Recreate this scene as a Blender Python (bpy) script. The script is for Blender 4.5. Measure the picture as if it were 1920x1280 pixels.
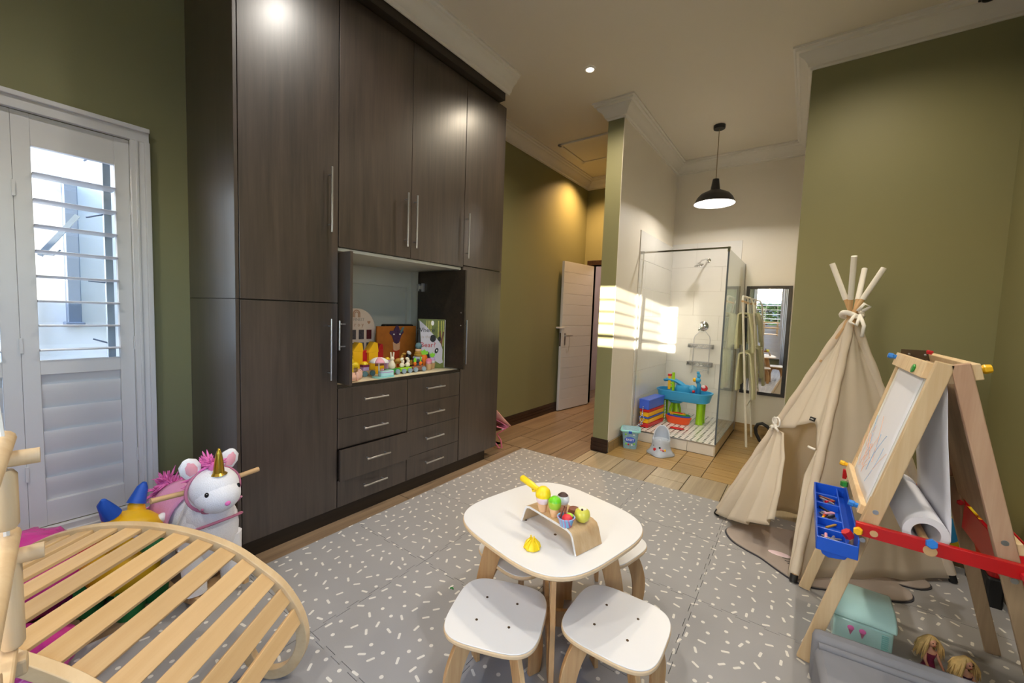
import bpy, bmesh, math, random
from mathutils import Vector, Matrix
random.seed(7)
sc = bpy.context.scene
for _o in list(bpy.data.objects):
    bpy.data.objects.remove(_o)

# ------------------------------------------------------------------ camera
def camera():
    yaw, pit, rol = math.radians(36.029), math.radians(3.984), math.radians(2.031)
    f = Vector((-math.sin(yaw) * math.cos(pit), math.cos(yaw) * math.cos(pit), -math.sin(pit)))
    r = Vector((math.cos(yaw), math.sin(yaw), 0)); u = r.cross(f)
    c, s = math.cos(rol), math.sin(rol)
    r2 = c * r + s * u; u2 = -s * r + c * u
    m = Matrix((r2, u2, -f)).transposed().to_4x4(); m.translation = Vector((0, 0, 1.31))
    cd = bpy.data.cameras.new('camera'); cd.sensor_width = 36; cd.lens = 756.6 / 1920 * 36
    cd.clip_start = 0.02; cd.clip_end = 200
    o = bpy.data.objects.new('camera', cd); sc.collection.objects.link(o); o.matrix_world = m
    sc.camera = o
camera()
sc.view_settings.view_transform = 'Standard'; sc.view_settings.look = 'None'
sc.view_settings.gamma = 1; sc.view_settings.use_curve_mapping = False
sc.view_settings.exposure = 0.0
sc.cycles.use_denoising = True

# ------------------------------------------------------------------ world, sun, lamps
def world(strength):
    w = bpy.data.worlds.new('world'); sc.world = w; w.use_nodes = True
    nt = w.node_tree; bg = nt.nodes['Background']
    sk = nt.nodes.new('ShaderNodeTexSky'); sk.sky_type = 'NISHITA'; sk.sun_disc = False
    sk.sun_elevation = math.radians(22); sk.sun_rotation = math.radians(187)
    nt.links.new(sk.outputs[0], bg.inputs[0]); bg.inputs[1].default_value = strength
world(3.0)
def light(name, kind, loc, energy, color, d=(0, 0, -1), **kw):
    l = bpy.data.lights.new(name, kind); l.energy = energy; l.color = color
    for k, v in kw.items(): setattr(l, k, v)
    o = bpy.data.objects.new(name, l); sc.collection.objects.link(o)
    o.location = loc; o.rotation_euler = Vector(d).to_track_quat('-Z', 'Y').to_euler()
    return o
light('sun', 'SUN', (3, -12, 4), 42.0, (1.0, 0.88, 0.66), d=(-0.12, 1.0, -0.078), angle=math.radians(0.35))
WARM = (1.0, 0.92, 0.80); HALL = (1.0, 0.60, 0.26)
CEIL = 3.275
DOWN = [(-1.537, 3.04), (-1.5, 1.30), (-1.5, -0.5), (0.25, 1.30), (0.25, 2.85), (0.25, -0.5)]
for x, y in DOWN:
    light('downlight_beam', 'SPOT', (x, y, CEIL - 0.012), (135 if x < 0 else 80) if y > 2.5 else 76, (1.0, 0.85, 0.64) if y > 2.5 else (1.0, 0.94, 0.85), spot_size=math.radians(150), spot_blend=0.9, shadow_soft_size=0.035)
light('hall_beam', 'SPOT', (-2.40, 4.95, CEIL - 0.012), 190, HALL, spot_size=math.radians(130), spot_blend=0.9, shadow_soft_size=0.035)
light('pendant_bulb', 'POINT', (-0.851, 4.602, 2.555), 60, (1.0, 0.95, 0.88), shadow_soft_size=0.04)
light('passage_light', 'POINT', (-1.9, 6.2, 2.3), 16, (1.0, 0.75, 0.6), shadow_soft_size=0.1)

def portal(loc, sx, sy, d):
    o = light('window_portal', 'AREA', loc, 0, (1, 1, 1), d=d, shape='RECTANGLE', size=sx, size_y=sy)
    o.data.cycles.is_portal = True
    return o
portal((-3.02, -0.2, 1.2), 1.7, 2.0, (1, 0, 0))
portal((-0.79, -1.50, 1.2), 0.7, 1.9, (0, 1, 0))
portal((1.10, -0.40, 1.25), 1.4, 2.0, (-1, 0, 0))

# ------------------------------------------------------------------ materials
def lin(h):
    h = h.lstrip('#'); v = [int(h[i:i + 2], 16) / 255 for i in (0, 2, 4)]
    return tuple((c / 12.92 if c <= 0.04045 else ((c + 0.055) / 1.055) ** 2.4) for c in v) + (1,)
MATS = {}
class NT:
    def __init__(s, nt): s.nt = nt
    def n(s, t, ins=None, **kw):
        n = s.nt.nodes.new(t)
        for k, v in kw.items(): setattr(n, k, v)
        for k, v in (ins or {}).items():
            i = n.inputs[k]
            if isinstance(v, bpy.types.NodeSocket): s.nt.links.new(v, i)
            else: i.default_value = v
        return n
    def m(s, op, a, b=0.0, c=0.0):
        return s.n('ShaderNodeMath', {0: a, 1: b, 2: c}, operation=op).outputs[0]
    def mix(s, f, a, b):
        n = s.n('ShaderNodeMix', data_type='RGBA'); 
        for i, v in ((0, f), (6, a), (7, b)):
            if isinstance(v, bpy.types.NodeSocket): s.nt.links.new(v, n.inputs[i])
            else: n.inputs[i].default_value = v
        return n.outputs[2]
def newmat(name, rough=0.5, metal=0.0, spec=0.5, coat=0.0):
    m = bpy.data.materials.new(name); m.use_nodes = True
    t = NT(m.node_tree); b = m.node_tree.nodes['Principled BSDF']
    b.inputs['Roughness'].default_value = rough; b.inputs['Metallic'].default_value = metal
    b.inputs['Specular IOR Level'].default_value = spec; b.inputs['Coat Weight'].default_value = coat
    MATS[name] = m
    return m, t, b
def bump(t, b, h, dist=0.002, strength=0.5):
    n = t.n('ShaderNodeBump', {'Height': h, 'Distance': dist, 'Strength': strength})
    t.nt.links.new(n.outputs[0], b.inputs['Normal'])
def plain(name, col, rough=0.5, metal=0.0, spec=0.5, coat=0.0, var=0.06, scale=14.0, bmp=0.0, bscale=200.0):
    m, t, b = newmat(name, rough, metal, spec, coat)
    c = lin(col); tc = t.n('ShaderNodeTexCoord').outputs['Object']
    no = t.n('ShaderNodeTexNoise', {'Vector': tc, 'Scale': scale, 'Detail': 3.0}).outputs[0]
    lo = tuple(x * (1 - var) for x in c[:3]) + (1,); hi = tuple(min(1, x * (1 + var)) for x in c[:3]) + (1,)
    t.nt.links.new(t.mix(no, lo, hi), b.inputs['Base Color'])
    if bmp:
        n2 = t.n('ShaderNodeTexNoise', {'Vector': tc, 'Scale': bscale, 'Detail': 2.0}).outputs[0]
        bump(t, b, n2, bmp, 0.6)
    return m
def wood(name, c1, c2, rough=0.45, axis='Z', scale=1.0, coat=0.0, var=True, stretch=0.05, bmp=0.0004):
    """streaky grain running along one axis of the object"""
    m, t, b = newmat(name, rough, 0, 0.5, coat)
    tc = t.n('ShaderNodeTexCoord').outputs['Object']
    s = {'X': (stretch, 1, 1), 'Y': (1, stretch, 1), 'Z': (1, 1, stretch)}[axis]
    mp = t.n('ShaderNodeMapping', {'Vector': tc, 'Scale': tuple(v * scale for v in s)}).outputs[0]
    n1 = t.n('ShaderNodeTexNoise', {'Vector': mp, 'Scale': 38.0, 'Detail': 5.0, 'Roughness': 0.65, 'Distortion': 0.3}).outputs[0]
    n2 = t.n('ShaderNodeTexNoise', {'Vector': mp, 'Scale': 7.0, 'Detail': 2.0, 'Distortion': 1.2}).outputs[0]
    f = t.m('ADD', t.m('MULTIPLY', n1, 0.6), t.m('MULTIPLY', n2, 0.5))
    f = t.n('ShaderNodeMapRange', {'Value': f, 'From Min': 0.35, 'From Max': 0.75}).outputs[0]
    col = t.mix(f, lin(c1), lin(c2))
    if var:
        rnd = t.n('ShaderNodeObjectInfo').outputs['Random']
        hs = t.n('ShaderNodeHueSaturation', {'Value': t.n('ShaderNodeMapRange', {'Value': rnd, 'To Min': 0.88, 'To Max': 1.1}).outputs[0], 'Color': col})
        col = hs.outputs[0]
    t.nt.links.new(col, b.inputs['Base Color'])
    if bmp: bump(t, b, n1, bmp, 0.5)
    return m

plain('green_wall', '#827f59', 0.55, var=0.03, scale=3, bmp=0.0004, bscale=120)
plain('white_wall', '#e4dccd', 0.5, var=0.02, scale=3)
plain('ceiling_white', '#ddd4c3', 0.7, var=0.02, scale=2)
plain('cornice_white', '#dcd6ca', 0.5, var=0.02)
plain('shutter_white', '#d4d3d4', 0.32, var=0.02)
plain('passage_wall', '#c9c0c4', 0.6, var=0.02)
wood('wenge', '#231c18', '#4c3e35', 0.40, 'Z', 1.4, coat=1.0, var=False)
MATS['wenge'].node_tree.nodes['Principled BSDF'].inputs['Coat Roughness'].default_value = 0.30
wood('wenge_dark', '#171310', '#33291f', 0.4, 'Y', 1.4, var=False)
wood('skirting_dark', '#1c130e', '#43291a', 0.4, 'Y', 1.6, var=False)
plain('melamine', '#c9c8bd', 0.45, var=0.02)
plain('shelf_cream', '#dccfae', 0.45, var=0.04)
plain('steel', '#c2c2c4', 0.28, 1.0, var=0.02)
plain('chrome', '#dadada', 0.08, 1.0, var=0.02)
wood('plank_hall', '#6b5744', '#9b8368', 0.32, 'Y', 0.8)
wood('plank_pale', '#8f7d63', '#b9a98d', 0.3, 'Y', 0.8)
wood('tile_gold', '#86683a', '#bf9f66', 0.33, 'X', 0.9)
wood('tile_goldy', '#7d6136', '#b59a68', 0.33, 'Y', 0.9)
plain('grout', '#4d4335', 0.8)
plain('tile_white', '#e8e5df', 0.12, var=0.015)
plain('grout_white', '#c4bdb2', 0.7)
plain('tray_side', '#d8d4cc', 0.2)
wood('tray_wood', '#a08a66', '#cbb892', 0.3, 'Y', 1)
plain('table_white', '#dfdedd', 0.3, var=0.012)
wood('ply', '#ab7d4c', '#d9b583', 0.42, 'Z', 0.8)
wood('ply_face', '#c39c6c', '#dfc398', 0.42, 'Z', 1.0, bmp=0.0002)
plain('ply_edge', '#d9bd96', 0.5, var=0.1, scale=60)
wood('arch_slat', '#c59a63', '#e2c08c', 0.42, 'X', 0.5, bmp=0.0002)
wood('arch_rail', '#cdaa7a', '#e6cba0', 0.42, 'X', 0.5)
wood('pine', '#cfac7e', '#e8d0a8', 0.5, 'Z', 0.8)
wood('pine_grey', '#8c7357', '#b79d7b', 0.5, 'Z', 0.8)
wood('pine_pink', '#b88f72', '#d8b698', 0.5, 'Z', 0.8)
plain('canvas', '#ede4d3', 0.85, var=0.04, scale=8, bmp=0.0005, bscale=400)
plain('tie_white', '#e9e4da', 0.8)
plain('rubber_black', '#18181a', 0.5)
plain('black_frame', '#1d1c20', 0.35)
plain('shade_black', '#25272c', 0.35)
plain('shade_white', '#efece6', 0.5)
plain('towel', '#d0cda9', 0.95, var=0.1, scale=30, bmp=0.003, bscale=300)
plain('rack_white', '#e3ddcf', 0.4)
plain('paper', '#e8e8ee', 0.7, var=0.01)
plain('red_paint', '#c01518', 0.3)
plain('blue_plastic', '#1956c8', 0.3)
plain('blue_lid', '#3f63d6', 0.3)
plain('red_plastic', '#c9202a', 0.3)
plain('yellow_plastic', '#f0b91a', 0.3)
plain('green_clip', '#1b7f3c', 0.3)
plain('blue_clip', '#2b7ed8', 0.3)
plain('orange_plastic', '#ef5a1e', 0.3)
plain('sky_plastic', '#3fa6dc', 0.3)
plain('lime_plastic', '#9bd01b', 0.3)
plain('green_plastic', '#2f8f3a', 0.3)
plain('potty_grey', '#b9c3d2', 0.22, var=0.02)
plain('aqua_plastic', '#8fd0cf', 0.3)
plain('mint', '#bbe6e3', 0.15, coat=0.3, var=0.02)
plain('grey_velvet', '#85868d', 0.9, var=0.06, scale=20)
plain('rug_fur', '#a3978f', 0.95, var=0.1, scale=9, bmp=0.002, bscale=250)
plain('rug_dark', '#3c3b42', 0.95)
plain('plush_white', '#eeedf1', 0.95, var=0.05, scale=40, bmp=0.003, bscale=260)
plain('plush_pink', '#e39bc2', 0.9, var=0.08, scale=30, bmp=0.003, bscale=260)
plain('fur_pink', '#e878bd', 0.9, var=0.15, scale=40)
plain('strap_pink', '#b9708c', 0.6)
plain('gold', '#c9a53f', 0.25, 0.9, var=0.2, scale=80)
plain('eye_black', '#101014', 0.1)
plain('eye_white', '#f2f2f2', 0.3)
plain('hopper_yellow', '#e6b414', 0.45)
plain('hopper_blue', '#1450b4', 0.45)
plain('hopper_green', '#1d6b37', 0.45)
plain('foil_pink', '#d8409c', 0.2, var=0.3, scale=9)
plain('hair_blonde', '#d8b878', 0.5, var=0.35, scale=60)
plain('skin', '#d9a184', 0.5)
plain('doll_skin', '#e7b9a4', 0.55)
plain('dress_wine', '#7a2148', 0.4, var=0.6, scale=300)
plain('rope_white', '#e6e2d8', 0.9)
plain('toy_wood', '#cfa878', 0.5, var=0.08, scale=30)
plain('toy_brown', '#8a5a44', 0.5)
plain('wheel_grey', '#8a9fae', 0.45)
plain('cream_toy', '#ece2c8', 0.5)
plain('pink_soft', '#eba6b4', 0.5)
plain('lilac', '#c3a5cf', 0.5)
plain('teal_dull', '#62858a', 0.5)
plain('mustard', '#b58a34', 0.5)
plain('slate', '#4d5862', 0.5)
plain('lime_leaf', '#84cf2c', 0.5)
plain('carrot', '#ef7a1a', 0.5)
plain('photo_dark', '#4a4448', 0.5, var=0.8, scale=70)
plain('photo_red', '#5e1c20', 0.5, var=0.6, scale=70)
plain('board_cream', '#e2cdb8', 0.6, var=0.03)
plain('print_tan', '#b98a68', 0.6)
plain('print_grey', '#a8988a', 0.6)
plain('print_black', '#1a1a1c', 0.6)
plain('print_red', '#b02a2c', 0.6)
plain('print_white', '#eeeeea', 0.6)
plain('vent_black', '#101010', 0.3)
plain('bulb_metal', '#9a8a6a', 0.4, 0.7)
plain('brass_dark', '#5a4a36', 0.4, 0.8)
plain('curtain_white', '#dedbd6', 0.9, var=0.03, bmp=0.001)
plain('ext_wall', '#e4e6ea', 0.8)
plain('ext_dark', '#5d6a7d', 0.5)
plain('alu_frame', '#8b97a3', 0.4, 0.3)
plain('leaf_green', '#4b6b2e', 0.7, var=0.6, scale=8)
plain('soil', '#6b5c48', 0.9, var=0.2, scale=2)
plain('orange_canvas', '#b4691f', 0.6, var=0.35, scale=14)
plain('giraffe_purple', '#4a2f52', 0.6, var=0.7, scale=50)
plain('giraffe_peach', '#e0b088', 0.6, var=0.2, scale=50)
plain('giraffe_red', '#c23a14', 0.6, var=0.3, scale=30)
plain('book_green', '#66702c', 0.35, var=0.7, scale=16)
plain('book_brown', '#6a3a22', 0.4, var=0.3, scale=30)
plain('book_yellow', '#bdb850', 0.4, var=0.3, scale=60)
plain('panda_grey', '#c3bec4', 0.4, var=0.05)
plain('cone_beige', '#e6b98c', 0.4, var=0.05)
plain('pale_pink', '#ebd3da', 0.35)
plain('pear_green', '#a4ca3a', 0.25, var=0.15, scale=30)
plain('leaf_bright', '#6cc41c', 0.3)
plain('lemon', '#d3cd4e', 0.3, var=0.12, scale=30)
plain('toy_yellow', '#f0cf1e', 0.35)
plain('choc', '#7a4530', 0.5, var=0.2, scale=80)
plain('choc_dark', '#3a201c', 0.5)
plain('berry', '#d8323c', 0.35, var=0.2, scale=50)
plain('crayon_silver', '#8a8890', 0.4, 0.3, var=0.5, scale=120)
plain('print_blue', '#8fb4d8', 0.7)
plain('print_peach', '#e2b49c', 0.7)
plain('plate_print', '#8fb7c9', 0.4, var=0.4, scale=60)
plain('curry_light', '#f3efe4', 0.5)
plain('bag_yellow', '#e8c41a', 0.7, var=0.1, scale=20)
plain('bag_blue', '#1d7fae', 0.7)
plain('bag_green', '#7d8f2e', 0.7)
plain('bag_orange', '#ef8a1e', 0.7, var=0.2, scale=20)
plain('stroller_pink', '#d9748a', 0.4)
plain('stroller_fabric', '#eaa898', 0.8, var=0.08)

def striped(name, c1, c2, freq, axis=2, duty=0.5, rough=0.5):
    m, t, b = newmat(name, rough)
    tc = t.n('ShaderNodeTexCoord').outputs['Object']
    v = t.n('ShaderNodeSeparateXYZ', {0: tc}).outputs[axis]
    f = t.m('GREATER_THAN', t.m('FRACT', t.m('MULTIPLY', v, freq)), duty)
    t.nt.links.new(t.mix(f, lin(c1), lin(c2)), b.inputs['Base Color'])
striped('cup_blue', '#7fb3d8', '#c46f9a', 90, 0, 0.7)
striped('rope_braid', '#eeeef2', '#4b5fa0', 55, 2, 0.5)
striped('ply_layers', '#d9b98c', '#a97f52', 260, 2, 0.6)

def glass(name, tint, rough=0.0, refl=0.08):
    m = bpy.data.materials.new(name); m.use_nodes = True; t = NT(m.node_tree)
    for n in list(m.node_tree.nodes):
        if n.type == 'BSDF_PRINCIPLED': m.node_tree.nodes.remove(n)
    out = [n for n in m.node_tree.nodes if n.type == 'OUTPUT_MATERIAL'][0]
    tr = t.n('ShaderNodeBsdfTransparent', {'Color': tint}); gl = t.n('ShaderNodeBsdfGlossy', {'Roughness': rough})
    bf = t.n("ShaderNodeNewGeometry").outputs["Backfacing"]
    fr = t.n("ShaderNodeFresnel", {"IOR": t.m("ADD", 1.5, t.m("MULTIPLY", bf, 1 / 1.5 - 1.5))}).outputs[0]
    mx = t.n('ShaderNodeMixShader', {0: fr, 1: tr.outputs[0], 2: gl.outputs[0]})
    t.nt.links.new(mx.outputs[0], out.inputs[0]); MATS[name] = m
glass('shower_glass', (0.93, 0.97, 0.95, 1)); glass('window_glass', (0.95, 0.97, 1, 1))
def emis(name, col, s):
    m, t, b = newmat(name, 0.5); b.inputs['Base Color'].default_value = lin(col)
    b.inputs['Emission Color'].default_value = lin(col); b.inputs['Emission Strength'].default_value = s
emis('lamp_glow', '#fff6e6', 12); emis('bulb_glow', '#fff2dc', 8)
m, t, b = newmat('mirror_silver', 0.0, 1.0); b.inputs['Base Color'].default_value = (0.9, 0.9, 0.9, 1)
m, t, b = newmat('clear_plastic', 0.1); b.inputs['Base Color'].default_value = lin('#cfdfe0'); b.inputs['Alpha'].default_value = 0.45

def mat_confetti():
    m, t, b = newmat('foam_confetti', 0.55)
    tc = t.n('ShaderNodeTexCoord').outputs['Object']
    S = 14.6
    v = t.n('ShaderNodeTexVoronoi', {'Vector': tc, 'Scale': S, 'Randomness': 0.55}, voronoi_dimensions='2D', feature='F1')
    # offset from the cell's point, in metres
    d = t.n('ShaderNodeVectorMath', {0: tc, 1: v.outputs['Position']}, operation='SUBTRACT').outputs[0]
    # position output is in scaled space for older builds: divide it
    pos = t.n('ShaderNodeVectorMath', {0: v.outputs['Position'], 'Scale': 1.0}, operation='SCALE').outputs[0]
    d = t.n('ShaderNodeVectorMath', {0: tc, 1: pos}, operation='SUBTRACT').outputs[0]
    cs = t.n('ShaderNodeSeparateColor', {0: v.outputs['Color']})
    ang = t.m('MULTIPLY', cs.outputs[0], 6.2832)
    dr = t.n('ShaderNodeVectorRotate', {'Vector': d, 'Angle': ang}, rotation_type='Z_AXIS').outputs[0]
    sx = t.n('ShaderNodeSeparateXYZ', {0: dr})
    L = t.m('MULTIPLY', t.m('GREATER_THAN', cs.outputs[1], 0.45), 0.0108)
    ax = t.m('MAXIMUM', t.m('SUBTRACT', t.m('ABSOLUTE', sx.outputs[0]), L), 0.0)
    rr = t.m('SQRT', t.m('ADD', t.m('MULTIPLY', ax, ax), t.m('MULTIPLY', sx.outputs[1], sx.outputs[1])))
    R = t.m('SUBTRACT', 0.0078, t.m('MULTIPLY', t.m('GREATER_THAN', cs.outputs[1], 0.45), 0.0028))
    f = t.m('LESS_THAN', rr, R)
    no = t.n('ShaderNodeTexNoise', {'Vector': tc, 'Scale': 2.5, 'Detail': 3.0}).outputs[0]
    base = t.mix(no, lin('#8f8e8f'), lin('#a3a2a2'))
    t.nt.links.new(t.mix(f, base, lin('#dcd9d2')), b.inputs['Base Color'])
    n2 = t.n('ShaderNodeTexNoise', {'Vector': tc, 'Scale': 260.0}).outputs[0]
    bump(t, b, n2, 0.0006, 0.5)
mat_confetti()
def mat_mosaic():
    m, t, b = newmat('mosaic', 0.2)
    tc = t.n('ShaderNodeTexCoord').outputs['Object']
    s = t.n('ShaderNodeSeparateXYZ', {0: tc}); P = 0.056
    x = t.m('MULTIPLY', s.outputs[0], 1 / P); y = t.m('MULTIPLY', s.outputs[1], 1 / P)
    fx = t.m('ABSOLUTE', t.m('SUBTRACT', t.m('FRACT', x), 0.5)); fy = t.m('ABSOLUTE', t.m('SUBTRACT', t.m('FRACT', y), 0.5))
    dot = t.m('LESS_THAN', t.m('ADD', fx, fy), 0.30)
    gr = t.m('GREATER_THAN', t.m('MAXIMUM', fx, fy), 0.485)
    c = t.mix(gr, lin('#e6e4e0'), lin('#a9a49c')); c = t.mix(dot, c, lin('#17171a'))
    t.nt.links.new(c, b.inputs['Base Color'])
mat_mosaic()

# ------------------------------------------------------------------ mesh helpers
def B(): return bmesh.new()
def I3(): return Matrix.Identity(3)
def obox(bm, c, s, M=None):
    M = M or I3(); c = Vector(c); vs = []
    for dx in (-.5, .5):
        for dy in (-.5, .5):
            for dz in (-.5, .5):
                vs.append(bm.verts.new(c + M @ Vector((dx * s[0], dy * s[1], dz * s[2]))))
    for f in ((0, 1, 3, 2), (4, 6, 7, 5), (0, 4, 5, 1), (2, 3, 7, 6), (0, 2, 6, 4), (1, 5, 7, 3)):
        bm.faces.new([vs[i] for i in f])
    return bm
def box(bm, x0, x1, y0, y1, z0, z1):
    return obox(bm, ((x0 + x1) / 2, (y0 + y1) / 2, (z0 + z1) / 2), (abs(x1 - x0), abs(y1 - y0), abs(z1 - z0)))
def beam(bm, p0, p1, w, t, side=(0, 1, 0)):
    """rectangular bar from p0 to p1, w measured along `side`, t across"""
    p0, p1 = Vector(p0), Vector(p1); d = p1 - p0; L = d.length; d.normalize()
    s = Vector(side); s = (s - d * s.dot(d)).normalized(); n = d.cross(s)
    return obox(bm, (p0 + p1) / 2, (w, t, L), Matrix((s, n, d)).transposed())
def tube(bm, pts, r, seg=8, closed=False, cap=True):
    pts = [Vector(p) for p in pts]; n = len(pts)
    rs = r if isinstance(r, (list, tuple)) else [r] * n
    rings = []; up = None
    for i in range(n):
        if closed: d = pts[(i + 1) % n] - pts[i - 1]
        else: d = pts[min(i + 1, n - 1)] - pts[max(i - 1, 0)]
        d = d.normalized() if d.length > 1e-9 else Vector((0, 0, 1))
        if up is None:
            up = Vector((0, 0, 1)) if abs(d.z) < 0.9 else Vector((1, 0, 0))
        up = (up - d * up.dot(d)).normalized(); s = d.cross(up)
        rings.append([bm.verts.new(pts[i] + (up * math.cos(a) + s * math.sin(a)) * rs[i]) for a in [2 * math.pi * k / seg for k in range(seg)]])
    for i in range(n if closed else n - 1):
        a, b2 = rings[i], rings[(i + 1) % n]
        for k in range(seg):
            bm.faces.new((a[k], b2[k], b2[(k + 1) % seg], a[(k + 1) % seg]))
    if cap and not closed:
        bm.faces.new(rings[0]); bm.faces.new(rings[-1][::-1])
    return bm
def cyl(bm, p0, p1, r, seg=14): return tube(bm, [p0, p1], r, seg)
def lathe(bm, prof, c=(0, 0, 0), seg=24, M=None, sx=1.0, sy=1.0, cap=True):
    M = M or I3(); c = Vector(c); rings = []
    for r, z in prof:
        rings.append([bm.verts.new(c + M @ Vector((r * sx * math.cos(2 * math.pi * k / seg), r * sy * math.sin(2 * math.pi * k / seg), z))) for k in range(seg)])
    for a, b2 in zip(rings, rings[1:]):
        for k in range(seg): bm.faces.new((a[k], a[(k + 1) % seg], b2[(k + 1) % seg], b2[k]))
    if cap:
        bm.faces.new(rings[0][::-1]); bm.faces.new(rings[-1])
    return bm
def ell(bm, c, r, M=None, seg=14, rings=9):
    if not isinstance(r, (list, tuple)): r = (r, r, r)
    M = M or I3(); c = Vector(c)
    g = [[bm.verts.new(c + M @ Vector((r[0] * math.sin(t) * math.cos(p), r[1] * math.sin(t) * math.sin(p), r[2] * math.cos(t))))
          for p in [2 * math.pi * k / seg for k in range(seg)]] for t in [math.pi * (j + 1) / (rings + 1) for j in range(rings)]]
    a = bm.verts.new(c + M @ Vector((0, 0, r[2]))); z = bm.verts.new(c + M @ Vector((0, 0, -r[2])))
    for j in range(rings - 1):
        for k in range(seg): bm.faces.new((g[j][k], g[j + 1][k], g[j + 1][(k + 1) % seg], g[j][(k + 1) % seg]))
    for k in range(seg):
        bm.faces.new((a, g[0][k], g[0][(k + 1) % seg])); bm.faces.new((z, g[-1][(k + 1) % seg], g[-1][k]))
    return bm
def prism(bm, poly, o, u, v, depth):
    """polygon (list of 2-tuples) in plane o+u,v extruded along u x v by depth, centred on the plane"""
    o, u, v = Vector(o), Vector(u), Vector(v); n = u.cross(v).normalized()
    a = [bm.verts.new(o + u * p[0] + v * p[1] + n * depth / 2) for p in poly]
    b2 = [bm.verts.new(o + u * p[0] + v * p[1] - n * depth / 2) for p in poly]
    bm.faces.new(a); bm.faces.new(b2[::-1]); k = len(poly)
    for i in range(k): bm.faces.new((a[i], b2[i], b2[(i + 1) % k], a[(i + 1) % k]))
    return bm
def strip(bm, A, C, o, u, v, depth):
    """band between two open polylines A and C (same length) extruded"""
    o, u, v = Vector(o), Vector(u), Vector(v); n = u.cross(v).normalized()
    P = lambda p, s: bm.verts.new(o + u * p[0] + v * p[1] + n * s * depth / 2)
    a1 = [P(p, 1) for p in A]; a0 = [P(p, -1) for p in A]; c1 = [P(p, 1) for p in C]; c0 = [P(p, -1) for p in C]
    for i in range(len(A) - 1):
        for q in ((a1[i], c1[i], c1[i + 1], a1[i + 1]), (a0[i + 1], c0[i + 1], c0[i], a0[i]), (a1[i + 1], a0[i + 1], a0[i], a1[i]), (c1[i], c0[i], c0[i + 1], c1[i + 1])):
            bm.faces.new(q)
    bm.faces.new((a1[0], a0[0], c0[0], c1[0])); bm.faces.new((a1[-1], c1[-1], c0[-1], a0[-1]))
    return bm
def sheet(bm, rows, thick=0.0):
    g = [[bm.verts.new(Vector(p)) for p in r] for r in rows]
    for i in range(len(g) - 1):
        for j in range(len(g[0]) - 1): bm.faces.new((g[i][j], g[i + 1][j], g[i + 1][j + 1], g[i][j + 1]))
    return bm
def rrect(w, h, r, n=6):
    out = []
    for cx, cy, a0 in ((w / 2 - r, h / 2 - r, 0), (-w / 2 + r, h / 2 - r, 90), (-w / 2 + r, -h / 2 + r, 180), (w / 2 - r, -h / 2 + r, 270)):
        for k in range(n + 1):
            a = math.radians(a0 + 90 * k / n); out.append((cx + r * math.cos(a), cy + r * math.sin(a)))
    return out
def squircle(a, p=3.2, n=48):
    out = []
    for k in range(n):
        t = 2 * math.pi * k / n; c, s = math.cos(t), math.sin(t)
        out.append((a * math.copysign(abs(c) ** (2 / p), c), a * math.copysign(abs(s) ** (2 / p), s)))
    return out
def wpos(o):
    v = Vector((0, 0, 0))
    while o is not None: v += o.location; o = o.parent
    return v
def obj(name, bm, mat, parent=None, smooth=False, bevel=0.0, solid=0.0, origin=None, label=None, sub=0, kind=None):
    """bm is in world coordinates; parents are unrotated while parts are added"""
    me = bpy.data.meshes.new(name)
    bmesh.ops.recalc_face_normals(bm, faces=bm.faces)
    org = Vector(origin) if origin is not None else (wpos(parent) if parent else None)
    if org is None:
        mn = [min(v.co[i] for v in bm.verts) for i in range(3)]; mx = [max(v.co[i] for v in bm.verts) for i in range(3)]
        org = Vector(((mn[0] + mx[0]) / 2, (mn[1] + mx[1]) / 2, mn[2]))
    bmesh.ops.translate(bm, verts=bm.verts, vec=-org)
    bm.to_mesh(me); bm.free()
    me.materials.append(MATS[mat])
    if smooth:
        me.polygons.foreach_set('use_smooth', [True] * len(me.polygons))
        if smooth is True: me.set_sharp_from_angle(angle=math.radians(42))
    o = bpy.data.objects.new(name, me); sc.collection.objects.link(o)
    o.location = org - (wpos(parent) if parent else Vector((0, 0, 0)))
    if parent: o.parent = parent
    if solid:
        md = o.modifiers.new('solid', 'SOLIDIFY'); md.thickness = solid; md.offset = 0
    if bevel:
        md = o.modifiers.new('bevel', 'BEVEL'); md.width = bevel; md.segments = 2; md.limit_method = 'ANGLE'; md.angle_limit = math.radians(40)
    if sub:
        md = o.modifiers.new('sub', 'SUBSURF'); md.levels = sub; md.render_levels = sub
    if label: o['label'] = label
    if kind: o['kind'] = kind
    return o
def thing(name, label, cat, loc=(0, 0, 0), group=None):
    o = bpy.data.objects.new(name, None); sc.collection.objects.link(o); o.location = loc
    o.empty_display_size = 0.05; o['label'] = label; o['category'] = cat
    if group: o['group'] = group
    return o
def tag(o, label, cat, group=None):
    o['label'] = label; o['category'] = cat
    if group: o['group'] = group
    return o
def struct(name, bm, mat, **kw): return obj(name, bm, mat, kind='structure', **kw)
def copy_tree(o, parent=None, loc=None, rz=None, label=None):
    c = o.copy(); sc.collection.objects.link(c); c.parent = parent
    if loc is not None: c.location = loc
    if rz is not None: c.rotation_euler.z = rz
    if label: c['label'] = label
    for ch in [x for x in o.children]: copy_tree(ch, c)
    return c
def rotz(a): return Matrix.Rotation(a, 3, 'Z')
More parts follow.
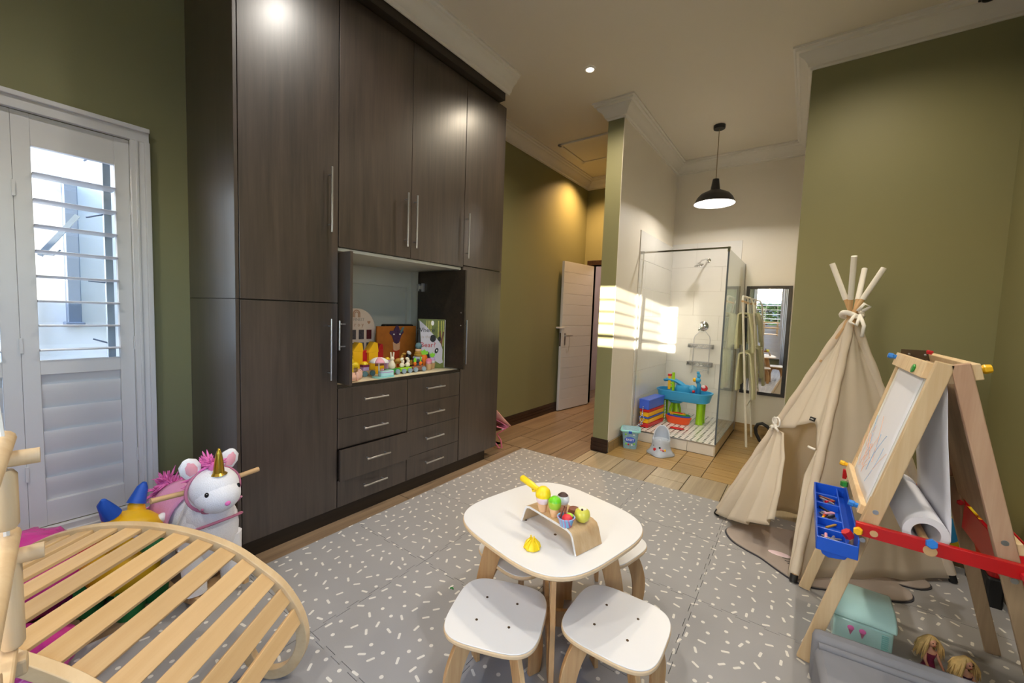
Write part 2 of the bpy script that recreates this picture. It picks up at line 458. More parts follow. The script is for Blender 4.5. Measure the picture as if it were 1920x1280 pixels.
def text(s, size, mat, parent, o, u, v, name='lettering', depth=0.0006, align='CENTER', label=None, shear=0.0):
    cu = bpy.data.curves.new('t', 'FONT'); cu.body = s; cu.size = size; cu.align_x = align; cu.align_y = 'CENTER'; cu.extrude = depth; cu.shear = shear
    cu.resolution_u = 2
    to = bpy.data.objects.new('t', cu); sc.collection.objects.link(to)
    dg = bpy.context.evaluated_depsgraph_get(); me = bpy.data.meshes.new_from_object(to.evaluated_get(dg))
    bpy.data.objects.remove(to)
    u, v = Vector(u).normalized(), Vector(v).normalized(); n = u.cross(v)
    M = Matrix((u, v, n)).transposed().to_4x4(); M.translation = Vector(o) - wpos(parent)
    me.transform(M); me.materials.clear(); me.materials.append(MATS[mat])
    ob = bpy.data.objects.new(name, me); sc.collection.objects.link(ob); ob.parent = parent
    if label: ob['label'] = label
    return ob
# ------------------------------------------------------------------ room shell
XW, XH, XR, YB, YR = -2.87, -2.72, 0.93, 5.50, -1.30    # window wall, hall wall, right wall, far wall, rear wall
GY, GX = 3.704, -0.095                                    # green wall beside the shower nook
PX0, PX1, PY = -1.632, -1.475, 3.66                       # partition
H = CEIL
W1 = dict(y0=-0.99, y1=0.545, z0=0.215, z1=2.125)         # left window opening
W2 = dict(x0=-1.14, x1=-0.50, z0=0.215, z1=2.125)         # rear window opening
bm = B(); box(bm, -3.1, 1.1, -1.5, 7.2, -0.12, -0.008); floor = struct('floor', bm, 'grout', origin=(0, 0, 0))
bm = B(); box(bm, -3.1, 1.1, -1.5, 7.2, H, H + 0.1); ceiling = struct('ceiling', bm, 'ceiling_white', origin=(0, 0, H))
bm = B(); t_ = 0.14
box(bm, XW - t_, XW, YR - 0.14, W1['y0'], 0, H); box(bm, XW - t_, XW, W1['y1'], 2.87, 0, H)
box(bm, XW - t_, XW, W1['y0'], W1['y1'], 0, W1['z0']); box(bm, XW - t_, XW, W1['y0'], W1['y1'], W1['z1'], H)
struct('wall_left', bm, 'green_wall')
bm = B(); box(bm, XH - t_ - 0.15, XH, 2.87, YB, 0, H); struct('wall_hall', bm, 'green_wall')
bm = B(); box(bm, XW - t_, W2['x0'], YR - t_, YR, 0, H); box(bm, W2['x1'], XR + t_, YR - t_, YR, 0, H)
box(bm, W2['x0'], W2['x1'], YR - t_, YR, 0, W2['z0']); box(bm, W2['x0'], W2['x1'], YR - t_, YR, W2['z1'], H)
struct('wall_rear', bm, 'green_wall')
FILL_WIN = dict(y0=-1.10, y1=0.30, z0=0.25, z1=2.25)
bm = B(); box(bm, XR, XR + t_, YR, FILL_WIN['y0'], 0, H); box(bm, XR, XR + t_, FILL_WIN['y1'], YB + t_, 0, H)
box(bm, XR, XR + t_, FILL_WIN['y0'], FILL_WIN['y1'], 0, FILL_WIN['z0']); box(bm, XR, XR + t_, FILL_WIN['y0'], FILL_WIN['y1'], FILL_WIN['z1'], H); struct('wall_right', bm, 'green_wall')
fill_win = bpy.data.objects.new('added_fill_window', None); sc.collection.objects.link(fill_win); fill_win['kind'] = 'structure'; fill_win.location = (XR + .07, -0.4, 0.25)  # unseen window added behind the camera to let in soft fill daylight
for a in ((-1.10, -1.06, .25, 2.25), (0.26, 0.30, .25, 2.25), (-.42, -.38, .25, 2.25), (-1.10, .30, .25, .29), (-1.10, .30, 2.21, 2.25)):
    bm = B(); box(bm, XR + .05, XR + .09, *a); obj('window_frame', bm, 'shutter_white', fill_win)
bm = B(); box(bm, XR + .068, XR + .072, -1.06, .26, .29, 2.21); obj('window_pane', bm, 'window_glass', fill_win)
bm = B(); box(bm, GX, XR, GY, YB, 0, H); struct('wall_front_right', bm, 'green_wall')
# white side of the nook on that wall
bm = B(); box(bm, GX - 0.004, GX, GY + 0.02, YB, 0, H); struct('wall_nook_right', bm, 'white_wall')
# far wall: hall part with doorway, nook part white
DX0, DX1, DH = -2.60, -1.80, 2.05
bm = B(); box(bm, XH - 0.15, DX0, YB, YB + t_, 0, H); box(bm, DX1, PX0, YB, YB + t_, 0, H); box(bm, DX0, DX1, YB, YB + t_, DH, H)
struct('wall_hall_end', bm, 'green_wall')
bm = B(); box(bm, PX0, GX, YB, YB + t_, 0, H); struct('wall_far', bm, 'white_wall')
bm = B(); box(bm, PX0, PX1 - 0.004, PY, YB, 0, H); struct('wall_partition', bm, 'green_wall')
bm = B(); box(bm, PX1 - 0.004, PX1, PY + 0.002, YB, 0, H); struct('wall_partition_side', bm, 'white_wall')
# passage beyond the door
bm = B(); box(bm, -3.0, -1.2, 6.9, 7.0, 0, H); box(bm, -3.1, -3.0, YB + t_, 7.0, 0, H); box(bm, -1.3, -1.2, YB + t_, 7.0, 0, H)
struct('wall_passage', bm, 'passage_wall')
bm = B(); box(bm, -3.0, -1.3, 6.88, 6.9, 0, 0.12); struct('baseboard_passage', bm, 'skirting_dark')
bm = B(); box(bm, DX0 - 0.07, DX0, YB - 0.02, YB + t_, 0, DH + 0.07); box(bm, DX1, DX1 + 0.07, YB - 0.02, YB + t_, 0, DH + 0.07); box(bm, DX0, DX1, YB - 0.02, YB + t_, DH, DH + 0.07)
struct('trim_1', bm, 'skirting_dark', bevel=0.004)

# cornices: profile (out from wall, down from ceiling)
PROF = [(0, 0), (0.122, 0), (0.122, 0.014), (0.108, 0.018), (0.104, 0.032), (0.086, 0.040), (0.080, 0.058), (0.052, 0.076), (0.034, 0.098), (0.026, 0.122), (0.012, 0.128), (0.010, 0.140), (0, 0.140)]
def cornice(name, path, side=1, top=H, closed=False):
    """path: list of xy on the wall line; the profile goes to the left (side=1) or right of travel"""
    bm = B(); P = [Vector((p[0], p[1])) for p in path]; n = len(P); rings = []
    for i in range(n):
        def nrm(a, b2):
            d = (b2 - a).normalized(); return Vector((-d.y, d.x)) * side
        if i == 0: m = nrm(P[0], P[1])
        elif i == n - 1: m = nrm(P[-2], P[-1])
        else:
            a, c = nrm(P[i - 1], P[i]), nrm(P[i], P[i + 1]); m = (a + c); m = m / (m.length ** 2) * 2 if m.length > 0 else a
        rings.append([bm.verts.new((P[i].x + m.x * q[0], P[i].y + m.y * q[0], top - q[1])) for q in PROF])
    for a, c in zip(rings, rings[1:]):
        for k in range(len(PROF)): bm.faces.new((a[k], c[k], c[(k + 1) % len(PROF)], a[(k + 1) % len(PROF)]))
    bm.faces.new(rings[0]); bm.faces.new(rings[-1][::-1])
    return struct(name, bm, 'cornice_white', smooth=True)
cornice('trim_2', [(-2.16, 0.76), (-2.16, 2.80)], -1)                                  # over the wardrobe
cornice('trim_3', [(XH, 2.80), (XH, YB), (PX0, YB), (PX0, PY), (PX1, PY), (PX1, YB), (GX, YB), (GX, GY), (XR, GY), (XR, YR), (XW, YR), (XW, 0.76)], -1)

# skirtings
def skirt(name, x0, x1, y0, y1, out):
    bm = B()
    for k, (z0, z1, e) in enumerate(((0, 0.045, 0), (0.045, 0.052, -0.006), (0.052, 0.08, -0.002), (0.08, 0.086, -0.008), (0.086, 0.112, -0.004), (0.112, 0.12, -0.011))):
        a = [x0, x1, y0, y1]; a[out] += (-e if out in (0, 2) else e)
        box(bm, *a, z0, z1)
    return struct(name, bm, 'skirting_dark')
skirt('baseboard_hall', XH, XH + 0.022, 2.87, YB, 1)
skirt('baseboard_right', XR - 0.022, XR, YR, GY, 0)
skirt('baseboard_front_right', GX, XR - 0.022, GY - 0.022, GY, 2)
skirt('baseboard_partition', PX0 - 0.012, PX1 + 0.002, PY - 0.02, PY, 2)
bm = B(); box(bm, XW, XW + 0.03, 0.625, 0.787, 0, 0.325); box(bm, XW, XW + 0.036, 0.625, 0.787, 0.30, 0.325); struct('baseboard_left', bm, 'shutter_white', bevel=0.003)
def tile_row(parent, name, boxes, mat, bevel=0.0015):
    """alike boxes share one mesh"""
    cache = {}; out = []
    for (x0, x1, y0, y1, z0, z1) in boxes:
        key = (round(x1 - x0, 4), round(y1 - y0, 4), round(z1 - z0, 4), mat)
        if key not in cache:
            bm = B(); obox(bm, (0, 0, 0), (x1 - x0, y1 - y0, z1 - z0))
            if bevel: bmesh.ops.bevel(bm, geom=list(bm.edges), offset=bevel, segments=1, affect='EDGES')
            me = bpy.data.meshes.new(name); bm.to_mesh(me); bm.free(); me.materials.append(MATS[mat]); cache[key] = me
        o = bpy.data.objects.new(name, cache[key]); sc.collection.objects.link(o); o.parent = parent
        o.location = Vector(((x0 + x1) / 2, (y0 + y1) / 2, (z0 + z1) / 2)) - wpos(parent); out.append(o)
    return out
bm = B(); box(bm, PX1, PX1 + 0.006, PY + 0.01, 4.25, 0, 0.098); sk = struct('baseboard_partition_side', bm, 'grout')
tile_row(sk, 'skirting_tile', [(PX1 + 0.004, PX1 + 0.014, a, min(a + 0.117, 4.247), 0, 0.1) for a in (PY + 0.005, PY + 0.125, PY + 0.245, PY + 0.365, PY + 0.485)], 'tile_goldy')
bm = B(); box(bm, -0.62, GX, YB - 0.006, YB, 0, 0.098); sk = struct('baseboard_far', bm, 'grout')
tile_row(sk, 'skirting_tile', [(-0.62 + k * 0.12, -0.62 + k * 0.12 + 0.117, YB - 0.014, YB - 0.004, 0, 0.1) for k in range(4)], 'tile_gold')

# floor tiles
TZ = (-0.009, 0.0); g = 0.003
hall = []; xs = [-2.72, -2.40, -2.13, -1.86, -1.632]
for k in range(4):
    y = 2.9 - 0.31 * k
    while y < 5.5:
        a, c = max(y, 3.205 if k > 0 else 2.0), min(y + 0.93, 5.5)
        if c - a > 0.03: hall.append((xs[k] + g, xs[k + 1] - g, a + g, c - g, *TZ))
        y += 0.93
tile_row(floor, 'floor_plank', hall, 'plank_hall', 0)
pale = []
for i, (a, c) in enumerate(((-1.632, -1.548), (-1.545, -1.28), (-1.28, -0.98), (-0.98, -0.705), (-0.705, -0.424), (-0.424, -0.15), (-0.15, 0.12), (0.12, 0.40), (0.40, 0.66), (0.66, 0.93))):
    ys = (3.205, 3.61) if i != 3 else (3.205, 3.385, 3.61)
    for y0, y1 in zip(ys, ys[1:]): pale.append((a + g, c - g, y0 + g, y1 - g, *TZ))
tile_row(floor, 'floor_plank', pale, 'plank_pale', 0)
gold = []
for a, c in ((-1.47, -1.17), (-1.17, -0.87), (-0.87, -0.626)):
    for y0, y1 in ((3.61, 3.86), (3.86, 4.10), (4.10, 4.245)): gold.append((a + g, c - g, y0 + g, y1 - g, *TZ))
for j in range(12):
    y0 = 3.61 + 0.16 * j; y1 = min(y0 + 0.16, 5.5)
    for a, c in ((-0.626, -0.29 + (0.1 if j % 2 else 0)), (-0.29 + (0.1 if j % 2 else 0), GX)): gold.append((a + g, c - g, y0 + g, y1 - g, *TZ))
tile_row(floor, 'floor_tile', gold, 'tile_gold', 0)
strips = []
for k, (a, c) in enumerate(((-2.87, -2.56), (-2.56, -2.26), (-2.26, -2.0), (-2.0, -1.72), (-1.72, -1.4))):
    y = -1.3 - 0.31 * k
    while y < 3.2:
        y1 = min(y + 0.93, 3.2)
        if y1 > -1.3 and y1 - max(y, -1.3) > 0.03: strips.append((a + g, c - g, max(y, -1.3) + g, y1 - g, *TZ))
        y += 0.93
tile_row(floor, 'floor_plank', strips, 'plank_hall', 0)
pas = []
for k in range(6):
    for j in range(2): pas.append((-3.0 + 0.28 * k + g, -3.0 + 0.28 * (k + 1) - g, 5.5 + 0.7 * j + g, 6.2 + 0.7 * j - g, *TZ))
tile_row(floor, 'floor_plank', pas, 'plank_hall', 0)

# shower wall tiles
def wall_tiles(axis, fixed, a0, a1, ztop, start):
    bm = B(); fz = (0.0, ztop)
    if axis == 'x': box(bm, a0, a1, fixed - 0.006, fixed, 0.0, ztop)
    else: box(bm, fixed, fixed + 0.006, a0, a1, 0.0, ztop)
    par = struct('trim_%d' % (4 if axis == 'x' else 5), bm, 'grout_white'); out = []
    zr = [0.0] + [ztop - 0.3 * k for k in range(7, -1, -1)]
    zr = [z for z in zr if z >= 0]
    for r, (z0, z1) in enumerate(zip(zr, zr[1:])):
        if z1 - z0 < 0.02: continue
        x = a0 - (start if r % 2 else start + 0.3) % 0.6
        while x < a1 - 0.01:
            p, q = max(x, a0), min(x + 0.6, a1)
            if q - p > 0.02:
                if axis == 'x': out.append((p + .001, q - .001, fixed - 0.010, fixed - 0.004, z0 + .001, z1 - .001))
                else: out.append((fixed + 0.004, fixed + 0.010, p + .001, q - .001, z0 + .001, z1 - .001))
            x += 0.6
    tile_row(par, 'wall_tile', out, 'tile_white', 0.0008)
wall_tiles('x', YB, PX1, -0.68, 2.267, 0.30)
wall_tiles('y', PX1, 4.25, YB - 0.01, 2.23, 0.10)
# wooden edge strip of the nook wall next to the glass
bm = B(); box(bm, -0.68, -0.63, YB - 0.012, YB, 0.11, 1.95); struct('trim_6', bm, 'tray_wood')

# shower tray
bm = B(); box(bm, PX1 + 0.01, -0.643, 4.262, YB - 0.01, 0, 0.098); tray = tag(obj('shower_tray', bm, 'grout_white'), 'raised shower base with white tiled kerb and black-dotted mosaic floor', 'shower tray')
bm = B(); box(bm, PX1 + 0.012, -0.633, 4.255, YB - 0.012, 0.098, 0.110); obj('mosaic_floor', bm, 'mosaic', tray)
bx = [(PX1 + 0.012, -1.14, 4.245, 4.262, 0.002, 0.1), (-1.137, -0.885, 4.245, 4.262, 0.002, 0.1), (-0.882, -0.63, 4.245, 4.262, 0.002, 0.1)]
tile_row(tray, 'kerb_tile', bx, 'tray_side', 0.001)
tile_row(tray, 'kerb_tile', [(-0.643, -0.632, 4.245 + 0.31 * k, 4.245 + 0.31 * (k + 1) - 0.003, 0.002, 0.1) for k in range(4)], 'tray_wood', 0.001)
bm = B(); box(bm, PX1 + 0.012, -0.632, 4.243, 4.249, 0.1, 0.113); box(bm, -0.636, -0.630, 4.243, YB - 0.012, 0.1, 0.113); obj('edge_trim', bm, 'steel', tray)

# glass screen
scr = thing('shower_screen', 'frameless clear glass shower enclosure with chrome top rail', 'shower screen', (-1.05, 4.27, 0.113))
bm = B(); box(bm, -0.640, -0.630, 4.27, YB - 0.013, 0.114, 1.985); obj('side_pane', bm, 'shower_glass', scr)
bm = B(); box(bm, -0.642, -0.628, 4.262, 4.270, 0.114, 1.985); obj('pane_edge', bm, 'slate', scr)
bm = B(); box(bm, PX1 + 0.012, -0.622, 4.262, 4.28, 1.985, 2.003); box(bm, -0.645, -0.622, 4.255, 4.285, 1.955, 2.003); obj('top_rail', bm, 'chrome', scr, bevel=0.002)
bm = B(); box(bm, PX1 + 0.010, PX1 + 0.05, 4.258, 4.284, 1.98, 2.008); obj('rail_bracket', bm, 'steel', scr, bevel=0.002)
# the leaning hinged pane resting open against the partition
bm = B(); beam(bm, (PX1 + 0.035, 4.285, 1.98), (PX1 + 0.016, 4.285, 0.12), 0.008, 0.012, (0, 1, 0)); obj('wall_profile', bm, 'chrome', scr)
bm = B(); box(bm, -0.652, -0.628, YB - 0.03, YB - 0.012, 0.114, 1.985); obj('rear_profile', bm, 'steel', scr)

# ------------------------------------------------------------------ windows with plantation shutters
def shutter_window(name, u0, u1, npan, place, label):
    """u runs along the wall; place(u, d, z) -> world, d = depth into the room"""
    root = bpy.data.objects.new(name, None); sc.collection.objects.link(root); root['kind'] = 'structure'; root.location = place((u0 + u1) / 2, 0, 0.2)
    z0, z1 = 0.215, 2.125
    def bx(bm, a, b2, d0, d1, c, d):
        p = place(a, d0, c); q = place(b2, d1, d); box(bm, min(p[0], q[0]), max(p[0], q[0]), min(p[1], q[1]), max(p[1], q[1]), c, d)
    for nm, a, b2, c, d in (('casing_side', u0 - 0.075, u0, z0, z1), ('casing_side', u1, u1 + 0.075, z0, z1), ('casing_head', u0 - 0.075, u1 + 0.075, z1, z1 + 0.07), ('casing_sill', u0 - 0.075, u1 + 0.075, z0 - 0.05, z0)):
        bm = B(); bx(bm, a, b2, 0.0, 0.030, c, d)
        if nm == 'casing_side':
            s = a if a < u0 else b2
            bx(bm, *(sorted((s, s + (0.022 if a < u0 else -0.022)))), 0.0, 0.046, c, d)
            s = a + 0.045 if a < u0 else b2 - 0.045
            bx(bm, *(sorted((s, s + (0.012 if a < u0 else -0.012)))), 0.0, 0.038, c, d)
        else:
            s0, s1 = (d - 0.022, d) if c > 1 else (c, c + 0.022)
            bx(bm, a, b2, 0, 0.046, s0, s1)
        obj(nm, bm, 'shutter_white', root, bevel=0.003)
    wp = (u1 - u0) / npan
    for k in range(npan):
        a, b2 = u0 + k * wp + 0.0004, u0 + (k + 1) * wp - 0.0004
        panel = obj('shutter_panel', (lambda bm: (bx(bm, a, a + 0.055, -0.03, 0.002, z0 + 0.002, z1 - 0.002), bx(bm, b2 - 0.055, b2, -0.03, 0.002, z0 + 0.002, z1 - 0.002),
              bx(bm, a + 0.055, b2 - 0.055, -0.03, 0.0, z1 - 0.14, z1 - 0.002), bx(bm, a + 0.055, b2 - 0.055, -0.03, 0.0, 0.945, 1.012), bx(bm, a + 0.055, b2 - 0.055, -0.03, 0.0, z0 + 0.002, 0.335), bm)[-1])(B()), 'shutter_white', root, bevel=0.0015)
        def louvre(z, ang, wd=0.112):
            bm = B(); n = 12; P = []
            for j in range(n):
                t = 2 * math.pi * j / n; x = math.cos(t) * wd / 2; y = math.sin(t) * 0.0055
                P.append((x * math.cos(ang) - y * math.sin(ang) - 0.02, z + x * math.sin(ang) + y * math.cos(ang)))
            A = [bm.verts.new(place(a + 0.056, p[0], p[1])) for p in P]; C = [bm.verts.new(place(b2 - 0.056, p[0], p[1])) for p in P]
            for j in range(n): bm.faces.new((A[j], C[j], C[(j + 1) % n], A[(j + 1) % n]))
            bm.faces.new(A[::-1]); bm.faces.new(C)
            obj('louvre', bm, 'shutter_white', panel, smooth=True)
        z = 1.06
        while z < z1 - 0.15:
            louvre(z, math.radians(3)); z += 0.1145
        z = 0.386
        while z < 0.95:
            louvre(z, math.radians(80), 0.126); z += 0.1125
        bm = B(); bx(bm, b2 - 0.004, b2 + 0.006, 0.0, 0.012, 1.75, 1.82); bx(bm, b2 - 0.004, b2 + 0.006, 0.0, 0.012, 1.05, 1.12); bx(bm, b2 - 0.004, b2 + 0.006, 0.0, 0.012, 0.45, 0.52)
        obj('hinge', bm, 'shutter_white', panel)
    return root, bx
w1, bx1 = shutter_window('window_1', W1['y0'], W1['y1'], 4, lambda u, d, z: (XW + d, u, z), 'left')
w2, bx2 = shutter_window('window_2', W2['x0'], W2['x1'], 1, lambda u, d, z: (u, YR + d, z), 'rear')
for w, bx, u0, u1 in ((w1, bx1, W1['y0'], W1['y1']), (w2, bx2, W2['x0'], W2['x1'])):
    bm = B()
    us = [u0, u1 - 0.028] + ([0.462, -0.03, -0.5] if w is w1 else [])
    for u in us: bx(bm, u, u + 0.028, -0.135, -0.10, 0.215, 2.125)
    bx(bm, u0, u1, -0.135, -0.10, 0.215, 0.25); bx(bm, u0, u1, -0.135, -0.10, 2.09, 2.125)
    if w is w2: bx(bm, u0, u1, -0.135, -0.10, 1.50, 1.54)
    obj('window_frame', bm, 'alu_frame', w)
    bm = B(); bx(bm, u0 + .02, u1 - .02, -0.12, -0.116, 0.23, 2.11); obj('window_pane', bm, 'window_glass', w)
# opened awning sash seen through the left shutters
bm = B(); beam(bm, (XW - 0.33, 0.258, 1.523), (XW - 0.43, 0.407, 1.761), 0.022, 0.02, (0, 1, 0)); obj('window_stay', bm, 'alu_frame', w1)
bm = B(); tube(bm, [(XW - 0.32, 0.265, 1.53), (XW - 0.29, 0.30, 1.528), (XW - 0.28, 0.323, 1.556)], 0.006); obj('window_handle', bm, 'alu_frame', w1)
for (ya, za, yb, zb) in ((0.40, 1.72, 0.47, 1.75), (0.40, 1.40, 0.47, 1.395), (0.41, 1.10, 0.47, 1.075), (0.40, 2.0, 0.44, 2.04)):
    bm = B(); tube(bm, [(XW - 0.13, ya, za), (XW - 0.12, yb, zb)], 0.004); obj('window_catch', bm, 'ext_dark', w1)

# outside: neighbouring wall, pipe and hedge
bm = B(); box(bm, -4.60, -4.50, -4, 6, -0.1, 3.4); yard = tag(obj('boundary_wall', bm, 'ext_wall'), 'white outside wall seen through the left shutters', 'wall')
bm = B(); box(bm, -4.50, -4.40, 0.477, 0.548, 1.12, 2.16); box(bm, -4.50, -4.36, 0.46, 0.56, 1.10, 1.13); tag(obj('rain_chute', bm, 'ext_dark', bevel=0.005), 'narrow grey box chute on the outside wall behind the left shutters', 'chute')
bm = B(); tube(bm, [(-4.44, 0.255, 0), (-4.44, 0.255, 2.06), (-4.45, 0.24, 2.14), (-4.47, 0.24, 2.6)], 0.03, 10); tag(obj('downpipe', bm, 'ext_wall', smooth=True), 'pale outdoor downpipe left of the chute, behind the left shutters', 'pipe')
bm = B(); box(bm, -40, 40, -40, 40, -0.3, -0.13); struct('ground', bm, 'soil')
bm = B(); box(bm, -6, 1.2, -5.1, -5.0, -0.13, 1.70); tag(obj('sun_cutoff_wall', bm, 'ext_wall'), 'plain wall added behind the hedge to cut off the low sun at the rear window', 'wall')  # added blocker: its top sets the lower edge of the sun patch
bm = B(); box(bm, 1.2, 3.0, -1.9, -1.8, -0.13, 2.5); box(bm, 2.9, 3.0, -1.8, 3.0, -0.13, 1.6); tag(obj('sun_block_wall', bm, 'ext_wall'), 'unseen outside wall added to keep the low sun out of the fill window', 'wall')  # added out of view, stops direct sun entering the right-hand window
def hedge(name, x0, x1, y, h, n, label):
    root = thing(name, label, 'hedge', ((x0 + x1) / 2, y, -0.13))
    bm = B()
    for i in range(n):
        c = Vector((random.uniform(x0, x1), y + random.uniform(-.3, .3), random.uniform(0, h - 0.1)))
        if random.random() < 0.35: c.z = h - random.uniform(0.05, 0.2)
        for k in range(2):
            M = Matrix.Rotation(random.uniform(0, 6.3), 3, 'Z') @ Matrix.Rotation(random.uniform(-1, 1), 3, 'X')
            s = random.uniform(0.06, 0.12); q = [bm.verts.new(c + M @ Vector(p)) for p in ((-s, 0, 0), (0, -s * .5, 0.02), (s, 0, 0), (0, s * .5, 0.02))]
            bm.faces.new(q)
    obj('foliage', bm, 'leaf_green', root, kind='stuff')
    bm = B(); k = x0 + 0.3
    while k < x1: tube(bm, [(k, y, -0.13), (k + .05, y, h * 0.7)], 0.03, 6); k += 0.6
    obj('stem', bm, 'toy_brown', root)
hedge('garden_hedge', -2.6, 0.6, -4.4, 1.60, 3600, 'leafy green hedge outside the rear window, seen in the mirror')

# curtains and swing (seen in the mirror, swing also at the left edge)
def curtain(name, x0, x1, label):
    bm = B(); rows = []; n = 60
    for z in (0.03, 0.6, 1.2, 1.8, 2.45):
        rows.append([(x0 + (x1 - x0) * j / n, YR + 0.12 + 0.03 * math.sin(j * 0.85) * (0.7 + 0.3 * z / 2.4), z) for j in range(n + 1)])
    sheet(bm, rows); tag(obj(name, bm, 'curtain_white', smooth='all', solid=0.003), label, 'curtain', None)
curtain('curtain', -1.52, -1.16, 'white curtain hanging left of the rear window, on the far side from the swing')
curtain('curtain', -0.50, -0.24, 'white curtain by the swing, on the right of the rear window in the mirror')
bm = B(); cyl(bm, (-1.6, YR + 0.12, 2.47), (-0.15, YR + 0.12, 2.47), 0.012); tag(obj('curtain_rod', bm, 'brass_dark', smooth=True), 'dark curtain rod above the rear window', 'curtain rod')

# hall door
door = thing('door_1', 'white boarded hall door standing open', 'door', (-2.60, 5.48, 0)); del door['label']; del door['category']; door['kind'] = 'structure'
d0, d1 = Vector((-2.672, 4.775, 0)), Vector((-2.575, 5.545 - 0.06, 0)); dd = (d1 - d0).normalized(); dn = Vector((dd.y, -dd.x, 0)); DM = Matrix((dd, dn, Vector((0, 0, 1)))).transposed(); DL = (d1 - d0).length
bm = B(); obox(bm, (d0 + d1) / 2 + Vector((0, 0, 1.02)), (DL, 0.034, 2.02), DM); obj('door_leaf', bm, 'shutter_white', door, bevel=0.002)
for k in range(14):
    bm = B(); obox(bm, (d0 + d1) / 2 + dn * 0.0185 + Vector((0, 0, 0.012 + 0.1443 * (k + 0.5))), (DL - 0.004, 0.005, 0.1443 - 0.004), DM); obj('board', bm, 'shutter_white', door, bevel=0.0015)
bm = B(); p = d0 + dd * 0.075 + dn * 0.022 + Vector((0, 0, 0.99)); obox(bm, p, (0.034, 0.006, 0.16), DM); obj('lock_plate', bm, 'steel', door, bevel=0.002)
bm = B(); q = p + Vector((0, 0, 0.045)); tube(bm, [q, q + dn * 0.04, q + dn * 0.045 + dd * 0.02, q + dn * 0.045 + dd * 0.11], 0.008, 8); obj('door_handle', bm, 'steel', door, smooth=True)
bm = B(); q = d0 + dd * 0.002 + Vector((0, 0, 0.98)); obox(bm, q - dd * 0.003, (0.003, 0.022, 0.18), DM); obj('strike_plate', bm, 'brass_dark', door)
bm = B(); q = d0 + dd * 0.0 + Vector((0, 0, 1.14)); obox(bm, q - dd * 0.01, (0.10, 0.07, 0.022), DM); obj('door_guard', bm, 'shutter_white', door, bevel=0.004)
bm = B(); q = p + dn * 0.04 + Vector((0, 0, 0.03)); tube(bm, [q + dd * 0.05, q + dd * 0.055 + Vector((0, 0, -0.1)), q + dd * 0.03 + Vector((0, 0, -0.2)), q + dd * 0.0 + Vector((0, 0, -0.22)), q - dd * 0.01 + Vector((0, 0, -0.16))], 0.0025, 6); tag(obj('cord_loop', bm, 'steel'), 'thin cord loop hanging from the hall door handle', 'cord')

# ceiling hatch, downlights, sensor, pendant
bm = B()
hx0, hx1, hy0, hy1 = -2.47, -1.72, 4.16, 4.80
for a in ((hx0, hx1, hy0, hy0 + 0.04), (hx0, hx1, hy1 - 0.04, hy1), (hx0, hx0 + 0.04, hy0, hy1), (hx1 - 0.04, hx1, hy0, hy1)): box(bm, *a, H - 0.02, H)
hatch = obj('trim_7', bm, 'cornice_white', bevel=0.003, kind='structure')
bm = B(); box(bm, hx0 + 0.045, hx1 - 0.045, hy0 + 0.045, hy1 - 0.045, H - 0.010, H); obj('hatch_panel', bm, 'ceiling_white', hatch)
labels = ['small round ceiling downlight glowing in front of the partition', None, None, None, None, None]
for i, (x, y) in enumerate(DOWN[:1]):
    dl = thing('downlight', labels[i], 'downlight', (x, y, H - 0.012))
    bm = B(); lathe(bm, [(0.030, H - 0.002), (0.046, H - 0.002), (0.044, H - 0.008), (0.032, H - 0.010)], (x, y, 0), 24, cap=False); obj('bezel', bm, 'shade_white', dl, smooth=True)
    bm = B(); lathe(bm, [(0.001, H - 0.005), (0.030, H - 0.005), (0.030, H - 0.002), (0.001, H - 0.002)], (x, y, 0), 24); obj('lens', bm, 'lamp_glow', dl)
pen = thing('pendant_lamp', 'black dome pendant lamp with white inside, hanging before the shower', 'pendant lamp', (-0.851, 4.602, 2.495))
px_, py_ = -0.851, 4.602
bm = B(); lathe(bm, [(0.001, 3.24), (0.052, 3.24), (0.055, 3.25), (0.055, H), (0.001, H)], (px_, py_, 0), 24); obj('ceiling_rose', bm, 'shade_black', pen, smooth=True)
bm = B(); tube(bm, [(px_, py_, 3.24), (px_, py_, 2.735)], 0.004, 8); obj('flex', bm, 'bulb_metal', pen)
bm = B(); lathe(bm, [(0.001, 2.745), (0.030, 2.745), (0.046, 2.635), (0.062, 2.632), (0.075, 2.625), (0.135, 2.595), (0.165, 2.56), (0.192, 2.505), (0.196, 2.497), (0.190, 2.499), (0.160, 2.556), (0.13, 2.588), (0.07, 2.617), (0.001, 2.62)], (px_, py_, 0), 40); obj('shade', bm, 'shade_black', pen, smooth=True)
bm = B(); lathe(bm, [(0.189, 2.500), (0.158, 2.555), (0.128, 2.586), (0.07, 2.614), (0.001, 2.617)], (px_, py_, 0), 40, cap=False); obj('shade_lining', bm, 'shade_white', pen, smooth=True)
bm = B(); ell(bm, (px_, py_, 2.56), (0.03, 0.03, 0.035)); obj('bulb', bm, 'bulb_glow', pen, smooth='all')
bm = B(); M = rotz(math.radians(20)); obox(bm, (0.735, 3.60, 3.255), (0.10, 0.06, 0.05), M); ell(bm, (0.72, 3.575, 3.225), (0.035, 0.03, 0.02)); tag(obj('motion_sensor', bm, 'vent_black', bevel=0.008), 'small black motion sensor on the ceiling cornice at the right', 'sensor')
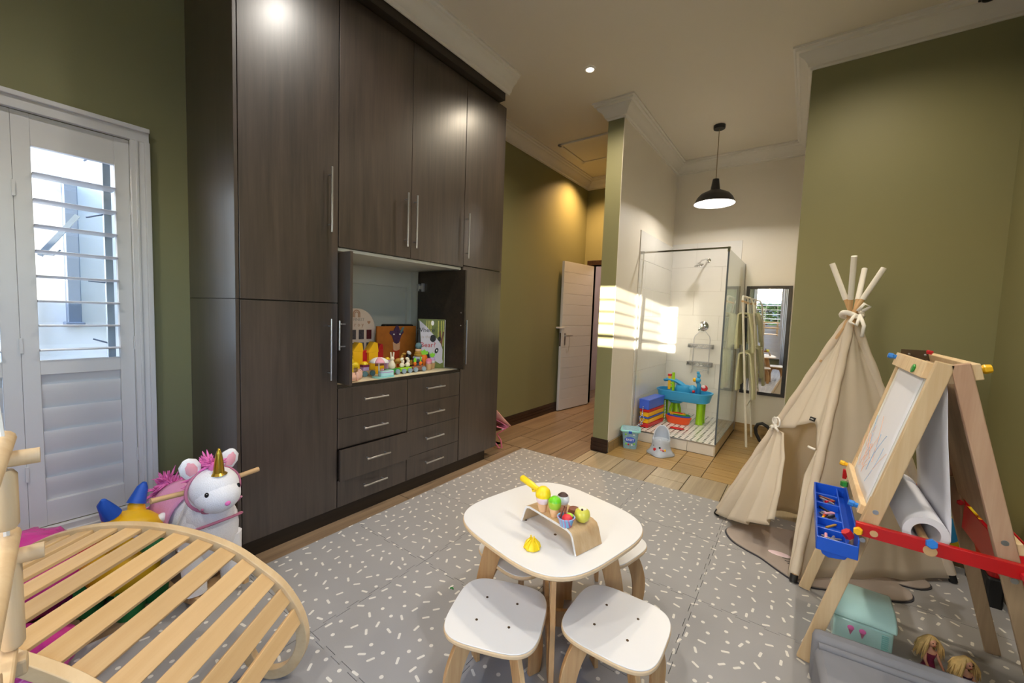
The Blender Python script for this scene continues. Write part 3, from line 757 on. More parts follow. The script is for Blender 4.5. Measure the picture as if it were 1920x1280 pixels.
# ------------------------------------------------------------------ built-in wardrobe
XD = -2.225
def bar_handle(parent, p0, p1, out, r=0.006, off=0.035):
    """round bar between p0 and p1 standing off along -out"""
    p0, p1, out = Vector(p0), Vector(p1), Vector(out); d = (p1 - p0).normalized(); L = (p1 - p0).length
    bm = B(); cyl(bm, p0, p1, r, 12)
    for s in (0.12, 0.88):
        q = p0.lerp(p1, s); cyl(bm, q, q - out * off, r * 0.7, 8)
    return obj('handle', bm, 'steel', parent, smooth=True, label='brushed steel bar handle')
def front(name, parent, y0, y1, z0, z1, x=XD, handle=None):
    bm = B(); box(bm, x - 0.018, x, y0 + .0015, y1 - .0015, z0 + .0015, z1 - .0015)
    d = obj(name, bm, 'wenge', parent, bevel=0.0012)
    if handle: bar_handle(d, (x + 0.04, handle[0], handle[1]), (x + 0.04, handle[2], handle[3]), (1, 0, 0))
    return d
near = thing('tall_cupboard', 'tall dark-wood wardrobe section nearest the window, two stacked doors', 'cupboard', (-2.5, 1.05, 0.09))
bm = B(); box(bm, XW + .002, XD, 0.787, 0.803, 0.09, 1.332); box(bm, XW + .002, XD, 0.787, 0.803, 1.335, 3.078); obj('side_panel', bm, 'wenge', near, bevel=0.001)
bm = B(); box(bm, XW + .002, XD - 0.02, 0.803, 1.313, 0.09, 3.078); obj('body', bm, 'wenge_dark', near)
front('door', near, 0.805, 1.313, 0.093, 1.331, handle=(1.252, 0.888, 1.252, 1.242))
front('door', near, 0.805, 1.313, 1.335, 3.078, handle=(1.252, 1.729, 1.252, 2.087))
mid = thing('upper_cupboard', 'wide dark-wood wardrobe section with two doors above the open toy niche', 'cupboard', (-2.5, 1.84, 1.66))
bm = B(); box(bm, XW + .002, XD - 0.02, 1.315, 2.363, 1.66, 3.078); obj('body', bm, 'wenge_dark', mid)
front('door', mid, 1.315, 1.842, 1.66, 3.078, handle=(1.785, 1.73, 1.785, 2.082))
front('door', mid, 1.842, 2.365, 1.66, 3.078, handle=(1.862, 1.73, 1.862, 2.082))
far = thing('tall_cupboard', 'tall dark-wood wardrobe section at the hall end, two stacked doors', 'cupboard', (-2.5, 2.61, 0.09))
bm = B(); box(bm, XW + .002, XD - 0.02, 2.367, 2.862, 0.09, 3.078); obj('body', bm, 'wenge_dark', far)
front('door', far, 2.367, 2.862, 0.093, 1.670, handle=(2.385, 0.89, 2.385, 1.243))
front('door', far, 2.367, 2.862, 1.674, 3.078, handle=(2.385, 1.728, 2.385, 2.077))
low = thing('drawer_cabinet', 'dark-wood eight-drawer cabinet with open display niche above', 'cabinet', (-2.5, 1.84, 0.09))
bm = B(); box(bm, XW + .002, XD - 0.02, 1.315, 2.363, 0.09, 0.81); obj('body', bm, 'wenge_dark', low)
zs = [0.093, 0.261, 0.455, 0.640, 0.826]
for c, (ya, yb, hy) in enumerate(((1.315, 1.836, 1.56), (1.838, 2.362, 2.075))):
    for r in range(4):
        x = XD + (0.03 if (c == 0 and r == 1) else 0.0); zc = (zs[r] + zs[r + 1]) / 2 + 0.012
        d = front('drawer', low, ya, yb, zs[r], zs[r + 1], x=x, handle=(hy - 0.088, zc, hy + 0.088, zc))
        if x > XD: d['label'] = 'slightly pulled-out drawer'
bm = B(); box(bm, XW + .01, XD - 0.022, 1.315, 2.363, 0.812, 0.845); obj('shelf_board', bm, 'shelf_cream', low)
bm = B(); box(bm, XD - 0.022, XD - 0.004, 1.315, 2.363, 0.828, 0.846); obj('shelf_edge', bm, 'wenge_dark', low)
bm = B(); box(bm, XW + .01, XD - 0.03, 1.315, 1.320, 0.845, 1.655); box(bm, XW + .01, XD - 0.03, 2.355, 2.363, 0.845, 1.655)
box(bm, XW + .01, XW + .02, 1.32, 2.355, 0.845, 1.655); box(bm, XW + .01, XD - 0.02, 1.315, 2.363, 1.640, 1.658)
obj('niche_lining', bm, 'melamine', low)
bm = B(); box(bm, XW + .02, XW + .04, 1.32, 2.355, 1.50, 1.64); box(bm, XW + .02, XW + .04, 1.32, 2.355, 0.845, 1.11); box(bm, XW + .02, XW + .045, 2.31, 2.355, 1.11, 1.50); obj('back_rail', bm, 'melamine', low, bevel=0.001)
bm = B(); box(bm, -2.64, -2.125, 1.328, 1.346, 0.856, 1.632); pd = obj('pocket_door', bm, 'wenge', low, bevel=0.001, label='pocket door slid back on the left of the niche')
bar_handle(pd, (-2.17, 1.293, 1.062), (-2.17, 1.293, 1.233), (0, -1, 0), 0.006, 0.035)
bm = B(); box(bm, -2.70, -2.156, 2.322, 2.340, 0.856, 1.632); pd = obj('pocket_door', bm, 'wenge_dark', low, bevel=0.001, label='pocket door slid back on the right of the niche')
bm = B(); box(bm, -2.69, -2.665, 2.300, 2.322, 1.47, 1.53); box(bm, -2.665, -2.64, 2.306, 2.322, 1.485, 1.515); box(bm, -2.64, -2.615, 2.304, 2.322, 1.465, 1.535); obj('door_hinge', bm, 'steel', pd, bevel=0.002)
for z in (1.301, 1.201):
    bm = B(); ell(bm, (-2.19, 2.321, z), 0.005, seg=8, rings=5); obj('screw', bm, 'steel', pd)
bm = B(); box(bm, XW + .002, XD - 0.025, 0.80, 2.73, 0, 0.09); tag(obj('plinth', bm, 'wenge_dark'), 'long dark plinth under the wardrobe doors', 'plinth')
bm = B(); box(bm, -2.262, -2.247, 0.797, 0.802, 0.0, 0.075); tag(obj('plinth_offcut', bm, 'carrot'), 'bare orange end grain at the near foot of the wardrobe plinth', 'wood offcut')
bm = B(); box(bm, XW + .002, -2.165, 0.76, 2.76, 3.08, 3.14); tag(obj('top_fascia', bm, 'wenge_dark'), 'dark board along the wardrobe top under the white cornice', 'fascia')
bm = B(); box(bm, XW + .002, -2.165, 0.76, 2.80, 3.14, H - 0.001); struct('trim_8', bm, 'cornice_white')

# ------------------------------------------------------------------ toys in the niche (shelf top z = SZ)
SZ = 0.8465
g = thing('photo_board', 'cream arch-topped milestone board with rainbow and small photos, at the left of the niche', 'photo board', (-2.66, 1.72, SZ))
arch = [(-0.15, 0), (0.15, 0)] + [(0.15 * math.cos(t), 0.31 + 0.15 * math.sin(t)) for t in [math.pi * k / 20 for k in range(21)]]
bm = B(); prism(bm, arch, (-2.665, 1.72, SZ), (0, 1, 0), (0, 0, 1), 0.012); obj('board', bm, 'board_cream', g)
FX = -2.6585
for r_, w_ in ((0.030, 0.008), (0.018, 0.007)):
    A_ = [(r_ * math.cos(t), r_ * math.sin(t)) for t in [math.pi * k / 14 for k in range(15)]]; A_ = [(r_, -0.025)] + A_ + [(-r_, -0.025)]
    C_ = [((r_ - w_) * math.cos(t), (r_ - w_) * math.sin(t)) for t in [math.pi * k / 14 for k in range(15)]]; C_ = [(r_ - w_, -0.025)] + C_ + [(-(r_ - w_), -0.025)]
    bm = B(); strip(bm, A_, C_, (FX, 1.715, SZ + 0.42), (0, 1, 0), (0, 0, 1), 0.002); obj('rainbow', bm, 'print_tan', g)
text('FINEST', 0.030, 'print_grey', g, (FX, 1.735, SZ + 0.378), (0, 1, 0), (0, 0, 1))
text('r o y', 0.040, 'print_tan', g, (FX, 1.735, SZ + 0.340), (0, 1, 0), (0, 0, 1))
bm = B(); prism(bm, [(0, -0.014), (0.014, 0.002), (0.010, 0.011), (0.003, 0.011), (0, 0.006), (-0.003, 0.011), (-0.010, 0.011), (-0.014, 0.002)], (FX, 1.818, SZ + 0.358), (0, 1, 0), (0, 0, 1), 0.002); obj('heart', bm, 'print_tan', g)
for j in range(4):
    for k in range(3):
        y = 1.625 + 0.065 * j; z = SZ + 0.268 - 0.095 * k
        bm = B(); box(bm, FX - 0.001, FX + 0.001, y - 0.021, y + 0.021, z - 0.035, z + 0.035); obj('photo', bm, 'photo_red' if (j == 3 and k == 0) else 'photo_dark', g)

g = thing('giraffe_painting', 'orange canvas painting of a purple giraffe head on the niche shelf', 'painting', (-2.60, 2.03, SZ))
bm = B(); box(bm, -2.612, -2.592, 1.845, 2.216, SZ, 1.178); obj('canvas', bm, 'orange_canvas', g, bevel=0.002)
def flat(name, poly, mat, par, x, y, z, d=0.003, u=(0, 1, 0), v=(0, 0, 1)):
    bm = B(); prism(bm, poly, (x, y, z), u, v, d); return obj(name, bm, mat, par)
GXP = -2.5905
flat('neck', [(-0.022, -0.17), (0.02, -0.17), (0.032, -0.02), (-0.032, -0.02)], 'giraffe_red', g, GXP, 2.02, 1.02)
flat('throat', [(-0.028, -0.055), (-0.006, -0.06), (0.004, -0.06), (0.030, -0.05), (0.034, 0.01), (-0.034, 0.01)], 'giraffe_peach', g, GXP + 0.001, 2.02, 1.045)
flat('head', [(0, -0.045), (0.022, -0.038), (0.045, 0.02), (0.068, 0.045), (0.06, 0.062), (0.03, 0.06), (0.02, 0.085), (0.012, 0.098), (-0.006, 0.098), (-0.018, 0.078), (-0.03, 0.058), (-0.062, 0.056), (-0.066, 0.036), (-0.045, 0.02), (-0.022, -0.038)], 'giraffe_purple', g, GXP + 0.002, 2.02, 1.085)
flat('ear', [(0.03, 0.04), (0.05, 0.045), (0.072, 0.082), (0.062, 0.088), (0.045, 0.075)], 'teal_dull', g, GXP + 0.003, 2.02, 1.085)
flat('eye', [(0.008 * math.cos(t), 0.006 * math.sin(t)) for t in [k * .785 for k in range(8)]], 'print_white', g, GXP + 0.004, 1.993, 1.115)
flat('eye', [(0.008 * math.cos(t), 0.006 * math.sin(t)) for t in [k * .785 for k in range(8)]], 'print_white', g, GXP + 0.004, 2.05, 1.115)
bm = B(); box(bm, -2.72, -2.66, 1.965, 2.25, SZ, 1.19); tag(obj('black_case', bm, 'vent_black', bevel=0.012), 'slim black case behind the orange painting, only its top showing', 'case')

# picture book
bR, bL = Vector((-2.372, 2.312, SZ)), Vector((-2.480, 2.155, SZ)); bu = (bR - bL).normalized(); bn = Vector((bu.y, -bu.x, 0)); BW = (bR - bL).length + 0.02; BH = 0.395
g = thing('picture_book', 'picture book with a panda cover standing at the right of the niche', 'book', ((bR + bL) / 2))
bc = (bR + bL) / 2; bM = Matrix((bu, bn, Vector((0, 0, 1)))).transposed()
def bk(name, poly, mat, d): 
    bm = B(); prism(bm, [(p[0] * BW, p[1] * BH) for p in poly], bc - bu * BW / 2 + bn * d, bu, (0, 0, 1), 0.001); return obj(name, bm, mat, g)
bm = B(); obox(bm, bc + Vector((0, 0, BH / 2)), (BW, 0.012, BH), bM); obj('cover', bm, 'book_green', g, bevel=0.001)
bm = B(); obox(bm, bc + Vector((0, 0, BH / 2)) + bu * 0.004, (BW, 0.008, BH - 0.008), bM); obj('pages', bm, 'print_white', g)
for x in (0.30, 0.38, 0.46, 0.74, 0.86, 0.93): bk('tree_trunk', [(x, 0.45), (x + 0.025, 0.45), (x + 0.03, 0.97), (x, 0.97)], 'book_yellow', 0.0065)
bk('tree', [(0.82, 0.2), (0.92, 0.2), (0.90, 0.5), (0.98, 0.75), (0.93, 0.75), (0.88, 0.6), (0.84, 0.78), (0.80, 0.74), (0.84, 0.5)], 'book_brown', 0.0072)
bk('panda_body', [(0.0, 0.02), (0.42, 0.02), (0.46, 0.25), (0.35, 0.36), (0.12, 0.4), (0.03, 0.96), (0, 0.96)], 'print_black', 0.0075)
bk('panda_back', [(0.04, 0.97), (0.30, 0.85), (0.62, 0.66), (0.86, 0.5), (0.93, 0.38), (0.92, 0.2), (0.95, 0.12), (0.84, 0.09), (0.62, 0.16), (0.46, 0.2), (0.42, 0.34), (0.30, 0.28), (0.14, 0.30), (0.10, 0.62)], 'panda_grey', 0.0082)
bk('ear', [(0.44 + 0.115 + 0.115 * math.cos(t), 0.61 + 0.075 * math.sin(t)) for t in [k * math.pi / 8 for k in range(16)]], 'print_black', 0.009)
bk('ear', [(0.80 + 0.06 * math.cos(t), 0.60 + 0.05 * math.sin(t)) for t in [k * math.pi / 6 for k in range(12)]], 'print_black', 0.0078)
bk('eye', [(0.70 + 0.07 * math.cos(t) + 0.02 * math.sin(t), 0.36 + 0.055 * math.sin(t)) for t in [k * math.pi / 8 for k in range(16)]], 'print_black', 0.009)
bk('eye_glint', [(0.71 + 0.02 * math.cos(t), 0.365 + 0.02 * math.sin(t)) for t in [k * math.pi / 4 for k in range(8)]], 'print_white', 0.0096)
bk('seal', [(0.53 + 0.055 * math.cos(t), 0.92 + 0.05 * math.sin(t)) for t in [k * math.pi / 8 for k in range(16)]], 'print_white', 0.0086)
text('Where', 0.050, 'print_black', g, bc - bu * BW * 0.22 + bn * 0.0095 + Vector((0, 0, BH * 0.775)), bu, (0, 0, 1))
text('is the', 0.034, 'print_grey', g, bc - bu * BW * 0.20 + bn * 0.0095 + Vector((0, 0, BH * 0.64)), bu, (0, 0, 1))
text('Bear?', 0.056, 'print_red', g, bc - bu * BW * 0.13 + bn * 0.0100 + Vector((0, 0, BH * 0.475)), bu, (0, 0, 1))

def wheels(par, pts, r=0.018, mat='wheel_grey', ax=(1, 0, 0)):
    for p in pts:
        bm = B(); p = Vector(p); a = Vector(ax) * 0.006; cyl(bm, p - a, p + a, r, 18); obj('wheel', bm, mat, par, smooth=True)
# wooden animal train at the front
def carriage(name, label, y0, y1, mat, x=-2.365):
    t = thing(name, label, 'toy train car', (x, (y0 + y1) / 2, SZ), None)
    bm = B(); box(bm, x - 0.028, x + 0.020, y0, y1, SZ + 0.012, SZ + 0.040); obj('body', bm, mat, t, bevel=0.004)
    wheels(t, [(x + 0.027, y0 + 0.025, SZ + 0.018), (x + 0.027, y1 - 0.025, SZ + 0.018), (x - 0.034, y0 + 0.025, SZ + 0.018), (x - 0.034, y1 - 0.025, SZ + 0.018)])
    return t
carriage('toy_train_car', 'green wooden toy train car carrying the white rabbit', 1.755, 1.865, 'green_plastic')
carriage('toy_train_car', 'lime wooden toy train car with two white figures', 1.870, 1.975, 'lime_plastic')
carriage('toy_train_car', 'brown wooden toy train car carrying small carrots', 1.980, 2.110, 'toy_brown')
for k, y in enumerate((2.020, 2.075)):
    t = thing('toy_carrot', ('small wooden carrot on the brown train car, left of the pair', 'small wooden carrot on the brown train car, right of the pair')[k], 'toy carrot', (-2.368, y, SZ + 0.041))
    bm = B(); lathe(bm, [(0.004, SZ + 0.041), (0.012, SZ + 0.052), (0.013, SZ + 0.066), (0.005, SZ + 0.072)], (-2.368, y, 0), 12); obj('root', bm, 'carrot', t, smooth=True)
    bm = B(); prism(bm, [(-0.010, 0), (0.010, 0), (0.013, 0.018), (0, 0.036), (-0.013, 0.018)] if k == 0 else [(-0.004, 0), (0.004, 0), (0.005, 0.036), (-0.005, 0.036)], (-2.368, y, SZ + 0.071), (0, 1, 0), (0, 0, 1), 0.008); obj('leaf', bm, 'lime_leaf', t, bevel=0.001)
t = thing('toy_rabbit', 'cream wooden rabbit with upright ears on the green train car', 'toy rabbit', (-2.368, 1.810, SZ + 0.041))
bm = B(); lathe(bm, [(0.018, SZ + 0.041), (0.026, SZ + 0.055), (0.024, SZ + 0.072), (0.013, SZ + 0.094), (0.010, SZ + 0.10)], (-2.368, 1.81, 0), 18); ell(bm, (-2.368, 1.812, SZ + 0.110), (0.014, 0.016, 0.016)); obj('body', bm, 'cream_toy', t, smooth=True)
for s in (-0.010, 0.012):
    bm = B(); tube(bm, [(-2.368, 1.811 + s * 0.8, SZ + 0.118), (-2.368, 1.811 + s * 1.2, SZ + 0.158)], 0.0055, 8); obj('ear', bm, 'cream_toy', t, smooth=True)
for k, (y, lab) in enumerate(((1.900, 'white wooden figure seated on the lime train car, left of the pair'), (1.950, 'white wooden figure seated on the lime train car, right of the pair'))):
    t = thing('toy_sheep', lab, 'toy animal', (-2.368, y, SZ + 0.041))
    bm = B(); ell(bm, (-2.368, y, SZ + 0.058), (0.016, 0.021, 0.018)); ell(bm, (-2.368, y + 0.006, SZ + 0.083), (0.012, 0.012, 0.016)); obj('body', bm, 'cream_toy', t, smooth='all')
    bm = B(); ell(bm, (-2.366, y - 0.004, SZ + 0.102), (0.013, 0.017, 0.011), rotz(0) @ Matrix.Rotation(0.5 - k, 3, 'X')); obj('head', bm, 'cream_toy', t, smooth='all')
# second train behind with block loads
for k, (y0, y1, lab) in enumerate(((1.44, 1.575, 'plain wooden toy wagon with grey wheels, half hidden by the left pocket door'), (1.580, 1.700, 'plain wooden toy wagon with grey wheels and a purple and yellow block load'))):
    x = -2.42; t = thing('toy_wagon', lab, 'toy wagon', (x, (y0 + y1) / 2, SZ))
    bm = B(); box(bm, x - 0.03, x + 0.02, y0, y1, SZ + 0.015, SZ + 0.038); obj('body', bm, 'toy_wood', t, bevel=0.004)
    wheels(t, [(x + 0.027, y0 + 0.03, SZ + 0.019), (x + 0.027, y1 - 0.03, SZ + 0.019), (x - 0.036, y0 + 0.03, SZ + 0.019), (x - 0.036, y1 - 0.03, SZ + 0.019)], 0.019, 'teal_dull')
def block(name, label, x, y, z, s, mat, top=None):
    bm = B()
    if top == 'dome': lathe(bm, [(s[1] / 2 * math.cos(a), z + s[2] * math.sin(a)) for a in [0, .4, .8, 1.2, 1.5]], (x, y, 0), 18)
    elif top == 'roof': prism(bm, [(-s[1] / 2, 0), (s[1] / 2, 0), (s[1] / 2 * .8, s[2] * .9), (s[1] * 0.1, s[2])], (x, y, z), (0, 1, 0), (0, 0, 1), s[0])
    else: obox(bm, (x, y, z + s[2] / 2), s)
    return tag(obj(name, bm, mat, bevel=0.002), label, 'toy block', 'wooden toy blocks in the niche')
block('toy_block', 'lilac wooden block at the bottom of the wagon load', -2.42, 1.625, SZ + 0.039, (0.04, 0.045, 0.024), 'lilac')
block('toy_block', 'plum wooden block in the middle of the wagon load', -2.42, 1.625, SZ + 0.063, (0.04, 0.048, 0.016), 'dress_wine')
block('toy_block', 'yellow dome block topping the wagon load', -2.42, 1.625, SZ + 0.079, (0.04, 0.046, 0.022), 'toy_yellow', 'dome')
block('toy_block', 'bare wooden block on the left wagon', -2.42, 1.545, SZ + 0.039, (0.036, 0.04, 0.045), 'toy_wood')
block('toy_block', 'dusty pink domed block on the bare wooden block', -2.42, 1.545, SZ + 0.084, (0.03, 0.036, 0.018), 'strap_pink', 'dome')
block('toy_block', 'yellow block standing right of the wagon load', -2.42, 1.679, SZ + 0.039, (0.03, 0.038, 0.065), 'yellow_plastic')
block('toy_block', 'flat yellow block under the brown one behind the parasol', -2.47, 1.765, SZ, (0.05, 0.075, 0.055), 'yellow_plastic')
block('toy_block', 'brown block on the flat yellow block behind the parasol', -2.47, 1.765, SZ + 0.055, (0.05, 0.07, 0.028), 'toy_brown')
block('toy_block', 'lilac block behind the rabbit', -2.48, 1.855, SZ, (0.04, 0.04, 0.09), 'lilac')
block('toy_block', 'yellow dome on the lilac block behind the rabbit', -2.48, 1.855, SZ + 0.090, (0.04, 0.04, 0.02), 'toy_yellow', 'dome')
block('toy_block', 'tall yellow house block with sloping roof, leftmost in the niche', -2.52, 1.62, SZ + 0.0, (0.06, 0.075, 0.16), 'yellow_plastic')
block('toy_block', 'yellow roof wedge on the leftmost house block', -2.52, 1.62, SZ + 0.160, (0.06, 0.085, 0.065), 'yellow_plastic', 'roof')
block('toy_block', 'tall yellow house block in front of the photo board', -2.52, 1.745, SZ + 0.0, (0.06, 0.075, 0.15), 'yellow_plastic')
block('toy_block', 'yellow roof wedge with red mark on the second house block', -2.52, 1.742, SZ + 0.150, (0.06, 0.09, 0.075), 'yellow_plastic', 'roof')
block('toy_block', 'red block between the two yellow house blocks', -2.54, 1.684, SZ + 0.0, (0.05, 0.05, 0.165), 'red_plastic')
block('toy_block', 'tall red block with slanted top against the orange painting', -2.56, 1.838, SZ + 0.0, (0.04, 0.05, 0.16), 'red_plastic')
block('toy_block', 'red wedge on the tall red block against the orange painting', -2.56, 1.838, SZ + 0.160, (0.04, 0.05, 0.045), 'red_plastic', 'roof')
block('toy_block', 'mustard star block right of the white figures', -2.45, 2.035, SZ + 0.04, (0.03, 0.045, 0.04), 'mustard', 'roof')
t = thing('toy_giraffe', 'small yellow giraffe figure at the far left of the niche', 'toy giraffe', (-2.40, 1.535, SZ))
bm = B(); ell(bm, (-2.40, 1.535, SZ + 0.085), (0.022, 0.032, 0.022)); tube(bm, [(-2.40, 1.52, SZ + 0.09), (-2.40, 1.508, SZ + 0.14)], [0.014, 0.009], 8); ell(bm, (-2.395, 1.503, SZ + 0.145), (0.010, 0.016, 0.010)); obj('body', bm, 'toy_yellow', t, smooth='all')
for a, c in ((-2.412, 1.515), (-2.388, 1.515), (-2.412, 1.555), (-2.388, 1.555)):
    bm = B(); cyl(bm, (a, c, SZ), (a, c, SZ + 0.08), 0.006, 8); obj('leg', bm, 'toy_yellow', t)
t = thing('toy_giraffe', 'spotted orange giraffe figure behind the rabbit', 'toy giraffe', (-2.47, 1.95, SZ))
bm = B(); ell(bm, (-2.47, 1.95, SZ + 0.075), (0.02, 0.038, 0.022)); tube(bm, [(-2.47, 1.97, SZ + 0.085), (-2.47, 1.985, SZ + 0.12)], [0.013, 0.008], 8); ell(bm, (-2.465, 1.995, SZ + 0.125), (0.009, 0.018, 0.010)); obj('body', bm, 'mustard', t, smooth='all')
for c in (1.925, 1.972):
    bm = B(); cyl(bm, (-2.47, c, SZ), (-2.47, c, SZ + 0.07), 0.006, 8); obj('leg', bm, 'mustard', t)
t = thing('toy_badger', 'small black animal figure with white stripes beside the stacking rings', 'toy animal', (-2.50, 2.065, SZ))
bm = B(); lathe(bm, [(0.024, SZ), (0.028, SZ + 0.05), (0.020, SZ + 0.10), (0.012, SZ + 0.125)], (-2.50, 2.065, 0), 14); obj('body', bm, 'vent_black', t, smooth=True)
bm = B(); ell(bm, (-2.492, 2.065, SZ + 0.128), (0.014, 0.022, 0.014), Matrix.Rotation(-0.6, 3, 'X')); obj('head', bm, 'print_white', t, smooth='all')
t = thing('stacking_toy', 'ring stacking tower with grey-blue ball on top', 'stacking toy', (-2.48, 2.150, SZ))
for z, r_, m_ in ((0.0, 0.052, 'toy_wood'), (0.024, 0.048, 'slate'), (0.050, 0.047, 'slate'), (0.074, 0.045, 'potty_grey'), (0.096, 0.036, 'mustard'), (0.114, 0.031, 'mustard'), (0.134, 0.026, 'cone_beige')):
    h = 0.022; bm = B(); lathe(bm, [(r_ - 0.006, SZ + z), (r_, SZ + z + 0.006), (r_, SZ + z + h - 0.006), (r_ - 0.006, SZ + z + h)], (-2.48, 2.15, 0), 24); obj('ring', bm, m_, t, smooth=True)
bm = B(); ell(bm, (-2.48, 2.15, SZ + 0.180), 0.027); obj('ball', bm, 'teal_dull', t, smooth='all')
def pot(label, x, y, body, mats, leaf, h=0.046):
    t = thing('toy_plant_pot', label, 'toy plant pot', (x, y, SZ))
    bm = B(); lathe(bm, [(0.019, SZ), (0.026, SZ + h), (0.021, SZ + h), (0.020, SZ + h - 0.006)], (x, y, 0), 20); obj('pot', bm, 'toy_wood', t, smooth=True)
    bm = B(); lathe(bm, [(0.016, SZ + h - 0.004), (0.024, SZ + h + 0.008), (0.024, SZ + h + 0.020)], (x, y, 0), 20); obj('lower_half', bm, mats[0], t, smooth=True)
    bm = B(); lathe(bm, [(0.024, SZ + h + 0.020), (0.022, SZ + h + 0.034), (0.010, SZ + h + 0.044)], (x, y, 0), 20); obj('upper_half', bm, mats[1], t, smooth=True)
    if leaf:
        bm = B(); prism(bm, [(-0.006, 0), (0.006, 0), (0.022, 0.020), (0.018, 0.038), (0.006, 0.030), (0, 0.044), (-0.008, 0.030), (-0.020, 0.034), (-0.020, 0.016)], (x, y, SZ + h + 0.042), (0.5, 0.85, 0), (0, 0, 1), 0.008); obj('leaf', bm, 'lime_leaf', t, bevel=0.001)
pot('wooden toy pot with a pink root vegetable, front one of two', -2.375, 2.165, None, ('pink_soft', 'stroller_pink'), False)
pot('wooden toy pot with a lilac turnip and leaf, rear one of two', -2.405, 2.228, None, ('print_white', 'lilac'), True)
t = thing('toy_carrot', 'large wooden carrot with green leaves behind the pink pot', 'toy carrot', (-2.44, 2.165, SZ))
bm = B(); lathe(bm, [(0.010, SZ), (0.020, SZ + 0.03), (0.027, SZ + 0.08), (0.022, SZ + 0.105), (0.008, SZ + 0.112)], (-2.44, 2.175, 0), 18); obj('root', bm, 'carrot', t, smooth=True)
bm = B(); prism(bm, [(-0.006, 0), (0.006, 0), (0.03, 0.010), (0.026, 0.034), (0.012, 0.030), (0.002, 0.048), (-0.012, 0.034), (-0.028, 0.036), (-0.026, 0.010)], (-2.44, 2.175, SZ + 0.108), (0.6, 0.8, 0), (0, 0, 1), 0.008); obj('leaf', bm, 'lime_leaf', t, bevel=0.001)
# little boat with parasol
t = thing('toy_boat', 'mint and white toy pool with pink and white parasol at the shelf edge', 'toy boat', (-2.315, 1.69, SZ))
bm = B(); prism(bm, rrect(0.075, 0.155, 0.03), (-2.305, 1.695, SZ + 0.004), (1, 0, 0), (0, 1, 0), 0.008); obj('base', bm, 'aqua_plastic', t)
bm = B(); prism(bm, rrect(0.05, 0.105, 0.015), (-2.305, 1.715, SZ + 0.026), (1, 0, 0), (0, 1, 0), 0.036); obj('tub', bm, 'mint', t, bevel=0.003)
bm = B(); prism(bm, rrect(0.052, 0.107, 0.015), (-2.305, 1.715, SZ + 0.034), (1, 0, 0), (0, 1, 0), 0.005); obj('band', bm, 'lilac', t)
bm = B(); cyl(bm, (-2.325, 1.672, SZ), (-2.325, 1.672, SZ + 0.118), 0.005, 10); obj('parasol_pole', bm, 'print_white', t, smooth=True)
for k in range(6):
    bm = B(); n = 6; rows = []
    for j in range(5):
        r_ = 0.0655 * math.sin(j / 4 * 1.25) / math.sin(1.25); z = SZ + 0.098 + 0.038 * math.cos(j / 4 * 1.5)
        rows.append([(-2.325 + r_ * math.cos(a), 1.672 + r_ * math.sin(a), z) for a in [math.pi / 3 * (k + i / n) for i in range(n + 1)]])
    sheet(bm, rows); obj('parasol_panel', bm, 'pink_soft' if k % 2 else 'print_white', t, smooth='all', solid=0.001)
bm = B(); ell(bm, (-2.315, 1.693, SZ + 0.050), (0.010, 0.012, 0.008)); obj('toy_crab', bm, 'pink_soft', t, smooth='all')
# baby doll lying at the left with one foot showing
t = thing('baby_doll', 'baby doll lying behind the left pocket door, its feet showing', 'doll', (-2.33, 1.45, SZ))
bm = B()
tube(bm, [(-2.35, 1.37, SZ + 0.035), (-2.34, 1.43, SZ + 0.034), (-2.335, 1.475, SZ + 0.028), (-2.33, 1.50, SZ + 0.026)], [0.034, 0.030, 0.022, 0.020], 12)
tube(bm, [(-2.27, 1.37, SZ + 0.033), (-2.275, 1.42, SZ + 0.03), (-2.28, 1.46, SZ + 0.024)], [0.032, 0.027, 0.02], 12)
ell(bm, (-2.325, 1.525, SZ + 0.034), (0.017, 0.020, 0.034)); ell(bm, (-2.28, 1.478, SZ + 0.03), (0.015, 0.016, 0.030))
ell(bm, (-2.31, 1.32, SZ + 0.052), (0.055, 0.05, 0.05)) if False else None
obj('legs', bm, 'doll_skin', t, smooth='all')
for k in range(5):
    bm = B(); ell(bm, (-2.335 + 0.008 * k, 1.523, SZ + 0.066 - 0.002 * abs(k - 1)), 0.0055 - 0.0005 * k, seg=8, rings=5); obj('toe', bm, 'doll_skin', t, smooth='all')
# ------------------------------------------------------------------ foam play mat of jigsaw tiles
MT = 0.010
mat_root = thing('play_mat', 'grey foam jigsaw play mat with cream dashes and dots', 'play mat', (0, 0, 0))
mo = Vector((-2.147, 3.188)); ma = math.radians(-0.85); mx_ = Vector((math.cos(ma * 0), 0.0)); my_ = Vector((math.sin(-ma), -math.cos(ma)))
TS = 0.6
def mpt(u, v): p = mo + mx_ * u + my_ * v; return (p.x, p.y)
def edge(a, b2, teeth):
    """points from a to b2 (excl. b2) in mat uv"""
    a, b2 = Vector(a), Vector(b2); d = b2 - a; L = d.length; d.normalize(); n = Vector((-d.y, d.x)); out = [a]
    if teeth:
        k = 11; p = L / k
        for i in range(1, k - 1, 2):
            s = i * p
            for q, h in ((s + .006, 0), (s - .002, .013), (s + p + .002, .013), (s + p - .006, 0)): out.append(a + d * q + n * h * teeth)
    return out
NXT, NYT = 5, 7
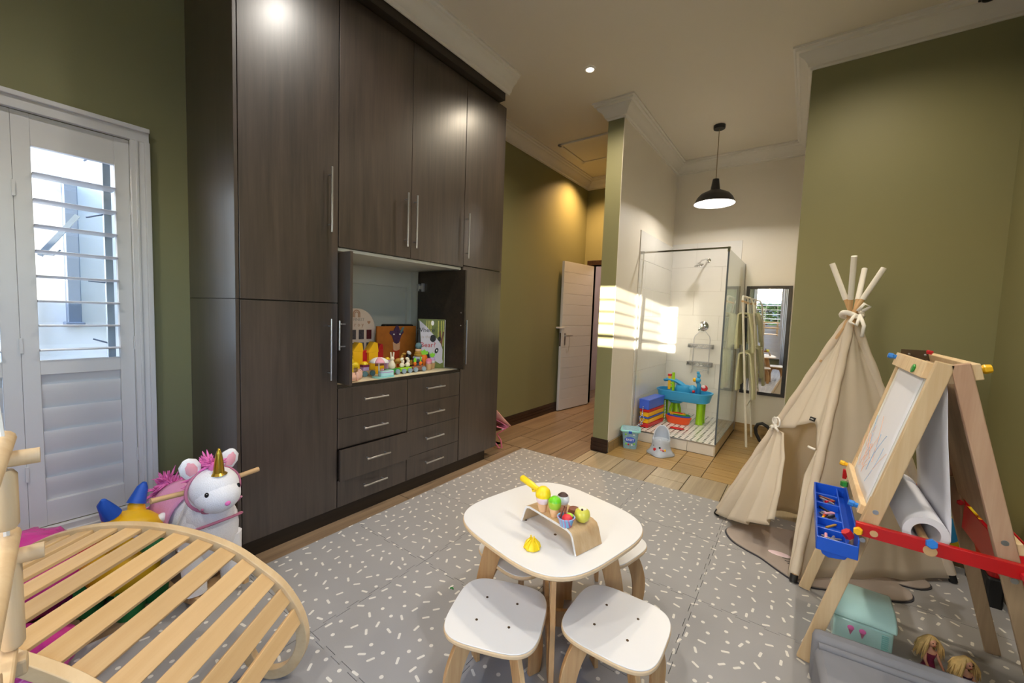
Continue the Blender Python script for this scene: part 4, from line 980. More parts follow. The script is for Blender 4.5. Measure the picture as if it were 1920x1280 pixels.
for i in range(NXT):
    for j in range(NYT):
        u0, u1, v0, v1 = i * TS, (i + 1) * TS, j * TS, (j + 1) * TS
        e = edge((u0, v0), (u1, v0), 1 if j > 0 else 0)
        e += edge((u1, v0), (u1, v1), 1 if i < NXT - 1 else 0)
        lowr = edge((u0, v1), (u1, v1), 1 if j < NYT - 1 else 0) + [Vector((u1, v1))]
        left = edge((u0, v0), (u0, v1), 1 if i > 0 else 0) + [Vector((u0, v1))]
        e += lowr[::-1][:-1]; e += left[::-1][:-1]
        c = Vector(((u0 + u1) / 2, (v0 + v1) / 2)); e = [c + (p - c) * 0.9965 for p in e]
        if j == NYT - 1 or i == NXT - 1: e = [Vector((min(p.x, 3.045), min(p.y, 4.2))) for p in e]
        bm = B(); pts = [mpt(p.x, p.y) for p in e]; prism(bm, pts, (0, 0, MT / 2), (1, 0, 0), (0, 1, 0), MT)
        obj('foam_tile', bm, 'foam_confetti', mat_root)
bm = B(); tube(bm, [(-1.268, 1.318, MT + .002), (-1.262, 1.327, MT + .003), (-1.252, 1.322, MT + .002)], 0.0035, 6); tag(obj('green_scrap', bm, 'green_plastic'), 'tiny green scrap lying on the play mat left of the table', 'scrap')

# ------------------------------------------------------------------ table and stools
def table_leg_poly(r0, r1, zt, w0, w1, bow):
    """curved leg outline in (r,z)"""
    A_, C_ = [], []
    for k in range(13):
        t = k / 12; z = zt * (1 - t); r = r0 + (r1 - r0) * t + bow * math.sin(math.pi * t) ; w = w0 + (w1 - w0) * t
        A_.append((r + w / 2, z)); C_.append((r - w / 2, z))
    return A_, C_
def squircle_slab(name, par, c, a, p, rot, z0, z1, mat, bevel=0.003):
    bm = B(); pts = [tuple(rotz(rot) @ Vector((x, y, 0)))[:2] for x, y in squircle(a, p, 64)]
    prism(bm, pts, (c[0], c[1], (z0 + z1) / 2), (1, 0, 0), (0, 1, 0), z1 - z0); return obj(name, bm, mat, par, bevel=bevel, smooth=True)
TC, TR = (-0.765, 1.363), math.radians(-12)
tb = thing('play_table', 'low rounded-square white play table with curved plywood legs', 'table', (TC[0], TC[1], MT))
squircle_slab('tabletop', tb, TC, 0.305, 3.5, TR, 0.482, 0.497, 'ply_edge', 0.004)
squircle_slab('white_surface', tb, TC, 0.3028, 3.5, TR, 0.4965, 0.5, 'table_white', 0.0015)
for k in range(4):
    a = TR + math.radians(45 + 90 * k); u = Vector((math.cos(a), math.sin(a), 0))
    A_, C_ = table_leg_poly(0.19, 0.285, 0.472, 0.085, 0.050, 0.020)
    bm = B(); strip(bm, A_, C_, (TC[0], TC[1], MT), u, (0, 0, 1), 0.018); obj('leg', bm, 'ply', tb, bevel=0.002, smooth=True)
for k in range(2):
    a = TR + math.radians(45 + 90 * k); u = Vector((math.cos(a), math.sin(a), 0))
    for nm, r, z0, z1 in (('cross_panel', 0.255, 0.06, 0.125), ('top_rail', 0.16, 0.40, 0.482)):
        bm = B(); pts = [(-r, 0), (r, 0), (r, z1 - z0), (-r, z1 - z0)]; prism(bm, pts, (TC[0], TC[1], z0 + (0.0005 if k else 0)), u, (0, 0, 1), 0.0175); obj(nm, bm, 'ply', tb)
for i, (x, y) in enumerate(((-0.697, 1.273), (-0.70, 1.44), (-0.84, 1.29), (-0.84, 1.45))):
    bm = B(); cyl(bm, (x, y, 0.4995), (x, y, 0.5012), 0.0055, 12); obj('bolt_head', bm, 'brass_dark', tb)
def stool(c, rot, label, S=1.0):
    t = thing('play_stool', label, 'stool', (0, 0, 0), None)
    squircle_slab('seat', t, (0, 0), 0.160, 3.7, 0, 0.272, 0.287, 'ply_edge', 0.004)
    squircle_slab('white_surface', t, (0, 0), 0.1582, 3.7, 0, 0.2865, 0.290, 'table_white', 0.0015)
    for k in range(4):
        a = math.radians(45 + 90 * k); u = Vector((math.cos(a), math.sin(a), 0))
        A_, C_ = table_leg_poly(0.095, 0.158, 0.272, 0.075, 0.046, 0.030)
        bm = B(); strip(bm, A_, C_, (0, 0, 0), u, (0, 0, 1), 0.016); obj('leg', bm, 'ply', t, bevel=0.002, smooth=True)
        bm = B(); q = u * 0.078; cyl(bm, (q.x, q.y, 0.2895), (q.x, q.y, 0.2912), 0.0045, 10); obj('bolt_head', bm, 'brass_dark', t)
    for k in range(2):
        a = math.radians(45 + 90 * k); u = Vector((math.cos(a), math.sin(a), 0))
        bm = B(); prism(bm, [(-0.10, 0), (0.10, 0), (0.10, 0.05), (-0.10, 0.05)], (0, 0, 0.222 + 0.0005 * k), u, (0, 0, 1), 0.0155); obj('cross_panel', bm, 'ply', t)
    t.location = (c[0], c[1], MT); t.rotation_euler.z = rot
    return t
s0 = stool((-0.779, 1.043), math.radians(21), 'white-topped plywood stool in front of the table, on the left')
copy_tree(s0, None, (-0.4425, 1.255, MT), math.radians(2), 'white-topped plywood stool in front of the table, on the right')
copy_tree(s0, None, (-0.925, 1.40, MT), math.radians(-10), 'white-topped plywood stool tucked under the table corner nearest the wardrobe')
copy_tree(s0, None, (-0.672, 1.690, MT), math.radians(-12), 'white-topped plywood stool tucked under the table side nearest the teepee')

# bent plywood riser with ice creams
BU = Vector((0.964, -0.265, 0)); BV = Vector((0.265, 0.964, 0)); B0 = Vector((-0.854, 1.277, 0.501))
rs = thing('bentwood_riser', 'small bent plywood riser standing on the white table', 'riser', B0 + BU * 0.145 + BV * 0.065)
prof = [(0, 0), (0.018, 0.053), (0.027, 0.068), (0.045, 0.075), (0.245, 0.075), (0.265, 0.068), (0.274, 0.053), (0.292, 0)]
inn = [(0.008, 0), (0.0255, 0.050), (0.033, 0.062), (0.047, 0.0675), (0.243, 0.0675), (0.259, 0.062), (0.2665, 0.050), (0.284, 0)]
bm = B(); strip(bm, prof, inn, B0 + BV * 0.067, BU, (0, 0, 1), 0.134); obj('bent_panel', bm, 'ply_face', rs, smooth=True, bevel=0.001)
bm = B(); strip(bm, [(a - 0.0003, b2 + .0003) for a, b2 in prof], inn, B0 - BV * 0.0005, BU, (0, 0, 1), 0.0015); obj('white_edge', bm, 'table_white', rs)
RZ = 0.577
def cone(name, label, x, y, scoop, parts):
    t = thing(name, label, 'toy ice cream', (x, y, RZ))
    bm = B(); lathe(bm, [(0.014, RZ), (0.020, RZ + 0.031), (0.015, RZ + 0.031)], (x, y, 0), 20); obj('wafer_cone', bm, 'cone_beige', t, smooth=True)
    bm = B(); cyl(bm, (x, y, RZ - 0.020), (x, y, RZ), 0.005, 10); obj('peg', bm, 'cone_beige', t, smooth=True)
    for nm, prof_, m in parts:
        bm = B(); lathe(bm, [(r, RZ + z) for r, z in prof_], (x, y, 0), 22); obj(nm, bm, m, t, smooth=True)
    return t
cone('toy_ice_cream', 'toy ice cream with pale pink scoop under the yellow scooper', -0.751, 1.265, None, [('pink_scoop', [(0.0171, 0.0292), (0.0247, 0.0387), (0.0271, 0.0516), (0.0256, 0.0568)], 'pale_pink')])
t = thing('ice_cream_scooper', 'yellow toy ice-cream scooper resting on the pink scoop, handle to the left', 'toy scooper', (-0.751, 1.265, RZ + 0.0576))
bm = B(); lathe(bm, [(0.0285, RZ + 0.0568), (0.0290, RZ + 0.0654), (0.0247, RZ + 0.0808), (0.0133, RZ + 0.0912), (0.0057, RZ + 0.0937)], (-0.751, 1.265, 0), 24); obj('cup', bm, 'toy_yellow', t, smooth=True)
hd = Vector((-0.93, 0.22, 0.14)).normalized(); h0 = Vector((-0.751, 1.265, RZ + 0.0688))
bm = B(); tube(bm, [h0 + hd * 0.020, h0 + hd * 0.045, h0 + hd * 0.06, h0 + hd * 0.118, h0 + hd * 0.124], [0.010, 0.009, 0.0125, 0.013, 0.008], 14); obj('handle', bm, 'toy_yellow', t, smooth=True)
bm = B(); tube(bm, [h0 + hd * 0.030 + Vector((0, 0, -.008)), h0 + hd * 0.055 + Vector((0, 0, -.020)), h0 + hd * 0.06 + Vector((0, 0, -.01))], 0.005, 8); obj('trigger', bm, 'toy_yellow', t, smooth=True)
cone('toy_ice_cream', 'toy ice cream with lime-green scoop in front on the riser', -0.697, 1.259, None, [('green_scoop', [(0.0171, 0.0258), (0.0233, 0.0387), (0.0242, 0.0499), (0.0199, 0.0636), (0.0095, 0.0714), (0.0029, 0.0722)], 'pear_green'), ('leaf_cap', [(0.0238, 0.0568), (0.0214, 0.0636), (0.0104, 0.0727), (0.0029, 0.0740)], 'leaf_bright')])
cone('toy_ice_cream', 'toy ice cream with white and chocolate scoop behind the lime one', -0.694, 1.315, None, [('white_scoop', [(0.0171, 0.0258), (0.0233, 0.0387), (0.0242, 0.0482), (0.0199, 0.0602)], 'print_white'), ('chocolate_cap', [(0.0204, 0.0593), (0.0114, 0.0671), (0.0029, 0.0688)], 'choc_dark')])
t = thing('toy_dessert_cup', 'blue striped toy cup with strawberry and wafer sticks on the riser', 'toy cup', (-0.633, 1.229, RZ))
cx, cy = -0.633, 1.229
bm = B(); lathe(bm, [(0.0209, RZ), (0.0285, RZ + 0.0275), (0.0318, RZ + 0.0292), (0.0318, RZ + 0.0318), (0.0276, RZ + 0.0318), (0.0190, RZ + 0.0069)], (cx, cy, 0), 28); obj('cup', bm, 'cup_blue', t, smooth=True)
bm = B(); ell(bm, (cx + 0.006, cy - 0.002, RZ + 0.0258), (0.020, 0.017, 0.016)); obj('strawberry', bm, 'berry', t, smooth='all')
bm = B(); ell(bm, (cx + 0.008, cy + 0.012, RZ + 0.0344), (0.014, 0.008, 0.008)); obj('strawberry_leaf', bm, 'pear_green', t, smooth='all')
for s in (-0.012, -0.004):
    bm = B(); beam(bm, (cx + s * 2 - 0.002, cy - 0.002, RZ + 0.0103), (cx + s - 0.004, cy + 0.012, RZ + 0.0602), 0.006, 0.006); obj('wafer_stick', bm, 'choc', t, bevel=0.001)
t = thing('toy_chocolate_scoop', 'small brown toy chocolate scoop behind the blue cup', 'toy food', (-0.645, 1.313, RZ))
bm = B(); lathe(bm, [(0.0171, RZ), (0.0228, RZ + 0.0103), (0.0190, RZ + 0.0258), (0.0057, RZ + 0.0318)], (-0.645, 1.313, 0), 20); obj('scoop', bm, 'choc', t, smooth=True)
t = thing('toy_lemon_scoop', 'round lemon-yellow toy scoop at the right end of the riser', 'toy food', (-0.601, 1.291, RZ))
bm = B(); lathe(bm, [(0.0133, RZ), (0.0247, RZ + 0.0103), (0.0280, RZ + 0.0241), (0.0247, RZ + 0.0387), (0.0133, RZ + 0.0482), (0.0029, RZ + 0.0499)], (-0.601, 1.291, 0), 24); obj('scoop', bm, 'lemon', t, smooth=True)
bm = B(); lathe(bm, [(0.0152, RZ + 0.0477), (0.0076, RZ + 0.0516), (0.0019, RZ + 0.0525)], (-0.601, 1.291, 0), 14); obj('cream_cap', bm, 'cream_toy', t, smooth=True)
bm = B(); ell(bm, (-0.592, 1.268, RZ + 0.0542), 0.004); obj('bean', bm, 'choc_dark', t, smooth='all')
t = thing('yellow_squeezer', 'small yellow toy juicer cone lying alone on the white tabletop', 'toy', (-0.716, 1.146, 0.501))
bm = B(); lathe(bm, [(0.026, 0.501), (0.028, 0.506), (0.022, 0.520), (0.008, 0.530), (0.002, 0.531)], (-0.716, 1.146, 0), 30); obj('dome', bm, 'toy_yellow', t, smooth=True)
for k in range(8):
    a = k * math.pi / 4; u = Vector((math.cos(a), math.sin(a), 0)); c = Vector((-0.716, 1.146, 0))
    bm = B(); tube(bm, [c + u * 0.0285 + Vector((0, 0, .504)), c + u * 0.024 + Vector((0, 0, .518)), c + u * 0.009 + Vector((0, 0, .533))], 0.0035, 6); obj('rib', bm, 'toy_yellow', t, smooth=True)
for s in (-0.005, 0.005):
    bm = B(); cyl(bm, (-0.716 + s, 1.146, 0.528), (-0.716 + s * 1.3, 1.146, 0.545), 0.0025, 8); obj('prong', bm, 'toy_yellow', t)

# ------------------------------------------------------------------ climbing arch of curved rails and slats
F0 = Vector((-1.437, 0.616, 0)); AB = Vector((0.81, 0.588, 0)).normalized(); AN = Vector((-AB.y, AB.x, 0)); AW = 0.525
ctrl = [(-0.085, 0.135), (-0.10, 0.085), (-0.065, 0.03), (0.0, 0.0), (0.08, 0.035), (0.125, 0.13), (0.11, 0.235), (0.05, 0.335), (-0.03, 0.405), (-0.14, 0.475), (-0.30, 0.525), (-0.46, 0.54)]
ctrl = ctrl + [(-0.92 - x, z) for x, z in ctrl[:-1][::-1]]
def spline(P, n=6):
    out = []; Q = [P[0]] + P + [P[-1]]
    for i in range(1, len(Q) - 2):
        p0, p1, p2, p3 = [Vector(q) for q in Q[i - 1:i + 3]]
        for k in range(n):
            t = k / n; out.append(0.5 * ((2 * p1) + (p2 - p0) * t + (2 * p0 - 5 * p1 + 4 * p2 - p3) * t * t + (3 * p1 - p0 - 3 * p2 + p3) * t ** 3))
    out.append(Vector(P[-1])); return out
cl = spline(ctrl)
def offs(P, d):
    out = []
    for i, p in enumerate(P):
        t = (P[min(i + 1, len(P) - 1)] - P[max(i - 1, 0)]).normalized(); out.append(p + Vector((-t.y, t.x)) * d)
    return out
ar = thing('climbing_arch', 'large plywood climbing arch with curved rails and spaced slats', 'climbing arch', F0 + AB * -0.46 - AN * AW / 2 + Vector((0, 0, MT)))
inner = offs(cl, 0.036)
for s, ew in ((0.0, 0), (AW, 0)):
    bm = B(); strip(bm, [tuple(p) for p in cl], [tuple(p) for p in inner], F0 - AN * (s + (0.0135 if s == 0 else -0.0135)) + Vector((0, 0, MT)), AB, (0, 0, 1), 0.027)
    obj('curved_rail', bm, 'arch_rail', ar, smooth=True, bevel=0.002)
slc = offs(cl, 0.017); L = [0]
for a, c in zip(slc, slc[1:]): L.append(L[-1] + (c - a).length)
def at_len(s):
    for i in range(len(L) - 1):
        if L[i + 1] >= s:
            t = (s - L[i]) / (L[i + 1] - L[i]); return slc[i].lerp(slc[i + 1], t), (slc[i + 1] - slc[i]).normalized()
    return slc[-1], (slc[-1] - slc[-2]).normalized()
i_start = min(range(len(slc)), key=lambda i: (slc[i] - Vector((0.105, 0.19))).length); s_ = L[i_start]
i_end = min(range(len(slc)), key=lambda i: (slc[i] - Vector((-0.92 - 0.105, 0.19))).length); total = L[i_end] - s_
ns = 17; pitch = total / ns
for k in range(ns):
    p, t = at_len(s_ + pitch * (k + 0.5)); q = F0 + AB * p.x + Vector((0, 0, MT + p.y)) - AN * AW / 2
    tv = (AB * t.x + Vector((0, 0, 1)) * t.y).normalized(); nv = AN.cross(tv)
    me_ang = Matrix((AN, tv, nv)).transposed()
    bm = B(); obox(bm, (0, 0, 0), (AW - 0.052, pitch * 0.70, 0.012))
    o = obj('slat', bm, 'arch_slat', ar, bevel=0.002, origin=(0, 0, 0)); o.location = q - wpos(ar); o.rotation_euler = me_ang.to_euler()
bm = B(); cyl(bm, F0 + AB * -0.005 - AN * 0.02 + Vector((0, 0, MT + 0.075)), F0 + AB * -0.005 - AN * (AW - 0.02) + Vector((0, 0, MT + 0.075)), 0.012, 10) if False else box(bm, 0, .001, 0, .001, 0, .001)
bm.free()

# ------------------------------------------------------------------ plush unicorn
UF = Vector((0.985, 0.10, 0)).normalized(); US = Vector((-UF.y, UF.x, 0)); UM = Matrix((UF, US, Vector((0, 0, 1)))).transposed(); UO = Vector((-2.05, 0.630, 0))
def up(f, s, z): return UO + UF * f + US * s + Vector((0, 0, z))
un = thing('plush_unicorn', 'white plush ride-on unicorn with pink mane and gold horn', 'plush toy', (-2.20, 0.61, 0.0))
bm = B(); ell(bm, up(-0.22, 0, 0.335), (0.19, 0.110, 0.115), UM); ell(bm, up(-0.05, 0, 0.30), (0.115, 0.118, 0.165), UM); ell(bm, up(-0.035, 0, 0.38), (0.10, 0.095, 0.12), UM); obj('body', bm, 'plush_white', un, smooth='all')
bm = B(); ell(bm, up(0.010, 0.0, 0.510), (0.100, 0.092, 0.086), UM, 20, 12); ell(bm, up(0.045, 0.0, 0.483), (0.086, 0.084, 0.074), UM, 20, 12); obj('head', bm, 'plush_white', un, smooth='all')
for s in (-1, 1):
    bm = B(); lathe(bm, [(0.030, 0.0), (0.040, 0.03), (0.034, 0.06), (0.012, 0.078), (0.002, 0.08)], up(-0.02, 0.062 * s, 0.575), 14, UM @ Matrix.Rotation(-0.35 * s, 3, 'X'), sx=0.45); e = obj('ear', bm, 'plush_white', un, smooth=True)
    bm = B(); lathe(bm, [(0.016, 0.0), (0.024, 0.02), (0.018, 0.045), (0.002, 0.058)], up(-0.008, 0.066 * s, 0.583), 12, UM @ Matrix.Rotation(-0.35 * s, 3, 'X'), sx=0.35); obj('inner_ear', bm, 'pink_soft', e, smooth=True)
    bm = B(); ell(bm, up(0.090, 0.060 * s, 0.515), (0.009, 0.008, 0.011), UM); obj('eye', bm, 'eye_black', un, smooth='all')
bm = B(); lathe(bm, [(0.032, 0), (0.021, 0.008), (0.019, 0.03), (0.016, 0.06), (0.011, 0.09), (0.004, 0.112), (0.001, 0.114)], up(0.055, 0.0, 0.578), 16, UM @ Matrix.Rotation(0.05, 3, 'Y')); obj('horn', bm, 'gold', un, smooth=True)
bm = B(); ell(bm, up(0.129, 0.0, 0.468), (0.006, 0.011, 0.010), UM); obj('nose', bm, 'fur_pink', un, smooth='all')
def fur(name, pts, n, ln, r, mat, par, seed):
    rr = random.Random(seed); bm = B()
    for i in range(n):
        t = rr.random() * (len(pts) - 1); j = min(int(t), len(pts) - 2); c = Vector(pts[j]).lerp(Vector(pts[j + 1]), t - j)
        d = Vector((rr.gauss(0, 1), rr.gauss(0, 1), rr.gauss(0.4, 1))).normalized(); c = c + d * r * rr.random(); e = c + d * ln * rr.uniform(.6, 1.2) + Vector((0, 0, -ln * .2))
        tube(bm, [c, c.lerp(e, .6), e], [0.006, 0.0045, 0.0008], 4, cap=False)
    for p in pts: ell(bm, p, r * 0.8, seg=8, rings=5)
    return obj(name, bm, mat, par, smooth='all', kind='stuff')
fur('mane', [up(0.02, 0.0, 0.60), up(-0.05, 0.0, 0.60), up(-0.11, 0, 0.54), up(-0.14, 0, 0.46)], 240, 0.045, 0.03, 'fur_pink', un, 3)
fur('tail', [up(-0.36, 0, 0.40), up(-0.42, -0.01, 0.43), up(-0.45, -0.02, 0.38), up(-0.46, -0.02, 0.30)], 240, 0.06, 0.032, 'fur_pink', un, 4)
def band(name, c, M, rx, ry, r, mat, par, a0=0, a1=360, flatz=1.0):
    n = 30; pts = []
    for k in range(n + (0 if a1 - a0 >= 360 else 1)):
        a = math.radians(a0 + (a1 - a0) * k / n); pts.append(Vector(c) + M @ Vector((0, rx * math.cos(a), ry * math.sin(a))))
    bm = B(); tube(bm, pts, r, 6, closed=(a1 - a0 >= 360)); return obj(name, bm, mat, par, smooth=True)
band('bridle', up(0.012, 0, 0.503), UM @ Matrix.Rotation(-0.25, 3, 'Y'), 0.103, 0.093, 0.006, 'strap_pink', un)
band('noseband', up(0.085, 0, 0.458), UM @ Matrix.Rotation(0.75, 3, 'Y'), 0.074, 0.064, 0.005, 'strap_pink', un, 180, 360)
band('chest_strap', up(-0.04, 0, 0.325), UM @ Matrix.Rotation(1.15, 3, 'Y'), 0.124, 0.125, 0.006, 'strap_pink', un)
bm = B(); tube(bm, [up(0.070, 0.01, 0.285), up(0.077, 0.01, 0.235), up(0.070, 0.01, 0.19)], 0.007, 6); obj('lead_strap', bm, 'strap_pink', un, smooth=True)
bm = B(); rows = []
for i in range(9):
    f = -0.33 + 0.022 * i * 1.1; rows.append([up(f, math.sin(a) * 0.118, 0.325 + math.cos(a) * 0.127) for a in [math.radians(-105 + 210 * k / 16) for k in range(17)]])
sheet(bm, rows); obj('saddle', bm, 'plush_pink', un, smooth='all', solid=0.008)
for s in (-1, 1):
    bm = B(); tube(bm, [up(-0.03, 0.08 * s, 0.505), up(-0.025, 0.205 * s, 0.515 + 0.0 * s)], 0.011, 12); obj('handle', bm, 'toy_wood', un, smooth=True)
    for f in (-0.02, -0.33):
        bm = B(); tube(bm, [up(f, 0.065 * s, 0.26), up(f + 0.01, 0.07 * s, 0.14), up(f + 0.02, 0.075 * s, 0.065)], [0.055, 0.043, 0.045], 14); obj('leg', bm, 'plush_white', un, smooth=True)
    bm = B(); A_ = [(-0.46 + 0.056 * k, 0.055 - 0.055 * math.sin(math.pi * k / 10)) for k in range(11)]; strip(bm, [(a, b2 + 0.03) for a, b2 in A_], A_, up(0, 0.085 * s, 0), UF, (0, 0, 1), 0.018); obj('rocker', bm, 'toy_wood', un, smooth=True)
for f in (-0.02, -0.33):
    bm = B(); obox(bm, up(f, 0, 0.055), (0.06, 0.2, 0.015), UM); obj('rocker_plank', bm, 'toy_wood', un)

# ------------------------------------------------------------------ yellow hopper, pink bag
hp = thing('bouncy_hopper', 'yellow rubber hopper animal with blue horns and green snout', 'hopper toy', (-2.28, 0.38, 0))
HD = Vector((0.80, 0.52, 0)).normalized(); HS = Vector((-HD.y, HD.x, 0)); HM = Matrix((HD, HS, Vector((0, 0, 1)))).transposed(); HO = Vector((-2.30, 0.375, 0))
def hq(f, s, z): return HO + HD * f + HS * s + Vector((0, 0, z))
bm = B(); ell(bm, hq(0.0, 0, 0.18), (0.15, 0.105, 0.125), HM, 20, 12); ell(bm, hq(0.05, 0, 0.325), (0.120, 0.095, 0.092), HM, 20, 12); obj('body', bm, 'hopper_yellow', hp, smooth='all')
for s in (-1, 1):
    for f in (-0.09, 0.09):
        bm = B(); lathe(bm, [(0.045, 0.0), (0.05, 0.04), (0.045, 0.10)], hq(f, 0.055 * s, 0), 14); obj('leg', bm, 'hopper_green', hp, smooth=True)
    b0 = hq(0.02, 0.052 * s, 0.400)
    bm = B(); tube(bm, [b0 - Vector((0, 0, .03)), b0 + Vector((0, 0, .02)), b0 + HS * s * .008 + Vector((0, 0, .028))], [0.034, 0.028, 0.026], 14); obj('horn_base', bm, 'hopper_yellow', hp, smooth=True)
    bm = B(); tube(bm, [b0 + Vector((0, 0, .025)), b0 + HS * s * .012 + Vector((0, 0, .05)), b0 + HS * s * .03 + Vector((0, 0, .085)), b0 + HS * s * .034 + HD * .006 + Vector((0, 0, .105))], [0.034, 0.028, 0.02, 0.008], 14); obj('horn', bm, 'hopper_blue', hp, smooth=True)
    bm = B(); ell(bm, hq(0.135, 0.056 * s, 0.362), (0.020, 0.022, 0.024), HM); e = obj('eye', bm, 'eye_white', hp, smooth='all')
    bm = B(); ell(bm, hq(0.151, 0.060 * s, 0.362), (0.008, 0.010, 0.012), HM); obj('pupil', bm, 'eye_black', e, smooth='all')
bm = B(); ell(bm, hq(0.165, 0, 0.30), (0.055, 0.068, 0.052), HM, 16, 10); obj('snout', bm, 'hopper_green', hp, smooth='all')
bm = B(); ell(bm, hq(-0.09, 0, 0.24), (0.07, 0.08, 0.04), HM); obj('saddle', bm, 'red_plastic', hp, smooth='all')
def crumple(name, label, cat, c, r, mat, seed, amp=0.18, zmin=0.004, seg=40, rings=26, freq=1.0):
    rr = random.Random(seed); bm = B(); ell(bm, (0, 0, 0), r, seg=seg, rings=rings)
    ws = [(Vector((rr.gauss(0, 1), rr.gauss(0, 1), rr.gauss(0, 1))) * rr.uniform(3, 9) / max(r) * 0.22 * freq, rr.uniform(0, 6.3), rr.uniform(.3, 1)) for _ in range(14)]
    for v in bm.verts:
        h = sum(abs(math.sin(v.co.dot(w) * 6 + p)) * a for w, p, a in ws) / 9
        v.co *= 1 + amp * (h - 0.5)
        v.co += Vector(c); v.co.z = max(v.co.z, zmin)
    return tag(obj(name, bm, mat, smooth='all'), label, cat)
crumple('foil_balloon', 'crumpled shiny pink foil bag on the floor under the window', 'bag', (-2.52, 0.10, 0.165), (0.20, 0.22, 0.175), 'foil_pink', 5, 0.30, 0.0, 60, 40, 1.5)
crumple('cloth_bundle', 'magenta cloth bundle lying under the climbing arch', 'cloth', (-2.06, 0.10, 0.085), (0.15, 0.11, 0.075), 'foil_pink', 9, 0.30, MT, 50, 34, 1.2)

# ------------------------------------------------------------------ baby swing at the left edge
sw = thing('baby_swing', 'wooden bar baby swing hanging on white ropes, at the left edge', 'swing', (-0.70, -0.11, 0.80))
sx0, sx1, sy0, sy1 = -0.80, -0.54, -0.23, 0.024
for k in range(7):
    y = sy0 + 0.01 + k * (sy1 - sy0 - 0.02) / 6
    bm = B(); box(bm, sx0 - 0.01, sx1 + 0.01, y - 0.014, y + 0.014, 0.850, 0.862); obj('seat_slat', bm, 'pine', sw, bevel=0.003)
for x in (sx0, sx1):
    bm = B(); box(bm, x - 0.012, x + 0.012, sy0 - 0.01, sy1 + 0.012, 0.828, 0.850); obj('seat_bearer', bm, 'pine', sw, bevel=0.004)
for x in (sx0, sx1):
    for y in (sy0, sy1):
        for z0, z1 in ((0.865, 0.985), (1.020, 1.095)):
            bm = B(); lathe(bm, [(0.008, z0), (0.0115, z0 + .006), (0.0115, z1 - .006), (0.008, z1)], (x, y, 0), 14); obj('spacer_tube', bm, 'pine', sw, smooth=True)
        xt = -0.70 + (x + 0.70) * 0.15
        bm = B(); tube(bm, [(x, y, 0.84), (x, y, 1.14), (x * 0.4 + xt * 0.6, -0.11 + (y + 0.11) * 0.45, 2.3), (xt, -0.11 + (y + 0.11) * .1, 3.2)], 0.003, 6); obj('rope', bm, 'rope_white', sw, smooth=True)
for z in (1.002, 1.128):
    for y in (sy0, sy1):
        bm = B(); tube(bm, [(sx0 - 0.03, y, z), (sx1 + 0.03, y, z)], 0.0105, 12); obj('bar', bm, 'pine', sw, smooth=True)
    for x in (sx0, sx1):
        bm = B(); tube(bm, [(x, sy0 - 0.03, z - 0.020), (x, sy1 + (0.030 if x == sx0 else 0.012), z - 0.020)], 0.0100, 12); obj('bar', bm, 'pine', sw, smooth=True)
bm = B(); cyl(bm, (-0.70, -0.11, 3.19), (-0.70, -0.11, H), 0.006, 8); lathe(bm, [(0.03, 3.262), (0.03, H)], (-0.70, -0.11, 0), 16); obj('ceiling_hook', bm, 'steel', sw, smooth=True)

sw.rotation_euler.z = math.radians(-6); sw.location.y -= 0.008
# ------------------------------------------------------------------ doll stroller in the hall
ds = thing('doll_stroller', 'pink doll stroller peeking out behind the wardrobe end', 'doll stroller', (-2.36, 3.0, 0))
for s, dx in ((0, 0.0), (1, -0.17)):
    bm = B(); tube(bm, [(-2.336 + dx, 3.012, 0.22), (-2.27 + dx, 3.060, 0.20), (-2.335 + dx, 3.018, 0.148), (-2.304 + dx, 3.04, 0.088), (-2.293 + dx, 3.048, 0.016), (-2.315 + dx, 3.03, 0.012), (-2.345 + dx, 3.01, 0.06)], 0.008, 8); obj('frame_tube', bm, 'stroller_pink', ds, smooth=True)
    bm = B(); cyl(bm, (-2.302 + dx, 3.052, 0.197), (-2.288 + dx, 3.058, 0.190), 0.011, 10); obj('joint', bm, 'print_white', ds)
bm = B(); sheet(bm, [[(-2.345, 2.99, 0.40), (-2.44, 3.02, 0.40), (-2.50, 3.04, 0.40)], [(-2.29, 3.035, 0.32), (-2.42, 3.05, 0.28), (-2.48, 3.08, 0.32)], [(-2.225, 3.093, 0.232), (-2.36, 3.12, 0.20), (-2.44, 3.14, 0.232)]]); obj('sling_seat', bm, 'stroller_fabric', ds, smooth='all', solid=0.006)
bm = B(); sheet(bm, [[(-2.35, 2.99, 0.30), (-2.50, 3.02, 0.30)], [(-2.24, 3.08, 0.225), (-2.42, 3.13, 0.225)], [(-2.27, 3.062, 0.20), (-2.44, 3.1, 0.20)]]); obj('under_sling', bm, 'stroller_pink', ds, smooth='all', solid=0.006)
# ------------------------------------------------------------------ teepee
def canvas_translucent():
    m = MATS['canvas']; t = NT(m.node_tree); b = m.node_tree.nodes['Principled BSDF']; out = [n for n in m.node_tree.nodes if n.type == 'OUTPUT_MATERIAL'][0]
    tr = t.n('ShaderNodeBsdfTranslucent', {'Color': lin('#ecdcbc')}); mx = t.n('ShaderNodeMixShader', {0: 0.42, 1: b.outputs[0], 2: tr.outputs[0]})
    m.node_tree.links.new(mx.outputs[0], out.inputs[0])
canvas_translucent()
FA, FB, FC, FD = Vector((-.403, 2.956, .02)), Vector((.033, 2.43, .02)), Vector((.70, 2.97, .02)), Vector((.24, 3.50, .02)); APX = Vector((.20, 2.96, 1.37))
tp = thing('teepee', 'cream canvas teepee with tied-back door flaps and four crossing poles', 'play tent', (.15, 2.96, 0))
def edge_pt(F, z): return F + (APX - F) * ((z - .02) / 1.35)
